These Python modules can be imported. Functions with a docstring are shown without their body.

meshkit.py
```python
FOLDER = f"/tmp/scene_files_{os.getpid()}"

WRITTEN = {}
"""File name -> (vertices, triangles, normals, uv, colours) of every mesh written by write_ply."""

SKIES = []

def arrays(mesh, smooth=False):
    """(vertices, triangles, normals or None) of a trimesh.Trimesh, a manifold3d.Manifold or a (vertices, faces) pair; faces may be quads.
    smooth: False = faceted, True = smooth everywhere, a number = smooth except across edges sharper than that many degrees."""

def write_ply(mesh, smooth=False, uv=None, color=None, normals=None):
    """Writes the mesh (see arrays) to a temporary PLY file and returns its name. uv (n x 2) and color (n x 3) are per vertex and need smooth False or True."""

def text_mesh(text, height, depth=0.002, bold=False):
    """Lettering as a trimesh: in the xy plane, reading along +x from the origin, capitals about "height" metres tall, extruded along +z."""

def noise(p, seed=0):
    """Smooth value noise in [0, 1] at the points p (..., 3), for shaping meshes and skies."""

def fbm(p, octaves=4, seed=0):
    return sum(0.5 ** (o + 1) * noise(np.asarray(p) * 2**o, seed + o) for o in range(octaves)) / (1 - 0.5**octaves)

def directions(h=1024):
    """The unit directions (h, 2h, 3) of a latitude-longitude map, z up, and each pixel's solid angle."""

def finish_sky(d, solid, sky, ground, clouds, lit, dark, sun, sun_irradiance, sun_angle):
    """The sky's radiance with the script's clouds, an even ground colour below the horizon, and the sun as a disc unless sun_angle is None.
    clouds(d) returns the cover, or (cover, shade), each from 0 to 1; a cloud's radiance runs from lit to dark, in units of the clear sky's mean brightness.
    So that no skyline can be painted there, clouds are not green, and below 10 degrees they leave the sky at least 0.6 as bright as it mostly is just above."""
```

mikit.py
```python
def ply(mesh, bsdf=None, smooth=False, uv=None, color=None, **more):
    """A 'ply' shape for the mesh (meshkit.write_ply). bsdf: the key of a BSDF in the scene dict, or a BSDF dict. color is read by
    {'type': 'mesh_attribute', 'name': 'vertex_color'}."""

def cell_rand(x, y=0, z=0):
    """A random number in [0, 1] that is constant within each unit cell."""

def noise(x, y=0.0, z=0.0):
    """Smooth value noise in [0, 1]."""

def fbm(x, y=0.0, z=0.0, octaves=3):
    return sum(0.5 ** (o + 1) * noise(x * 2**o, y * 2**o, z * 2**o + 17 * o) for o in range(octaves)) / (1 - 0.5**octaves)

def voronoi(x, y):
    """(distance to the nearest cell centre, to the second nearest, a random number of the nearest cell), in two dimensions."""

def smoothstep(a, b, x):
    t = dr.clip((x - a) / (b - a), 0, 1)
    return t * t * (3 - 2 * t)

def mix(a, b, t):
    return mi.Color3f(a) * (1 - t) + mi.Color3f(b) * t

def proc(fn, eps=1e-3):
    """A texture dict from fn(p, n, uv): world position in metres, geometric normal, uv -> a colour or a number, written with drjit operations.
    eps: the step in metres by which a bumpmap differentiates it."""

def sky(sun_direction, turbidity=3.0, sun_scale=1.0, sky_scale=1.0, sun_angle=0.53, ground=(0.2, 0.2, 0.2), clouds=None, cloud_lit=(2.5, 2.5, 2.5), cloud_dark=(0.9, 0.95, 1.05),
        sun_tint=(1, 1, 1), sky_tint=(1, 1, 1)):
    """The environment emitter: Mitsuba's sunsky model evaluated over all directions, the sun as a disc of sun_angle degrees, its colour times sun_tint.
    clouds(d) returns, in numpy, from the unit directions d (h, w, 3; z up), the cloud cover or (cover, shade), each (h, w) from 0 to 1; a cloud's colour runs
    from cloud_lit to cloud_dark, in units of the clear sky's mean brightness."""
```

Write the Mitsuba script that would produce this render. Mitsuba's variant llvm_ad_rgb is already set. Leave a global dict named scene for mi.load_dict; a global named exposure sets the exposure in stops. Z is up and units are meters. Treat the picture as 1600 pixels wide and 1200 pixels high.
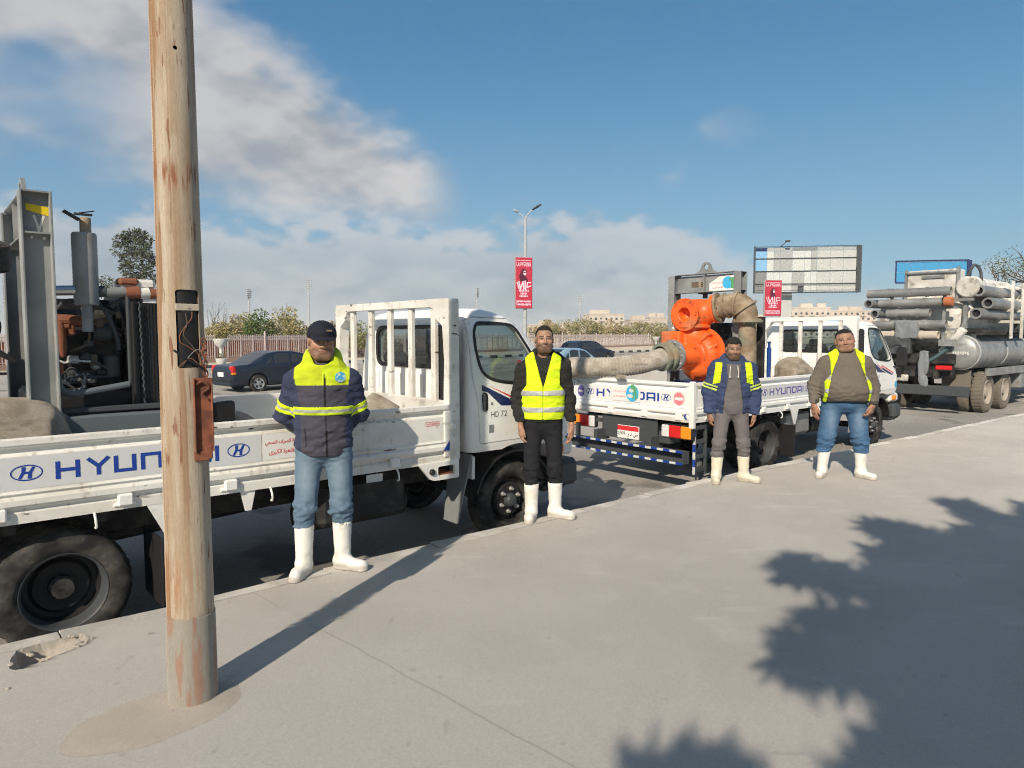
import math, random
import numpy as np
import trimesh, shapely, manifold3d as m3
from shapely.geometry import Polygon, LineString, Point, box as sbox
from shapely import affinity
from shapely.ops import unary_union
import mitsuba as mi
import drjit as dr
import mikit, meshkit

scene, labels, place, _count = {}, {}, {}, {}
T = mi.ScalarTransform4f
rad = math.radians

# ---------------------------------------------------------------- camera, sky, sun, exposure
EYE, PITCH = 1.692, 0.0707
scene['camera'] = {'type': 'perspective', 'fov': 72.5, 'fov_axis': 'x', 'near_clip': 0.05, 'far_clip': 6000.0,
                   'to_world': T().look_at(origin=[0, 0, EYE], target=[0, math.cos(PITCH), EYE - math.sin(PITCH)], up=[0, 0, 1])}
SUN_AZ, SUN_EL = rad(20.5), rad(33.0)
SUN = np.array([-math.sin(SUN_AZ) * math.cos(SUN_EL), -math.cos(SUN_AZ) * math.cos(SUN_EL), math.sin(SUN_EL)])
exposure = 1.70


def clouds(d):
    az = np.degrees(np.arctan2(d[..., 0], d[..., 1]))
    el = np.degrees(np.arcsin(np.clip(d[..., 2], -1, 1)))
    q = np.stack([d[..., 0], d[..., 1], d[..., 2] * 1.6], -1)
    n1 = meshkit.fbm(q * 7.0, 5, 3)
    n2 = meshkit.fbm(q * 16.0 + 5, 5, 9)
    n3 = meshkit.fbm(q * 42.0 + 11, 4, 15)
    wob = (n1 - 0.5) * 7.5 + (n2 - 0.5) * 6.0 + (n3 - 0.5) * 4.0
    ss = lambda a, b, x: (lambda t: t * t * (3 - 2 * t))(np.clip((x - a) / (b - a), 0, 1))
    # the large bank on the left: its upper right edge falls from high left to a nose at (-6, 13) degrees
    top = 13.0 + (-5.0 - az) * 0.56
    nose = ss(2.5, -2.5, az + 5.5 + wob * 0.35)
    bank = ss(-2.2, 2.6, top - el + wob * 0.55) * ss(8.2, 13.0, el + (az + 20) * 0.10 + wob * 0.5) * nose
    hole = ss(0.52, 0.68, meshkit.fbm(q * 5.0 + 31, 4, 21)) * ss(-25, -33, az) * 0.8
    bank = bank * (1 - hole)
    # low cumulus rows near the horizon
    rowtop = 6.6 + 2.4 * np.exp(-((az - 6) / 8.0) ** 2) + 1.9 * np.exp(-((az + 11) / 8.0) ** 2) + 2.4 * np.exp(-((az + 30) / 9.0) ** 2) - 3.5 * ss(12, 22, az)
    dens = 0.70 - 0.28 * ss(10, 24, az)
    low = ss(-0.7, 0.9, rowtop - el + wob * 0.62) * dens
    wisp = ss(0.58, 0.74, n1) * ss(9, 11, el) * ss(20, 15, el) * ss(-2, 6, az) * ss(22, 12, az) * 0.35
    # the sky behind and beside the camera: scattered clouds of the same sort
    away = ss(44, 60, np.abs(az)) * ss(4, 10, el)
    other = away * ss(0.56, 0.74, meshkit.fbm(q * 4.0 + 77, 5, 5)) * 0.6
    haze = 0.46 * ss(22, -2, el)
    cloud = np.maximum(np.maximum(bank * 0.95, low), np.maximum(other, wisp))
    cover = 1 - (1 - cloud) * (1 - haze)
    lit = ss(0.34, 0.62, n2 * 0.42 + n1 * 0.40 + n3 * 0.18 + 0.012 * (el - 15) * (el > 9))
    edge = ss(2.6, 0.2, rowtop - el + wob * 0.62) * low
    nosel = ss(-14, -7, az) * bank * 0.5
    shade = 1 - np.clip(lit * 0.80 + edge * 0.75 + nosel, 0, 1) * np.clip(cloud / np.maximum(cover, 1e-3), 0, 1)
    return cover, shade


scene['sky'] = mikit.sky(SUN.tolist(), turbidity=3.0, clouds=clouds, cloud_lit=(2.62, 2.58, 2.58), cloud_dark=(1.42, 1.55, 1.74), sky_tint=(0.64, 1.05, 1.16), sky_scale=0.89, sun_scale=1.16, sun_tint=(0.92, 1.01, 1.18))
labels['sky'] = {'kind': 'structure'}
AR = {'a':[[450,18,461,23,465,28,466,38,462,45,462,48,466,50,469,49,473,36,476,33,482,33,484,35,487,46,493,44,492,34,499,33,502,37,503,46,509,46,511,45,510,34,515,33,519,36,519,40,515,51,520,54,523,53,526,43,526,35,524,30,518,26,509,26,506,28,501,26,492,26,488,29,483,26,471,27,469,22,463,16,456,12,452,12],[497,60,499,62,502,62,502,67,504,69,508,69,510,67,510,62,514,60,514,56,512,54,508,54,506,56,503,54,499,54,497,56],[505,61,506,60,506,61],[396,38,396,45,400,51,412,56,412,61,419,61,420,36,425,33,437,33,443,35,442,41,427,54,427,59,435,66,449,73,453,73,455,67,436,58,440,52,444,50,450,41,450,33,446,28,439,26,422,26,417,28,415,32,401,33],[403,43,406,39,413,39,413,48,406,47],[402,73,404,75,408,75,410,73,413,75,417,75,419,73,419,69,417,67,413,67,411,69,408,67,404,67,402,69],[368,26,367,74,374,74,375,26],[257,18,268,23,272,28,273,38,269,45,269,48,273,50,276,49,280,36,283,33,288,33,291,35,294,46,300,45,299,35,303,34,312,45,319,50,325,52,333,52,339,48,341,44,340,34,343,33,352,34,353,39,351,73,358,74,360,35,359,31,355,27,341,26,333,28,324,25,306,25,298,27,295,29,290,26,278,27,276,22,270,16,263,12,259,12],[318,41,311,32,328,33,333,36,334,42,330,45,323,44],[198,35,199,48,200,50,202,50,206,49,205,38,208,34,218,32,249,33,250,36,242,36,236,40,235,42,236,52,238,56,243,60,251,60,257,53,258,36,256,30,252,26,248,25,208,26,202,29],[243,45,246,43,251,44,250,51,248,53,245,53,243,51,242,48],[242,71,244,73,248,73,250,71,250,67,248,65,244,65,242,67],[170,26,169,74,176,74,177,26],[0,23,0,32,3,39,9,38,7,27,9,22,16,19,26,19,34,21,38,25,37,28,29,31,29,35,31,38,40,34,50,33,63,36,68,39,68,41,60,44,50,43,49,50,52,51,65,50,74,44,81,43,82,36,80,36,80,34,89,33,93,35,96,46,102,45,101,35,105,34,114,45,121,50,127,52,135,52,139,50,143,44,142,34,152,33,154,34,155,38,153,73,160,74,161,72,162,35,161,31,154,26,143,26,135,28,126,25,108,25,100,27,98,29,92,26,81,26,76,28,73,33,71,33,58,27,45,26,45,22,41,17,29,12,10,13,2,19],[120,41,113,32,130,33,135,36,136,42,132,45,125,44],[12,6,14,8,18,8,20,6,23,8,27,8,29,6,29,2,27,0,23,0,21,2,18,0,14,0,12,2]],'b':[[336,23,335,63,342,63,344,23,354,22,358,24,358,30,355,37,355,41,362,43,365,32,365,23,363,19,356,15,344,15,339,17],[353,9,355,11,359,11,361,9,361,5,359,3,355,3,353,5],[269,23,268,63,275,63,277,23,289,22,287,27,287,34,289,39,296,44,303,44,309,39,311,35,311,28,308,22,318,22,320,23,321,27,319,62,326,63,328,36,327,20,320,15,307,15,300,17,293,15,274,16,271,18],[294,32,297,25,301,25,304,29,303,35,300,37,296,36],[290,55,292,57,296,57,298,55,301,57,305,57,307,55,307,51,305,49,301,49,299,51,296,49,292,49,290,51],[199,5,200,8,210,12,214,17,215,27,211,34,211,37,215,39,218,38,222,25,225,22,233,23,231,28,231,36,236,42,236,47,239,50,253,40,262,28,262,21,256,15,247,15,241,18,233,15,221,16,218,11,209,3,201,1],[251,28,249,22,254,22,255,24,254,28],[238,33,240,27,244,28,245,34,243,37,239,36],[177,22,177,29,180,36,184,39,183,43,186,47,189,47,200,34,201,31,200,21,197,17,193,15,185,15,182,16],[184,28,185,23,187,22,193,23,194,30,191,35,188,35,186,33],[181,57,183,59,187,59,189,57,192,59,196,59,198,57,198,53,196,51,192,51,190,53,187,51,183,51,181,53],[148,63,155,63,156,15,149,15],[44,7,55,12,59,17,60,27,56,34,56,37,60,39,63,38,67,25,70,22,76,22,79,24,81,35,88,34,87,25,88,23,105,22,110,23,111,25,110,29,95,43,95,48,101,54,117,62,121,61,122,56,103,47,103,45,111,39,122,23,126,22,133,23,134,28,132,62,139,63,141,24,140,20,136,16,123,15,115,19,107,15,88,15,83,18,78,15,65,16,63,11,57,5,50,1,46,1],[79,9,81,11,85,11,87,9,87,5,85,3,81,3,79,5],[0,12,0,20,2,27,6,28,9,26,7,14,11,9,18,7,25,7,32,9,37,13,37,17,27,21,23,25,23,32,25,36,33,43,43,44,47,42,45,35,37,37,33,35,30,31,31,27,43,22,45,19,45,14,43,10,37,4,26,0,14,0,6,3,2,7]],'plate':[[237,12,238,25,240,28,244,28,246,27,244,15,247,10,252,8,260,8,268,11,270,14,270,24,267,33,270,35,275,34,277,24,281,22,284,22,286,24,288,35,294,35,294,23,302,22,304,24,304,29,301,37,301,41,307,43,309,40,311,33,311,23,306,16,294,15,290,18,286,15,277,16,275,9,269,3,263,1,247,2,243,4],[190,18,190,21,193,25,199,22,205,22,210,25,210,30,202,42,202,45,208,47,212,42,217,31,217,23,215,19,208,15,197,15],[146,7,153,9,160,15,162,19,162,26,158,33,158,36,164,39,169,28,169,18,167,13,160,5,150,0,148,0],[85,41,85,54,89,59,93,61,100,61,106,56,112,16,105,15,102,36,90,37],[92,46,95,43,100,43,101,47,99,53,96,54,93,53,91,50],[72,36,68,59,73,61,75,60,80,33,79,15,73,15],[28,58,32,61,36,60,45,33,46,33,48,33,57,60,60,61,65,58,56,38,49,15,44,14,42,16,37,36],[0,23,0,29,4,36,0,42,0,48,7,57,17,61,19,58,19,54,11,51,7,45,9,43,18,43,18,36,11,33,8,30,7,25,13,22,27,24,28,18,21,15,10,15,3,18]],'seven':[[0,44,4,47,8,46,17,19,18,19,20,19,29,46,32,47,37,44,28,24,21,1,16,0,14,2,9,22]]}
# ---------------------------------------------------------------- helpers
def numbered(name):
    n = _count.get(name, 0)
    _count[name] = n + 1
    return name if n == 0 else f'{name}_{n:03d}'


def mat4(x=0, y=0, z=0, yaw=0):
    m = np.eye(4)
    c, s = math.cos(yaw), math.sin(yaw)
    m[:2, :2] = [[c, -s], [s, c]]
    m[:3, 3] = [x, y, z]
    return m


def thing(name, label, cat=None, M=None, group=None, kind=None):
    key = numbered(name)
    place[key] = np.eye(4) if M is None else M
    labels[key] = {'label': label} if label else {}
    if cat: labels[key]['category'] = cat
    if group: labels[key]['group'] = group
    if kind: labels[key]['kind'] = kind
    return key


def root_of(key):
    return key.split('__')[0]


def part(parent, name, mesh, bsdf, smooth=30, label=None, kind=None, color=None, M=None):
    """One entry of the scene under its thing, part or piece of the setting."""
    key = numbered(parent + '__' + name)
    if color is not None: smooth = True
    d = mikit.ply(mesh, bsdf, smooth=smooth, color=color)
    mm = place.get(root_of(key), np.eye(4))
    if M is not None: mm = mm @ M
    d['to_world'] = T(mm.tolist())
    scene[key] = d
    if label or kind:
        labels[key] = {}
        if label: labels[key]['label'] = label
        if kind: labels[key]['kind'] = kind
    return key


def reuse(parent, name, key0, M):
    """Another part with the same mesh as key0, under its own place."""
    key = numbered(parent + '__' + name)
    d = dict(scene[key0])
    d['to_world'] = T((place.get(root_of(key), np.eye(4)) @ M).tolist())
    scene[key] = d
    return key


def single(name, label, cat, mesh, bsdf, smooth=30, M=None, group=None, kind=None, color=None):
    key = thing(name, label, cat, M, group, kind)
    if color is not None: smooth = True
    d = mikit.ply(mesh, bsdf, smooth=smooth, color=color)
    d['to_world'] = T(place[key].tolist())
    scene[key] = d
    return key


def cat(ms):
    ms = [m for m in ms if m is not None]
    return ms[0] if len(ms) == 1 else trimesh.util.concatenate([trimesh.Trimesh(m.vertices, m.faces, process=False) for m in ms])


def tm(mf):
    m = mf.to_mesh()
    return trimesh.Trimesh(m.vert_properties[:, :3], m.tri_verts, process=False)


def mf(t):
    return m3.Manifold(m3.Mesh(np.asarray(t.vertices, np.float32), np.asarray(t.faces, np.uint32)))


def bx(c, s, b=0.0):
    """A box with its centre and size; b = chamfer."""
    c, s = np.array(c, float), np.array(s, float)
    if b <= 0:
        return trimesh.Trimesh(*_CUBE(c, s), process=False)
    b = min(b, s.min() * 0.49)
    pts = []
    for sx in (-1, 1):
        for sy in (-1, 1):
            for sz in (-1, 1):
                h = s / 2
                for k in range(3):
                    o = h - b
                    o[k] = h[k]
                    pts.append(c + o * [sx, sy, sz])
    return tm(m3.Manifold.hull_points(np.array(pts)))


def _CUBE(c, s):
    v = np.array([[x, y, z] for x in (-.5, .5) for y in (-.5, .5) for z in (-.5, .5)]) * s + c
    f = np.array([[0, 1, 3], [0, 3, 2], [4, 6, 7], [4, 7, 5], [0, 4, 5], [0, 5, 1], [2, 3, 7], [2, 7, 6], [0, 2, 6], [0, 6, 4], [1, 5, 7], [1, 7, 3]])
    return v, f


def frame_of(d):
    d = np.array(d, float) / np.linalg.norm(d)
    a = np.cross(d, [0, 0, 1.0] if abs(d[2]) < 0.9 else [1.0, 0, 0])
    a /= np.linalg.norm(a)
    return d, a, np.cross(d, a)


def tube(path, r, n=10, caps=True, flat=1.0):
    """A tube along the path; r a number or one per point; flat < 1 squashes it in z."""
    P = np.array(path, float)
    r = np.broadcast_to(np.asarray(r, float), (len(P),))
    t = np.gradient(P, axis=0)
    t /= np.linalg.norm(t, axis=1, keepdims=True) + 1e-12
    _, a, b = frame_of(t[0])
    V = []
    for i in range(len(P)):
        a = a - t[i] * (a @ t[i])
        a /= np.linalg.norm(a)
        b = np.cross(t[i], a)
        w = np.arange(n) * 2 * math.pi / n
        ring = np.cos(w)[:, None] * a + np.sin(w)[:, None] * b
        ring = ring * r[i]
        ring[:, 2] *= flat
        V.append(P[i] + ring)
    V = np.vstack(V)
    i, k = np.meshgrid(np.arange(len(P) - 1), np.arange(n), indexing='ij')
    q = np.stack([i * n + k, i * n + (k + 1) % n, (i + 1) * n + (k + 1) % n, (i + 1) * n + k], -1).reshape(-1, 4)
    F = np.vstack([q[:, [0, 1, 2]], q[:, [0, 2, 3]]])
    if caps:
        m = len(V)
        V = np.vstack([V, P[:1], P[-1:]])
        e = (len(P) - 1) * n
        k = np.arange(n)
        F = np.vstack([F, np.stack([(k + 1) % n, k, k * 0 + m], 1), np.stack([e + k, e + (k + 1) % n, k * 0 + m + 1], 1)])
    return trimesh.Trimesh(V, F, process=False)


def rod(a, b, r, r2=None, n=12):
    return tube([a, b], [r, r if r2 is None else r2], n)


def curve(pts, n=24):
    """A smooth path (Catmull-Rom) through the points."""
    P = np.array(pts, float)
    Q = np.vstack([2 * P[0] - P[1], P, 2 * P[-1] - P[-2]])
    out = []
    for i in range(1, len(Q) - 2):
        t = np.linspace(0, 1, n, endpoint=False)[:, None]
        a, b, c, d = Q[i - 1:i + 3]
        out.append(0.5 * (2 * b + (c - a) * t + (2 * a - 5 * b + 4 * c - d) * t ** 2 + (3 * b - a - 3 * c + d) * t ** 3))
    return np.vstack(out + [P[-1:]])


def lathe(prof, o=(0, 0, 0), axis=(0, 0, 1), n=32, close=False):
    """Turns (radius, height) points about the axis from o."""
    d, a, b = frame_of(axis)
    w = np.arange(n) * 2 * math.pi / n
    ring = np.cos(w)[:, None] * a + np.sin(w)[:, None] * b
    V = np.vstack([np.array(o, float) + ring * max(r, 1e-4) + d * h for r, h in prof])
    m = len(prof)
    i, k = np.meshgrid(np.arange(m if close else m - 1), np.arange(n), indexing='ij')
    j = (i + 1) % m
    q = np.stack([i * n + k, i * n + (k + 1) % n, j * n + (k + 1) % n, j * n + k], -1).reshape(-1, 4)
    return trimesh.Trimesh(V, np.vstack([q[:, [0, 1, 2]], q[:, [0, 2, 3]]]), process=False)


def prism(poly, h, plane='xz', at=0.0):
    """Extrudes a shapely polygon of the plane xz, yz or xy by h (centred on at) along the third axis."""
    out = []
    for g in getattr(poly, 'geoms', [poly]):
        if g.is_empty or g.area < 1e-9: continue
        e = trimesh.creation.extrude_polygon(g, h, engine='earcut')
        v = np.array(e.vertices)
        w = v[:, 2] - h / 2 + at
        f = e.faces
        if plane == 'xz':
            v = np.stack([v[:, 0], w, v[:, 1]], 1)
            f = f[:, ::-1]
        elif plane == 'yz':
            v = np.stack([w, v[:, 0], v[:, 1]], 1)
        else:
            v = np.stack([v[:, 0], v[:, 1], w], 1)
        out.append(trimesh.Trimesh(v, f, process=False))
    return cat(out)


def sheet(poly, fn, dens=None):
    """A thin sheet: the polygon's points (u, v) carried to space by fn; dens = longest edge."""
    V, F, o = [], [], 0
    for g in getattr(poly, 'geoms', [poly]):
        if g.is_empty or g.area < 1e-9: continue
        v, f = trimesh.creation.triangulate_polygon(g, engine='earcut')
        if dens:
            v3, f = trimesh.remesh.subdivide_to_size(np.c_[v, v[:, 0] * 0], f, dens)
            v = v3[:, :2]
        V.append(v)
        F.append(f + o)
        o += len(v)
    v = np.vstack(V)
    return trimesh.Trimesh(fn(v[:, 0], v[:, 1]), np.vstack(F), process=False)


def rrect(x0, y0, x1, y1, r):
    return sbox(x0 + r, y0 + r, x1 - r, y1 - r).buffer(r, quad_segs=5)


def xf(mesh, M):
    m = trimesh.Trimesh(np.array(mesh.vertices), mesh.faces, process=False)
    m.vertices = m.vertices @ np.asarray(M)[:3, :3].T + np.asarray(M)[:3, 3]
    return m


def arabic(key):
    """The stored outlines of a line of lettering as one polygon, capital height 1."""
    g = Polygon()
    for r in AR[key]:
        g = g.symmetric_difference(Polygon(np.array(r, float).reshape(-1, 2)).buffer(0))
    return affinity.scale(g, 1 / 60.0, 1 / 60.0, origin=(0, 0))


def fit(poly, x0, y0, x1, y1):
    a, b, c, d = poly.bounds
    return affinity.affine_transform(poly, [(x1 - x0) / (c - a), 0, 0, (y1 - y0) / (d - b), x0 - a * (x1 - x0) / (c - a), y0 - b * (y1 - y0) / (d - b)])


def latin(text, x0, y0, x1, y1, bold=True):
    """Lettering as a polygon that fills the box."""
    m = meshkit.text_mesh(text, 1.0, 0.01, bold)
    tri = m.triangles[np.abs(m.face_normals[:, 2] - 1) < 1e-3][:, :, :2]
    return fit(unary_union([Polygon(t).buffer(1e-4) for t in tri]).simplify(0.01), x0, y0, x1, y1)


def strokes(lines, w):
    return unary_union([LineString(l).buffer(w / 2, cap_style='flat', join_style='mitre') for l in lines])


def wordmark():
    """The wide squared lettering on the truck sides, letter height 1."""
    w, L = 0.20, []
    h = 1 - w / 2
    l = w / 2
    def put(x, lines):
        L.append(affinity.translate(strokes(lines, w), x, 0))
    put(0.0, [[(l, 0), (l, 1)], [(1.0 - l, 0), (1.0 - l, 1)], [(0, .5), (1.0, .5)]])
    put(1.22, [[(.10, 1), (.55, .50), (1.0, 1)], [(.55, .55), (.55, 0)]])
    put(2.42, [[(l, 1), (l, l), (1.0 - l, l), (1.0 - l, 1)]])
    put(3.62, [[(l, 0), (l, h), (1.0 - l, h), (1.0 - l, 0)]])
    put(4.82, [[(l, 0), (l, h), (.9 - l, h), (1.02 - l, .78), (1.02 - l, .22), (.9 - l, l), (l, l)]])
    put(6.02, [[(l, 0), (l, h), (1.0 - l, h), (1.0 - l, 0)], [(0, .36), (1.0, .36)]])
    put(7.22, [[(l, 0), (l, 1)]])
    return unary_union(L)


def emblem():
    """The slanted letter in an oval, width 2, height 1.1."""
    o = affinity.scale(Point(0, 0).buffer(1, quad_segs=16), 1.0, 0.56)
    i = affinity.scale(Point(0, 0).buffer(1, quad_segs=16), 0.91, 0.475)
    def stroke(s):
        return Polygon([(-.46, -.40), (-.24, -.40), (.02, .05), (.06, .42), (-.20, .42), (-.22, .05)]) if s < 0 else Polygon([(.46, .40), (.24, .40), (-.02, -.05), (-.06, -.42), (.20, -.42), (.22, -.05)])
    hh = unary_union([affinity.translate(stroke(-1), -.10, 0), affinity.translate(stroke(1), .10, 0), Polygon([(-.3, -.10), (.3, -.04), (.3, .10), (-.3, .04)])])
    return unary_union([o.difference(i), hh.intersection(i.buffer(-.02))])


# ---- signed-distance modelling: cloth, skin and bodywork as continuous surfaces
def capsule(P, a, b, ra, rb):
    a, b = np.array(a, np.float32), np.array(b, np.float32)
    d = b - a
    t = np.clip(((P - a) @ d) / (d @ d + 1e-12), 0, 1)
    return np.linalg.norm(P - a - t[:, None] * d, axis=1) - (ra + (rb - ra) * t)


def ellip(P, c, r, R=None):
    q = P - np.array(c, np.float32)
    if R is not None: q = q @ np.asarray(R, np.float32)
    r = np.array(r, np.float32)
    k0 = np.linalg.norm(q / r, axis=1)
    k1 = np.linalg.norm(q / (r * r), axis=1)
    return k0 * (k0 - 1) / np.maximum(k1, 1e-6)


def rbox(P, c, h, r):
    q = np.abs(P - np.array(c, np.float32)) - (np.array(h, np.float32) - r)
    return np.linalg.norm(np.maximum(q, 0), axis=1) + np.minimum(q.max(1), 0) - r


def smin(a, b, k):
    h = np.maximum(k - np.abs(a - b), 0) / k
    return np.minimum(a, b) - h * h * k * 0.25


def smax(a, b, k):
    return -smin(-a, -b, k)


def vnoise(P, s, seed=0, o=3):
    return meshkit.fbm(P.astype(float) * np.asarray(s, float) + seed * 7.3, o, seed) - 0.5


def polish(fn, lo, hi, res, coarse=4):
    """The zero surface of fn (naive surface nets), sampled finely only near it."""
    lo, hi = np.array(lo, float), np.array(hi, float)
    n = np.ceil((hi - lo) / (res * coarse)).astype(int) + 1
    ax = [lo[k] + np.arange(n[k]) * res * coarse for k in range(3)]
    G = np.stack(np.meshgrid(*ax, indexing='ij'), -1).reshape(-1, 3).astype(np.float32)
    C = fn(G).reshape(n)
    N = (n - 1) * coarse + 1
    cell = np.ones(n - 1, bool)
    mn, mx = np.full(n - 1, 1e9), np.full(n - 1, -1e9)
    for a in (0, 1):
        for b in (0, 1):
            for c in (0, 1):
                s = C[a:n[0] - 1 + a, b:n[1] - 1 + b, c:n[2] - 1 + c]
                mn, mx = np.minimum(mn, s), np.maximum(mx, s)
    near = (mn < res * coarse * 1.0) & (mx > -res * coarse * 1.0)
    V = np.repeat(np.repeat(np.repeat(C[:-1, :-1, :-1], coarse, 0), coarse, 1), coarse, 2)
    V = np.pad(V, ((0, 1),) * 3, mode='edge').astype(np.float32)
    V = np.where(V > 0, 1.0, -1.0).astype(np.float32)
    M = np.zeros(N, bool)
    B = np.repeat(np.repeat(np.repeat(near, coarse, 0), coarse, 1), coarse, 2)
    for a in (0, 1):
        for b in (0, 1):
            for c in (0, 1):
                M[a:N[0] - 1 + a, b:N[1] - 1 + b, c:N[2] - 1 + c] |= B
    idx = np.argwhere(M)
    V[M] = fn((lo + idx * res).astype(np.float32))
    S = V < 0
    cr = np.zeros(N - 1, np.int32)
    pos = np.zeros((*(N - 1), 3), np.float32)
    corner = [(a, b, c) for a in (0, 1) for b in (0, 1) for c in (0, 1)]
    def sub(A, o): return A[o[0]:N[0] - 1 + o[0], o[1]:N[1] - 1 + o[1], o[2]:N[2] - 1 + o[2]]
    for p in corner:
        for k in range(3):
            if p[k]: continue
            q = list(p); q[k] = 1
            sa, sb = sub(S, p), sub(S, q)
            w = sa != sb
            if not w.any(): continue
            va, vb = sub(V, p)[w], sub(V, q)[w]
            t = va / (va - vb)
            e = np.tile(np.array(p, np.float32), (len(t), 1))
            e[:, k] = t
            pos[w] += e
            cr[w] += 1
    has = cr > 0
    ind = np.full(N - 1, -1, np.int64)
    ind[has] = np.arange(has.sum())
    verts = (np.argwhere(has) + pos[has] / cr[has][:, None]) * res + lo
    F = []
    for k in range(3):
        i, j = [x for x in range(3) if x != k]
        sl0 = [slice(1, N[x] - 1) for x in range(3)]
        sl0[k] = slice(0, N[k] - 1)
        sl1 = list(sl0)
        sl1[k] = slice(1, N[k])
        a, b = S[tuple(sl0)], S[tuple(sl1)]
        for flag, turn in ((a & ~b, False), (~a & b, True)):
            e = np.argwhere(flag)
            if not len(e): continue
            base = e.copy()
            base[:, i] += 1
            base[:, j] += 1
            def g(di, dj):
                q = base.copy()
                q[:, i] -= di
                q[:, j] -= dj
                return ind[q[:, 0], q[:, 1], q[:, 2]]
            quad = np.stack([g(0, 0), g(1, 0), g(1, 1), g(0, 1)], 1)
            if turn ^ (k == 1): quad = quad[:, ::-1]
            F.append(quad)
    F = np.vstack(F)
    F = F[(F >= 0).all(1)]
    out = trimesh.Trimesh(verts, np.vstack([F[:, [0, 1, 2]], F[:, [0, 2, 3]]]), process=False)
    if out.volume < 0: out.faces = out.faces[:, ::-1]
    return out


# ---------------------------------------------------------------- materials
def flat(key, c, rough=0.6, metal=0.0, spec=0.4, coat=0.0, sheen=0.0):
    d = {'type': 'principled', 'base_color': {'type': 'rgb', 'value': list(c)}, 'roughness': rough, 'metallic': metal, 'specular': spec}
    if coat: d['clearcoat'] = coat; d['clearcoat_gloss'] = 0.9
    if sheen: d['sheen'] = sheen
    scene[key] = {'type': 'twosided', 'bsdf': d}


def procm(key, fn, rough=0.6, metal=0.0, spec=0.4, coat=0.0, bump=None, bscale=1.0, rfn=None):
    d = {'type': 'principled', 'base_color': mikit.proc(fn), 'roughness': mikit.proc(rfn) if rfn else rough, 'metallic': metal, 'specular': spec}
    if coat: d['clearcoat'] = coat; d['clearcoat_gloss'] = 0.9
    if bump: d = {'type': 'bumpmap', 'arbitrary': mikit.proc(bump, eps=2e-3), 'scale': bscale, 'bsdf': d}
    scene[key] = {'type': 'twosided', 'bsdf': d}


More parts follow.
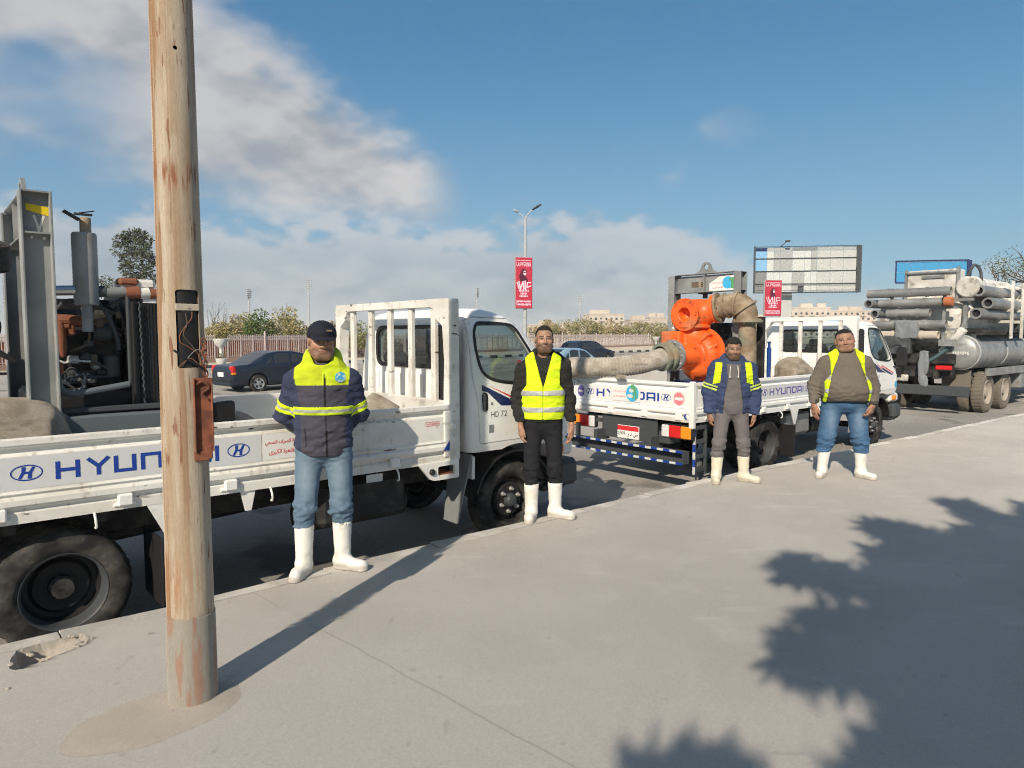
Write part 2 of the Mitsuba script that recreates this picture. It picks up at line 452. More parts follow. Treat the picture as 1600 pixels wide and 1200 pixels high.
fbm, noise, mix, sstep, vor = mikit.fbm, mikit.noise, mikit.mix, mikit.smoothstep, mikit.voronoi


def m_pavement(p, n, uv):
    a = fbm(p.x * 0.7, p.y * 0.7, 0.0, 4)
    b = fbm(p.x * 5.0, p.y * 5.0, 3.0, 3)
    c = noise(p.x * 160, p.y * 160, 1.0)
    g = noise(p.x * 420, p.y * 420, 5.0)
    col = mix((0.350, 0.331, 0.308), (0.402, 0.382, 0.356), sstep(0.25, 0.75, a))
    col = mix(col, (0.43, 0.41, 0.385), 0.30 * sstep(0.5, 0.8, b))
    col = col * (0.86 + 0.14 * c + 0.12 * g)
    # stray pale scuffs and dark drips
    s = fbm(p.x * 1.7 + 9, p.y * 9.0, 7.0, 3)
    col = mix(col, (0.46, 0.44, 0.41), 0.35 * sstep(0.72, 0.84, s))
    v = noise(p.x * 14 + 40, p.y * 14, 2.0)
    col = mix(col, (0.22, 0.205, 0.19), 0.30 * sstep(0.92, 0.98, v))
    # a joint sawn across the paving
    d = dr.abs((p.x + 1.772) * 0.691 + (p.y - 4.551) * 0.723 + 0.02 * (noise(p.x * 6, p.y * 6) - 0.5))
    # a worn patch or two of fresher cement and a stain beside the kerb
    e = fbm(p.x * 0.9 + 31, p.y * 0.9, 5.0, 3)
    col = mix(col, (0.26, 0.245, 0.225), 0.14 * sstep(0.60, 0.72, e))
    return mix(col, (0.17, 0.155, 0.14), 0.38 * sstep(0.009, 0.002, d))


def m_asphalt(p, n, uv):
    a = fbm(p.x * 0.35, p.y * 0.35, 2.0, 4)
    c = noise(p.x * 90, p.y * 90, 1.0)
    col = mix((0.185, 0.175, 0.165), (0.27, 0.255, 0.235), sstep(0.3, 0.72, a))
    col = col * (0.80 + 0.4 * c)
    o = fbm(p.x * 1.3 + 5, p.y * 1.3, 4.0, 3)
    return mix(col, (0.055, 0.052, 0.05), 0.6 * sstep(0.66, 0.78, o))


def m_kerb(p, n, uv):
    a = fbm(p.x * 4, p.y * 4, p.z * 4, 4)
    c = noise(p.x * 110, p.y * 110, p.z * 110)
    col = mix((0.36, 0.345, 0.32), (0.50, 0.48, 0.45), sstep(0.3, 0.7, a))
    return col * (0.85 + 0.25 * c)


def m_white(p, n, uv):
    a = fbm(p.x * 3.0, p.y * 3.0, p.z * 5.0, 4)
    b = fbm(p.x * 26, p.y * 26, p.z * 9, 3)
    col = mix((0.80, 0.80, 0.785), (0.74, 0.735, 0.71), sstep(0.35, 0.75, a))
    col = mix(col, (0.48, 0.44, 0.38), 0.35 * sstep(0.68, 0.88, b))
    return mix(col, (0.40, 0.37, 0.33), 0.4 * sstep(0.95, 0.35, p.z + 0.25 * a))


def m_worn(p, n, uv):
    a = fbm(p.x * 3.0, p.y * 3.0, p.z * 5.0, 4)
    b = fbm(p.x * 30, p.y * 30, p.z * 12, 3)
    c = fbm(p.x * 12 + 3, p.y * 12, p.z * 30, 3)
    col = mix((0.72, 0.71, 0.68), (0.58, 0.56, 0.51), sstep(0.35, 0.75, a))
    col = mix(col, (0.40, 0.35, 0.28), 0.55 * sstep(0.60, 0.80, b))
    m = sstep(0.5, 0.62, fbm(p.x * 2.1 + 8, p.y * 2.1, p.z * 2.0, 3))
    run = sstep(0.62, 0.78, fbm(p.x * 22, p.y * 22, p.z * 1.6, 3)) * sstep(0.45, 0.6, fbm(p.x * 1.5, p.y * 1.5 + 4, p.z * 1.5, 2))
    col = mix(col, (0.42, 0.30, 0.19), 0.35 * run)
    return mix(col, (0.10, 0.08, 0.065), sstep(0.715, 0.75, c) * m)


def m_rust_pole(p, n, uv):
    th = dr.atan2(p.y - 3.15, p.x + 1.487)
    a = fbm(th * 1.6, p.z * 1.3, 1.0, 4)
    st = fbm(th * 2.6, p.z * 0.75, 4.0, 5)
    fine = noise(th * 60, p.z * 60, 1.0)
    col = mix((0.405, 0.345, 0.27), (0.34, 0.255, 0.178), sstep(0.32, 0.64, a))
    col = mix(col, (0.245, 0.135, 0.07), sstep(0.54, 0.74, st) * 0.65)
    # a run of rust down one side, with ragged edges
    w = th + 2.28 + 0.9 * (fbm(th * 4.0, p.z * 2.0, 8.0, 4) - 0.5)
    col = mix(col, (0.25, 0.135, 0.068), sstep(0.36, 0.10, dr.abs(w)) * 0.85)
    drip = fbm(th * 13.0, p.z * 0.8 + 4, 3.0, 3)
    col = mix(col, (0.22, 0.115, 0.06), sstep(0.74, 0.82, drip) * 0.5)
    spot = fbm(th * 7 + 3, p.z * 7.0, 9.0, 4)
    col = mix(col, (0.20, 0.085, 0.05), sstep(0.70, 0.76, spot) * 0.85)
    flake = fbm(th * 4 + 11, p.z * 4.0, 2.0, 4)
    col = mix(col, (0.47, 0.41, 0.33), sstep(0.58, 0.72, flake) * 0.5)
    ring = sstep(0.09, 0.0, dr.abs(p.z - 2.38 + 0.05 * (a - 0.5))) * sstep(0.45, 0.62, spot)
    col = mix(col, (0.24, 0.10, 0.055), ring)
    # the foot: old grey paint with red primer showing
    foot = sstep(0.425, 0.410, p.z + 0.01 * (noise(th * 8, 2.0) - 0.5))
    grey = mix((0.24, 0.225, 0.20), (0.30, 0.275, 0.24), a)
    grey = mix(grey, (0.29, 0.165, 0.12), sstep(0.50, 0.72, fbm(th * 3 + 1, p.z * 5, 5.0, 4)) * 0.8)
    drip = sstep(0.41, 0.60, p.z) * sstep(0.80, 0.42, p.z) * sstep(0.44, 0.6, st)
    col = mix(col, (0.36, 0.17, 0.075), drip * 0.8)
    return mix(col, grey, foot) * (0.9 + 0.2 * fine)


def m_rust(p, n, uv):
    a = fbm(p.x * 18, p.y * 18, p.z * 18, 4)
    return mix((0.235, 0.085, 0.05), (0.13, 0.055, 0.04), sstep(0.35, 0.65, a))


def m_grime(p, n, uv):
    a = fbm(p.x * 7, p.y * 7, p.z * 7, 4)
    b = noise(p.x * 70, p.y * 70, p.z * 70)
    return mix((0.012, 0.012, 0.013), (0.05, 0.047, 0.043), sstep(0.4, 0.75, a)) * (0.7 + 0.6 * b)


def m_tyre(p, n, uv):
    a = fbm(p.x * 9, p.y * 9, p.z * 9, 4)
    col = mix((0.018, 0.018, 0.019), (0.06, 0.057, 0.053), sstep(0.35, 0.7, a))
    return mix(col, (0.11, 0.10, 0.09), 0.5 * sstep(0.55, 0.8, noise(p.x * 45, p.y * 45, p.z * 45)) * sstep(0.45, 0.65, a))


def m_steel(p, n, uv):
    a = fbm(p.x * 5, p.y * 5, p.z * 4, 4)
    b = fbm(p.x * 20, p.y * 20, p.z * 6, 3)
    col = mix((0.19, 0.205, 0.21), (0.27, 0.28, 0.28), sstep(0.3, 0.7, a))
    return mix(col, (0.20, 0.16, 0.12), 0.5 * sstep(0.65, 0.8, b))


def m_canvas(p, n, uv):
    a = fbm(p.x * 9, p.y * 9, p.z * 9, 4)
    b = noise(p.x * 130, p.y * 130, p.z * 130)
    col = mix((0.24, 0.20, 0.155), (0.36, 0.32, 0.265), sstep(0.3, 0.7, a))
    col = mix(col, (0.13, 0.11, 0.085), 0.6 * sstep(0.6, 0.75, fbm(p.x * 4 + 7, p.y * 4, p.z * 12, 3)))
    return col * (0.85 + 0.3 * b)


def m_orange(p, n, uv):
    a = fbm(p.x * 6, p.y * 6, p.z * 6, 4)
    b = fbm(p.x * 22, p.y * 22, p.z * 14, 3)
    col = mix((0.83, 0.135, 0.018), (0.72, 0.105, 0.017), sstep(0.3, 0.7, a))
    col = mix(col, (0.16, 0.05, 0.025), 0.75 * sstep(0.66, 0.80, b))
    return mix(col, (0.40, 0.20, 0.10), 0.55 * sstep(0.55, 0.75, fbm(p.x * 4 + 3, p.y * 4, p.z * 2.2, 4)))


def m_oldpipe(p, n, uv):
    a = fbm(p.x * 8, p.y * 8, p.z * 8, 4)
    col = mix((0.20, 0.145, 0.095), (0.34, 0.27, 0.19), sstep(0.3, 0.7, a))
    g = sstep(0.38, 0.55, fbm(p.x * 3 + 4, p.y * 3, p.z * 3.5, 4)) * sstep(1.93, 1.80, p.z)
    return mix(col, (0.165, 0.215, 0.17), 0.9 * g)


def m_galv(p, n, uv):
    a = fbm(p.x * 2.5, p.y * 2.5, p.z * 2.5, 4)
    b = fbm(p.x * 11, p.y * 11, p.z * 11, 3)
    col = mix((0.235, 0.24, 0.24), (0.345, 0.35, 0.345), sstep(0.3, 0.7, a))
    return mix(col, (0.17, 0.145, 0.115), 0.55 * sstep(0.58, 0.78, b))


def m_cream(p, n, uv):
    a = fbm(p.x * 2.2, p.y * 2.2, p.z * 2.2, 4)
    b = fbm(p.x * 9, p.y * 9, p.z * 6, 3)
    col = mix((0.66, 0.645, 0.61), (0.48, 0.455, 0.415), sstep(0.35, 0.7, a))
    return mix(col, (0.20, 0.175, 0.145), 0.75 * sstep(0.55, 0.78, b))


def m_sand(p, n, uv):
    a = fbm(p.x * 0.2, p.y * 0.2, 1.0, 4)
    b = noise(p.x * 30, p.y * 30, 1.0)
    return mix((0.27, 0.235, 0.19), (0.36, 0.32, 0.26), a) * (0.85 + 0.3 * b)


def m_rubble(p, n, uv):
    a = fbm(p.x * 9, p.y * 9, p.z * 9, 4)
    b = noise(p.x * 260, p.y * 260, p.z * 260)
    return mix((0.345, 0.31, 0.27), (0.405, 0.37, 0.328), a) * (0.90 + 0.20 * b)


def m_facade(p, n, uv):
    a = fbm(p.x * 0.06, p.y * 0.06, p.z * 0.1, 4)
    return mix((0.62, 0.54, 0.46), (0.50, 0.43, 0.36), sstep(0.3, 0.7, a))


procm('pavement_m', m_pavement, 0.88, spec=0.2, bump=lambda p, n, uv: fbm(p.x * 60, p.y * 60, 0.0, 3) + 0.6 * noise(p.x * 300, p.y * 300), bscale=0.0016)
procm('asphalt_m', m_asphalt, 0.85, spec=0.25)
procm('kerb_m', m_kerb, 0.9, spec=0.2)
procm('white_m', m_white, 0.34, spec=0.5, coat=0.3)
procm('worn_m', m_worn, 0.5, spec=0.4)
procm('rust_pole_m', m_rust_pole, 0.75, spec=0.3)
procm('rust_m', m_rust, 0.85, spec=0.2)
procm('grime_m', m_grime, 0.6, spec=0.4)
procm('tyre_m', m_tyre, 0.82, spec=0.3)
procm('steel_m', m_steel, 0.5, spec=0.5)
procm('canvas_m', m_canvas, 0.95, spec=0.1)
def m_hose(p, n, uv):
    a = fbm(p.x * 7, p.y * 7, p.z * 7, 4)
    b = noise(p.x * 90, p.y * 90, p.z * 90)
    col = mix((0.33, 0.295, 0.25), (0.46, 0.425, 0.375), sstep(0.3, 0.7, a))
    return mix(col, (0.17, 0.15, 0.125), 0.6 * sstep(0.6, 0.75, fbm(p.x * 5 + 7, p.y * 5, p.z * 14, 3))) * (0.86 + 0.28 * b)
procm('hose_m', m_hose, 0.95, spec=0.1)
procm('orange_m', m_orange, 0.42, spec=0.45)
procm('oldpipe_m', m_oldpipe, 0.7, spec=0.3)
procm('galv_m', m_galv, 0.42, spec=0.5, metal=0.35)
procm('cream_m', m_cream, 0.5, spec=0.4)
procm('sand_m', m_sand, 0.95, spec=0.1)
procm('rubble_m', m_rubble, 0.95, spec=0.1)
procm('facade_m', m_facade, 0.9, spec=0.1)
for k, c, r in (('black_m', (0.016, 0.016, 0.018), 0.5), ('rubber_m', (0.02, 0.02, 0.021), 0.75), ('sticker_m', (0.60, 0.61, 0.62), 0.4), ('blue_m', (0.012, 0.05, 0.30), 0.4),
                ('navy_m', (0.012, 0.022, 0.10), 0.35), ('red_m', (0.62, 0.03, 0.035), 0.4), ('redtext_m', (0.62, 0.08, 0.10), 0.5), ('yellow_m', (0.72, 0.55, 0.02), 0.5),
                ('lampred_m', (0.60, 0.02, 0.02), 0.15), ('lampamber_m', (0.80, 0.27, 0.02), 0.15), ('lampwhite_m', (0.66, 0.66, 0.66), 0.15), ('paper_m', (0.74, 0.74, 0.73), 0.5),
                ('brown_m', (0.23, 0.085, 0.045), 0.7), ('darkgrey_m', (0.055, 0.062, 0.068), 0.55), ('midgrey_m', (0.20, 0.21, 0.215), 0.5), ('seat_m', (0.03, 0.032, 0.036), 0.8),
                ('skyblue_m', (0.06, 0.42, 0.72), 0.4), ('green_m', (0.10, 0.34, 0.16), 0.5), ('violet_m', (0.13, 0.11, 0.36), 0.4), ('signpink_m', (0.72, 0.22, 0.25), 0.4),
                ('bluerod_m', (0.015, 0.06, 0.26), 0.4), ('poster_m', (0.50, 0.03, 0.065), 0.6), ('pinkink_m', (0.80, 0.62, 0.72), 0.5), ('darkink_m', (0.09, 0.012, 0.03), 0.5),
                ('fence_m', (0.60, 0.50, 0.48), 0.6), ('fencebase_m', (0.42, 0.27, 0.21), 0.85), ('concrete_m', (0.42, 0.40, 0.37), 0.9), ('window_m', (0.035, 0.042, 0.05), 0.25),
                ('chalk_m', (0.62, 0.61, 0.58), 0.8), ('bark_m', (0.13, 0.10, 0.075), 0.9), ('panelgrey_m', (0.36, 0.37, 0.37), 0.6), ('panelwhite_m', (0.54, 0.56, 0.555), 0.5),
                ('bluecar_m', (0.012, 0.019, 0.036), 0.25), ('silvercar_m', (0.22, 0.34, 0.44), 0.25), ('farpole_m', (0.42, 0.43, 0.44), 0.5), ('billblue_m', (0.045, 0.27, 0.52), 0.4),
                ('eyewhite_m', (0.55, 0.52, 0.49), 0.3), ('hair_m', (0.012, 0.011, 0.010), 0.8)):
    flat(k, c, r)
for k, c, r in (('billpale_m', (0.20, 0.42, 0.66), 0.5), ('dusty_m', (0.165, 0.145, 0.12), 0.95), ('dustyrim_m', (0.36, 0.32, 0.27), 0.85), ('oldpale_m', (0.46, 0.41, 0.34), 0.8), ('capred_m', (0.42, 0.14, 0.06), 0.7),
                ('panellight_m', (0.47, 0.48, 0.47), 0.6), ('sidegrey_m', (0.11, 0.13, 0.145), 0.5), ('hosegreen_m', (0.05, 0.10, 0.11), 0.5), ('clothgrey_m', (0.20, 0.215, 0.23), 0.95)):
    flat(k, c, r)
flat('chrome_m', (0.65, 0.65, 0.66), 0.25, metal=1.0)
flat('nut_m', (0.55, 0.54, 0.52), 0.4, metal=0.7)
def m_boot(p, n, uv, c=(0.76, 0.75, 0.715)):
    a = fbm(p.x * 14, p.y * 14, p.z * 9, 4)
    col = mix(c, (0.60, 0.57, 0.50), 0.7 * sstep(0.48, 0.75, a))
    return mix(col, (0.34, 0.30, 0.25), 0.75 * sstep(0.075, 0.012, p.z + 0.05 * (a - 0.5)))
procm('boot_m', m_boot, 0.42, spec=0.5)
procm('bootcream_m', lambda p, n, uv: m_boot(p, n, uv, (0.68, 0.635, 0.50)), 0.45, spec=0.5)
flat('bandgrey_m', (0.40, 0.41, 0.42), 0.45)
scene['bluecar_m']['bsdf'].update(clearcoat=0.8, clearcoat_gloss=0.95)
scene['silvercar_m']['bsdf'].update(clearcoat=0.8, clearcoat_gloss=0.95)
scene['glass_m'] = {'type': 'thindielectric', 'int_ior': 1.5, 'specular_transmittance': {'type': 'rgb', 'value': [0.58, 0.66, 0.66]}}
VC = {'type': 'mesh_attribute', 'name': 'vertex_color'}
scene['cloth_m'] = {'type': 'twosided', 'bsdf': {'type': 'principled', 'base_color': VC, 'roughness': 0.85, 'specular': 0.2, 'sheen': 0.3}}
scene['skin_m'] = {'type': 'twosided', 'bsdf': {'type': 'principled', 'base_color': VC, 'roughness': 0.5, 'specular': 0.4}}
scene['leaf_m'] = {'type': 'twosided', 'bsdf': {'type': 'principled', 'base_color': VC, 'roughness': 0.6, 'specular': 0.2}}
# ---------------------------------------------------------------- setting: ground, road, kerb, paving
KERB = [(-14.0, -5.95), (-2.814, 3.728), (2.259, 8.118), (5.881, 10.974), (10.782, 14.812), (60.0, 53.4)]
SC = 1.045                                  # the scale of the trucks
ROAD_Z = EYE - 1.882 * SC


def ground_sheet(name, poly, z, bsdf, dens=None):
    m = sheet(poly, lambda u, v: np.stack([u, v, u * 0 + z], 1), dens)
    if m.face_normals[0][2] < 0: m.faces = m.faces[:, ::-1]
    k = thing(name, None, kind='structure')
    d = mikit.ply(m, bsdf)
    scene[k] = d
    return k


ground_sheet('ground', Point(0, 0).buffer(1600, quad_segs=24), -0.36, 'sand_m')
kl = LineString(KERB)
road_poly = Polygon(KERB[::-1] + [(-60, -40), (-150, 25), (-26.6, 34.6), (-18.75, 40.0), (-0.55, 60.07), (12.98, 76.64), (60.0, 134), (150, 230), (250, 230)])
ground_sheet('road', road_poly.buffer(0.0), ROAD_Z, 'asphalt_m')
pave = Polygon(KERB + [(130, 60), (130, -60), (-14, -60)])
pave = pave.difference(kl.buffer(0.160, cap_style='flat'))
rng = np.random.default_rng(5)
pit_c = np.array([(-2.66, 3.64), (-2.60, 3.50), (-2.53, 3.425), (-2.46, 3.45), (-2.42, 3.56), (-2.35, 3.70), (-2.37, 3.80), (-2.44, 3.855), (-2.50, 3.80), (-2.58, 3.74)])
pit_poly = Polygon(curve(np.vstack([pit_c, pit_c[:1]]), 6)[:-1]).buffer(0)
pit_ring = np.array(pit_poly.exterior.coords)[:-1]
pit_ring = pit_ring + rng.normal(0, 0.003, pit_ring.shape)
pit_poly = Polygon(pit_ring).buffer(0)
pit_ring = np.array(pit_poly.exterior.coords)[:-1]
pk = ground_sheet('pavement', pave.difference(pit_poly), 0.0, 'pavement_m')
c0 = pit_ring.mean(0)
rings, V = [(1.0, 0.0), (0.97, -0.022), (0.84, -0.045), (0.6, -0.05), (0.3, -0.06), (0.02, -0.055)], []
for s, z in rings:
    q = c0 + (pit_ring - c0) * s
    deep = 1.0 + 1.3 * np.clip((-2.50 - q[:, 0]) / .12, -.55, 1)
    V.append(np.c_[q, z * deep + (rng.normal(0, 0.0025, len(q)) if z else 0) * np.ones(len(q))])
n_ = len(pit_ring)
F = []
for i in range(len(rings) - 1):
    k = np.arange(n_)
    a, b, c, d = i * n_ + k, i * n_ + (k + 1) % n_, (i + 1) * n_ + (k + 1) % n_, (i + 1) * n_ + k
    F += [np.stack([a, b, c], 1), np.stack([a, c, d], 1)]
part(pk, 'broken_hollow', trimesh.Trimesh(np.vstack(V), np.vstack(F), process=False), 'rubble_m', 50, label='broken hollow in the paving beside the kerb')


def pebble(r, seed, sq=(1, 1, .6)):
    s = trimesh.creation.icosphere(2, 1.0)
    v = np.array(s.vertices)
    v = v * (1 + 0.55 * (meshkit.noise(v * 1.7 + seed * 3.1, seed) - 0.5))[:, None] * r * np.array(sq)
    return trimesh.Trimesh(v, s.faces, process=False)


rub = []
for i in range(14):
    q = pit_ring[rng.integers(len(pit_ring))]
    q = c0 + (q - c0) * rng.uniform(0.75, 1.10)
    m = pebble(rng.uniform(0.005, 0.016), i)
    m.apply_translation([q[0], q[1], 0.002 - (0.04 if rng.random() < .4 else 0)])
    rub.append(m)
single('rubble', 'crumbled concrete lumps round the broken hollow by the kerb', None, cat(rub), 'rubble_m', 60, kind='stuff')
# kerb of single stones
kk = thing('kerb', None, kind='structure')
s_line = LineString(KERB[:6])
inner = s_line
pos = inner.project(Point(-4.6, 2.2))
far_stop = inner.project(Point(19, 21.3))
i = 0
while pos < far_stop:
    L = 0.80 + 0.18 * rng.random()
    a, b = np.array(inner.interpolate(pos).coords[0]), np.array(inner.interpolate(pos + L - 0.012).coords[0])
    d = (b - a) / np.linalg.norm(b - a)
    nrm = np.array([d[1], -d[0]])
    prof = [(0.0, -0.34), (0.0, -0.02), (0.018, 0.0), (0.152, 0.0), (0.152, -0.34)]
    dz, tilt = rng.normal(0, 0.003), rng.normal(0, 0.003)
    P = []
    for e, q in ((0, a), (1, b)):
        for o, z in prof:
            j = rng.normal(0, 0.0045, 2) if z > -.1 else (0, 0)
            w = q + nrm * (o + j[0])
            P.append([w[0], w[1], z + j[1] + dz + (tilt if e else -tilt)])
    m = tm(m3.Manifold.hull_points(np.array(P)))
    part(kk, 'stone', m, 'kerb_m', False)
    pos += L
    i += 1
# grey fill between the stones and their bed
bed = inner.buffer(0.149, cap_style='flat', single_sided=True)
m = sheet(inner.parallel_offset(0.075, 'right').buffer(0.072, cap_style='flat'), lambda u, v: np.stack([u, v, u * 0 - 0.022], 1))
part(kk, 'bedding', m, 'asphalt_m')

# ---------------------------------------------------------------- the rusty pole in the foreground
PX, PY = -1.487, 3.15
pole = thing('rusty_pole', 'tall rust-streaked steel lamp pole with open wiring hatch standing on the pavement', 'pole', mat4(PX, PY, 0))
def pole_r(z): return 0.1035 - 0.0052 * z
zs = np.r_[np.linspace(-0.05, 0.412, 5), [0.413, 0.42], np.linspace(0.46, 7.8, 40)]
outer = [(pole_r(z) + (0.004 if z <= 0.4125 else 0.0), z) for z in zs]
inn = [(pole_r(z) - 0.007, z) for z in zs[::-1]]
shell = mf(lathe(outer + inn, n=64, close=True))
if shell.volume() < 0: shell = mf(lathe((outer + inn)[::-1], n=64, close=True))
toc = math.atan2(-PY, -PX)
hd = toc + rad(19)
hatch = rrect(-0.049, 1.545, 0.049, 1.888, 0.012).union(rrect(-0.049, 1.70, 0.049, 1.888, 0.046))
hp = mf(prism(hatch, 0.16, 'yz', 0.10))
hp = hp.rotate([0, 0, math.degrees(hd)])
if hp.volume() < 0: raise ValueError('hatch')
bolt = m3.Manifold.cylinder(0.2, 0.009, 0.009, 16).rotate([0, 90, 0]).translate([0, 0, 2.915]).rotate([0, 0, math.degrees(toc + rad(8))])
shell = shell - hp - bolt
part(pole, 'shaft', tm(shell), 'rust_pole_m', 40)
R_ = lambda a: np.array([[math.cos(a), -math.sin(a), 0, 0], [math.sin(a), math.cos(a), 0, 0], [0, 0, 1, 0], [0, 0, 0, 1.0]])
MH = R_(hd)
part(pole, 'lining', lathe([(0.086, 1.2), (0.084, 2.2)], n=32), 'black_m', 40)  # black sleeve behind the hatch: the shaded inside of the pole as colour
part(pole, 'terminal_plate', cat([bx([0.083, 0, 1.812], [0.006, 0.100, 0.030], .002), xf(rod([0.085, 0, 1.812], [0.090, 0, 1.812], .006), np.eye(4))]), 'oldpale_m', M=MH)
for mat, pts in (('bark_m', [(.08, -.012, 1.80), (.088, -.005, 1.74), (.082, -.02, 1.69), (.085, .015, 1.64), (.09, .035, 1.61), (.085, .045, 1.565)]),
                 ('brown_m', [(.08, .02, 1.80), (.088, .012, 1.76), (.082, -.03, 1.70), (.085, -.035, 1.66), (.088, .0, 1.635), (.094, .04, 1.60), (.09, .05, 1.55)]),
                 ('brown_m', [(.085, -.045, 1.55), (.095, -.005, 1.585), (.097, .02, 1.575), (.10, .05, 1.54)]),
                 ('midgrey_m', [(.084, -.03, 1.552), (.095, .0, 1.60), (.098, .03, 1.625), (.096, .052, 1.61), (.10, .058, 1.56)]),
                 ('black_m', [(.10, -.07, 1.625), (.112, -.02, 1.585), (.112, .02, 1.562), (.105, .056, 1.535)])):
    part(pole, 'wire', tube(curve(pts, 8), 0.0022 if mat != 'black_m' else 0.0055, 6), mat, True, M=MH)
links = []
for i in range(9):
    a = np.linspace(0, 2 * math.pi, 15)
    u, w = 0.010 * np.cos(a), 0.016 * np.sin(a)
    P = np.stack([u, u * 0, w], 1) if i % 2 else np.stack([u * 0, u, w], 1)
    links.append(tube(P + [0.098 + 0.002 * math.sin(i), 0.058 + 0.001 * i, 1.66 - i * 0.024], 0.0034, 6, caps=False))
part(pole, 'chain', cat(links), 'rust_m', True, M=MH)
dr_ = cat([bx([0, 0, 1.335], [0.008, 0.076, 0.33], .002), bx([0.012, 0.036, 1.335], [0.028, 0.006, 0.33], .002), bx([0.012, -0.036, 1.335], [0.028, 0.006, 0.33], .002),
           bx([0.004, -0.012, 1.15], [0.016, 0.062, 0.045], .004), bx([0.004, 0.018, 1.165], [0.016, 0.03, 0.06], .004),
           tube(curve([(.012, -.03, 1.47), (.018, .0, 1.485), (.014, .025, 1.455), (.016, -.005, 1.43), (.012, .02, 1.405)], 6), .006, 6)])
hdm = np.eye(4)
hdm[:3, 3] = [0.108, 0.045, 0]
part(pole, 'hatch_door', dr_, 'rust_m', 30, label='rust red hatch door hanging from its chain', M=MH @ hdm @ R_(-rad(14)))

# low spread of cement round the foot of the pole
a = np.linspace(0, 2 * math.pi, 90, endpoint=False)
out = np.array([(-1.87, 2.77), (-1.88, 2.92), (-1.80, 3.07), (-1.66, 3.20), (-1.46, 3.32), (-1.33, 3.27), (-1.27, 3.14), (-1.31, 2.99), (-1.42, 2.85), (-1.52, 2.755), (-1.68, 2.70), (-1.80, 2.70)])
out = curve(np.vstack([out, out[:1]]), 8)[:-1]
c1 = np.array([-1.52, 3.02])
V, F = [], []
sc = [1.0, .97, .93, .86, .75, .6, .4, .2, .01]
for s in sc:
    q = c1 + (out - c1) * s
    e = np.clip((1 - s) / 0.2, 0, 1)
    z = 0.0006 + 0.006 * e * e * (3 - 2 * e)
    zz = z + (0.004 * (meshkit.fbm(np.c_[q * 9, q[:, :1] * 0], 3, 4) - .5)) * e + 0.014 * np.exp(-(np.linalg.norm(q - [PX, PY], axis=1) / 0.13) ** 2) * e
    V.append(np.c_[q, zz])
n_ = len(out)
for i in range(len(sc) - 1):
    k = np.arange(n_)
    a_, b_, c_, d_ = i * n_ + k, i * n_ + (k + 1) % n_, (i + 1) * n_ + (k + 1) % n_, (i + 1) * n_ + k
    F += [np.stack([a_, b_, c_], 1), np.stack([a_, c_, d_], 1)]
single('cement_patch', 'rough tan spread of cement round the foot of the rusty pole', 'cement', trimesh.Trimesh(np.vstack(V), np.vstack(F), process=False), 'rubble_m', True)

# scraps and grit lying on the paving near the kerb
lit = []
for i in range(60):
    t_ = rng.uniform(4.5, 24)
    q = np.array(kl.interpolate(t_ + 5).coords[0])
    off = abs(rng.normal(0, .35)) + .2
    q = q + np.array([.64, -.77]) * off
    m = pebble(rng.uniform(.004, .014), 300 + i, (1, 1, .5))
    m.apply_translation([q[0], q[1], .003])
    lit.append(m)
single('grit', 'small grit and scraps scattered on the pavement beside the kerb', None, cat(lit), 'rubble_m', 60, kind='stuff')
# ---------------------------------------------------------------- the two flatbed trucks
SCL = np.diag([SC, SC, SC, 1.0])
TRUCK1 = mat4(-3.206 * SC, 4.685 * SC, ROAD_Z, 0.7098) @ SCL
TRUCK2 = mat4(2.911 * SC, 10.123 * SC, ROAD_Z, 0.6998) @ SCL
HW, ZR, ZB, XT, XH, WB, RW = 1.0, 1.311, 0.836, -1.87, 2.716, 3.49, 0.365


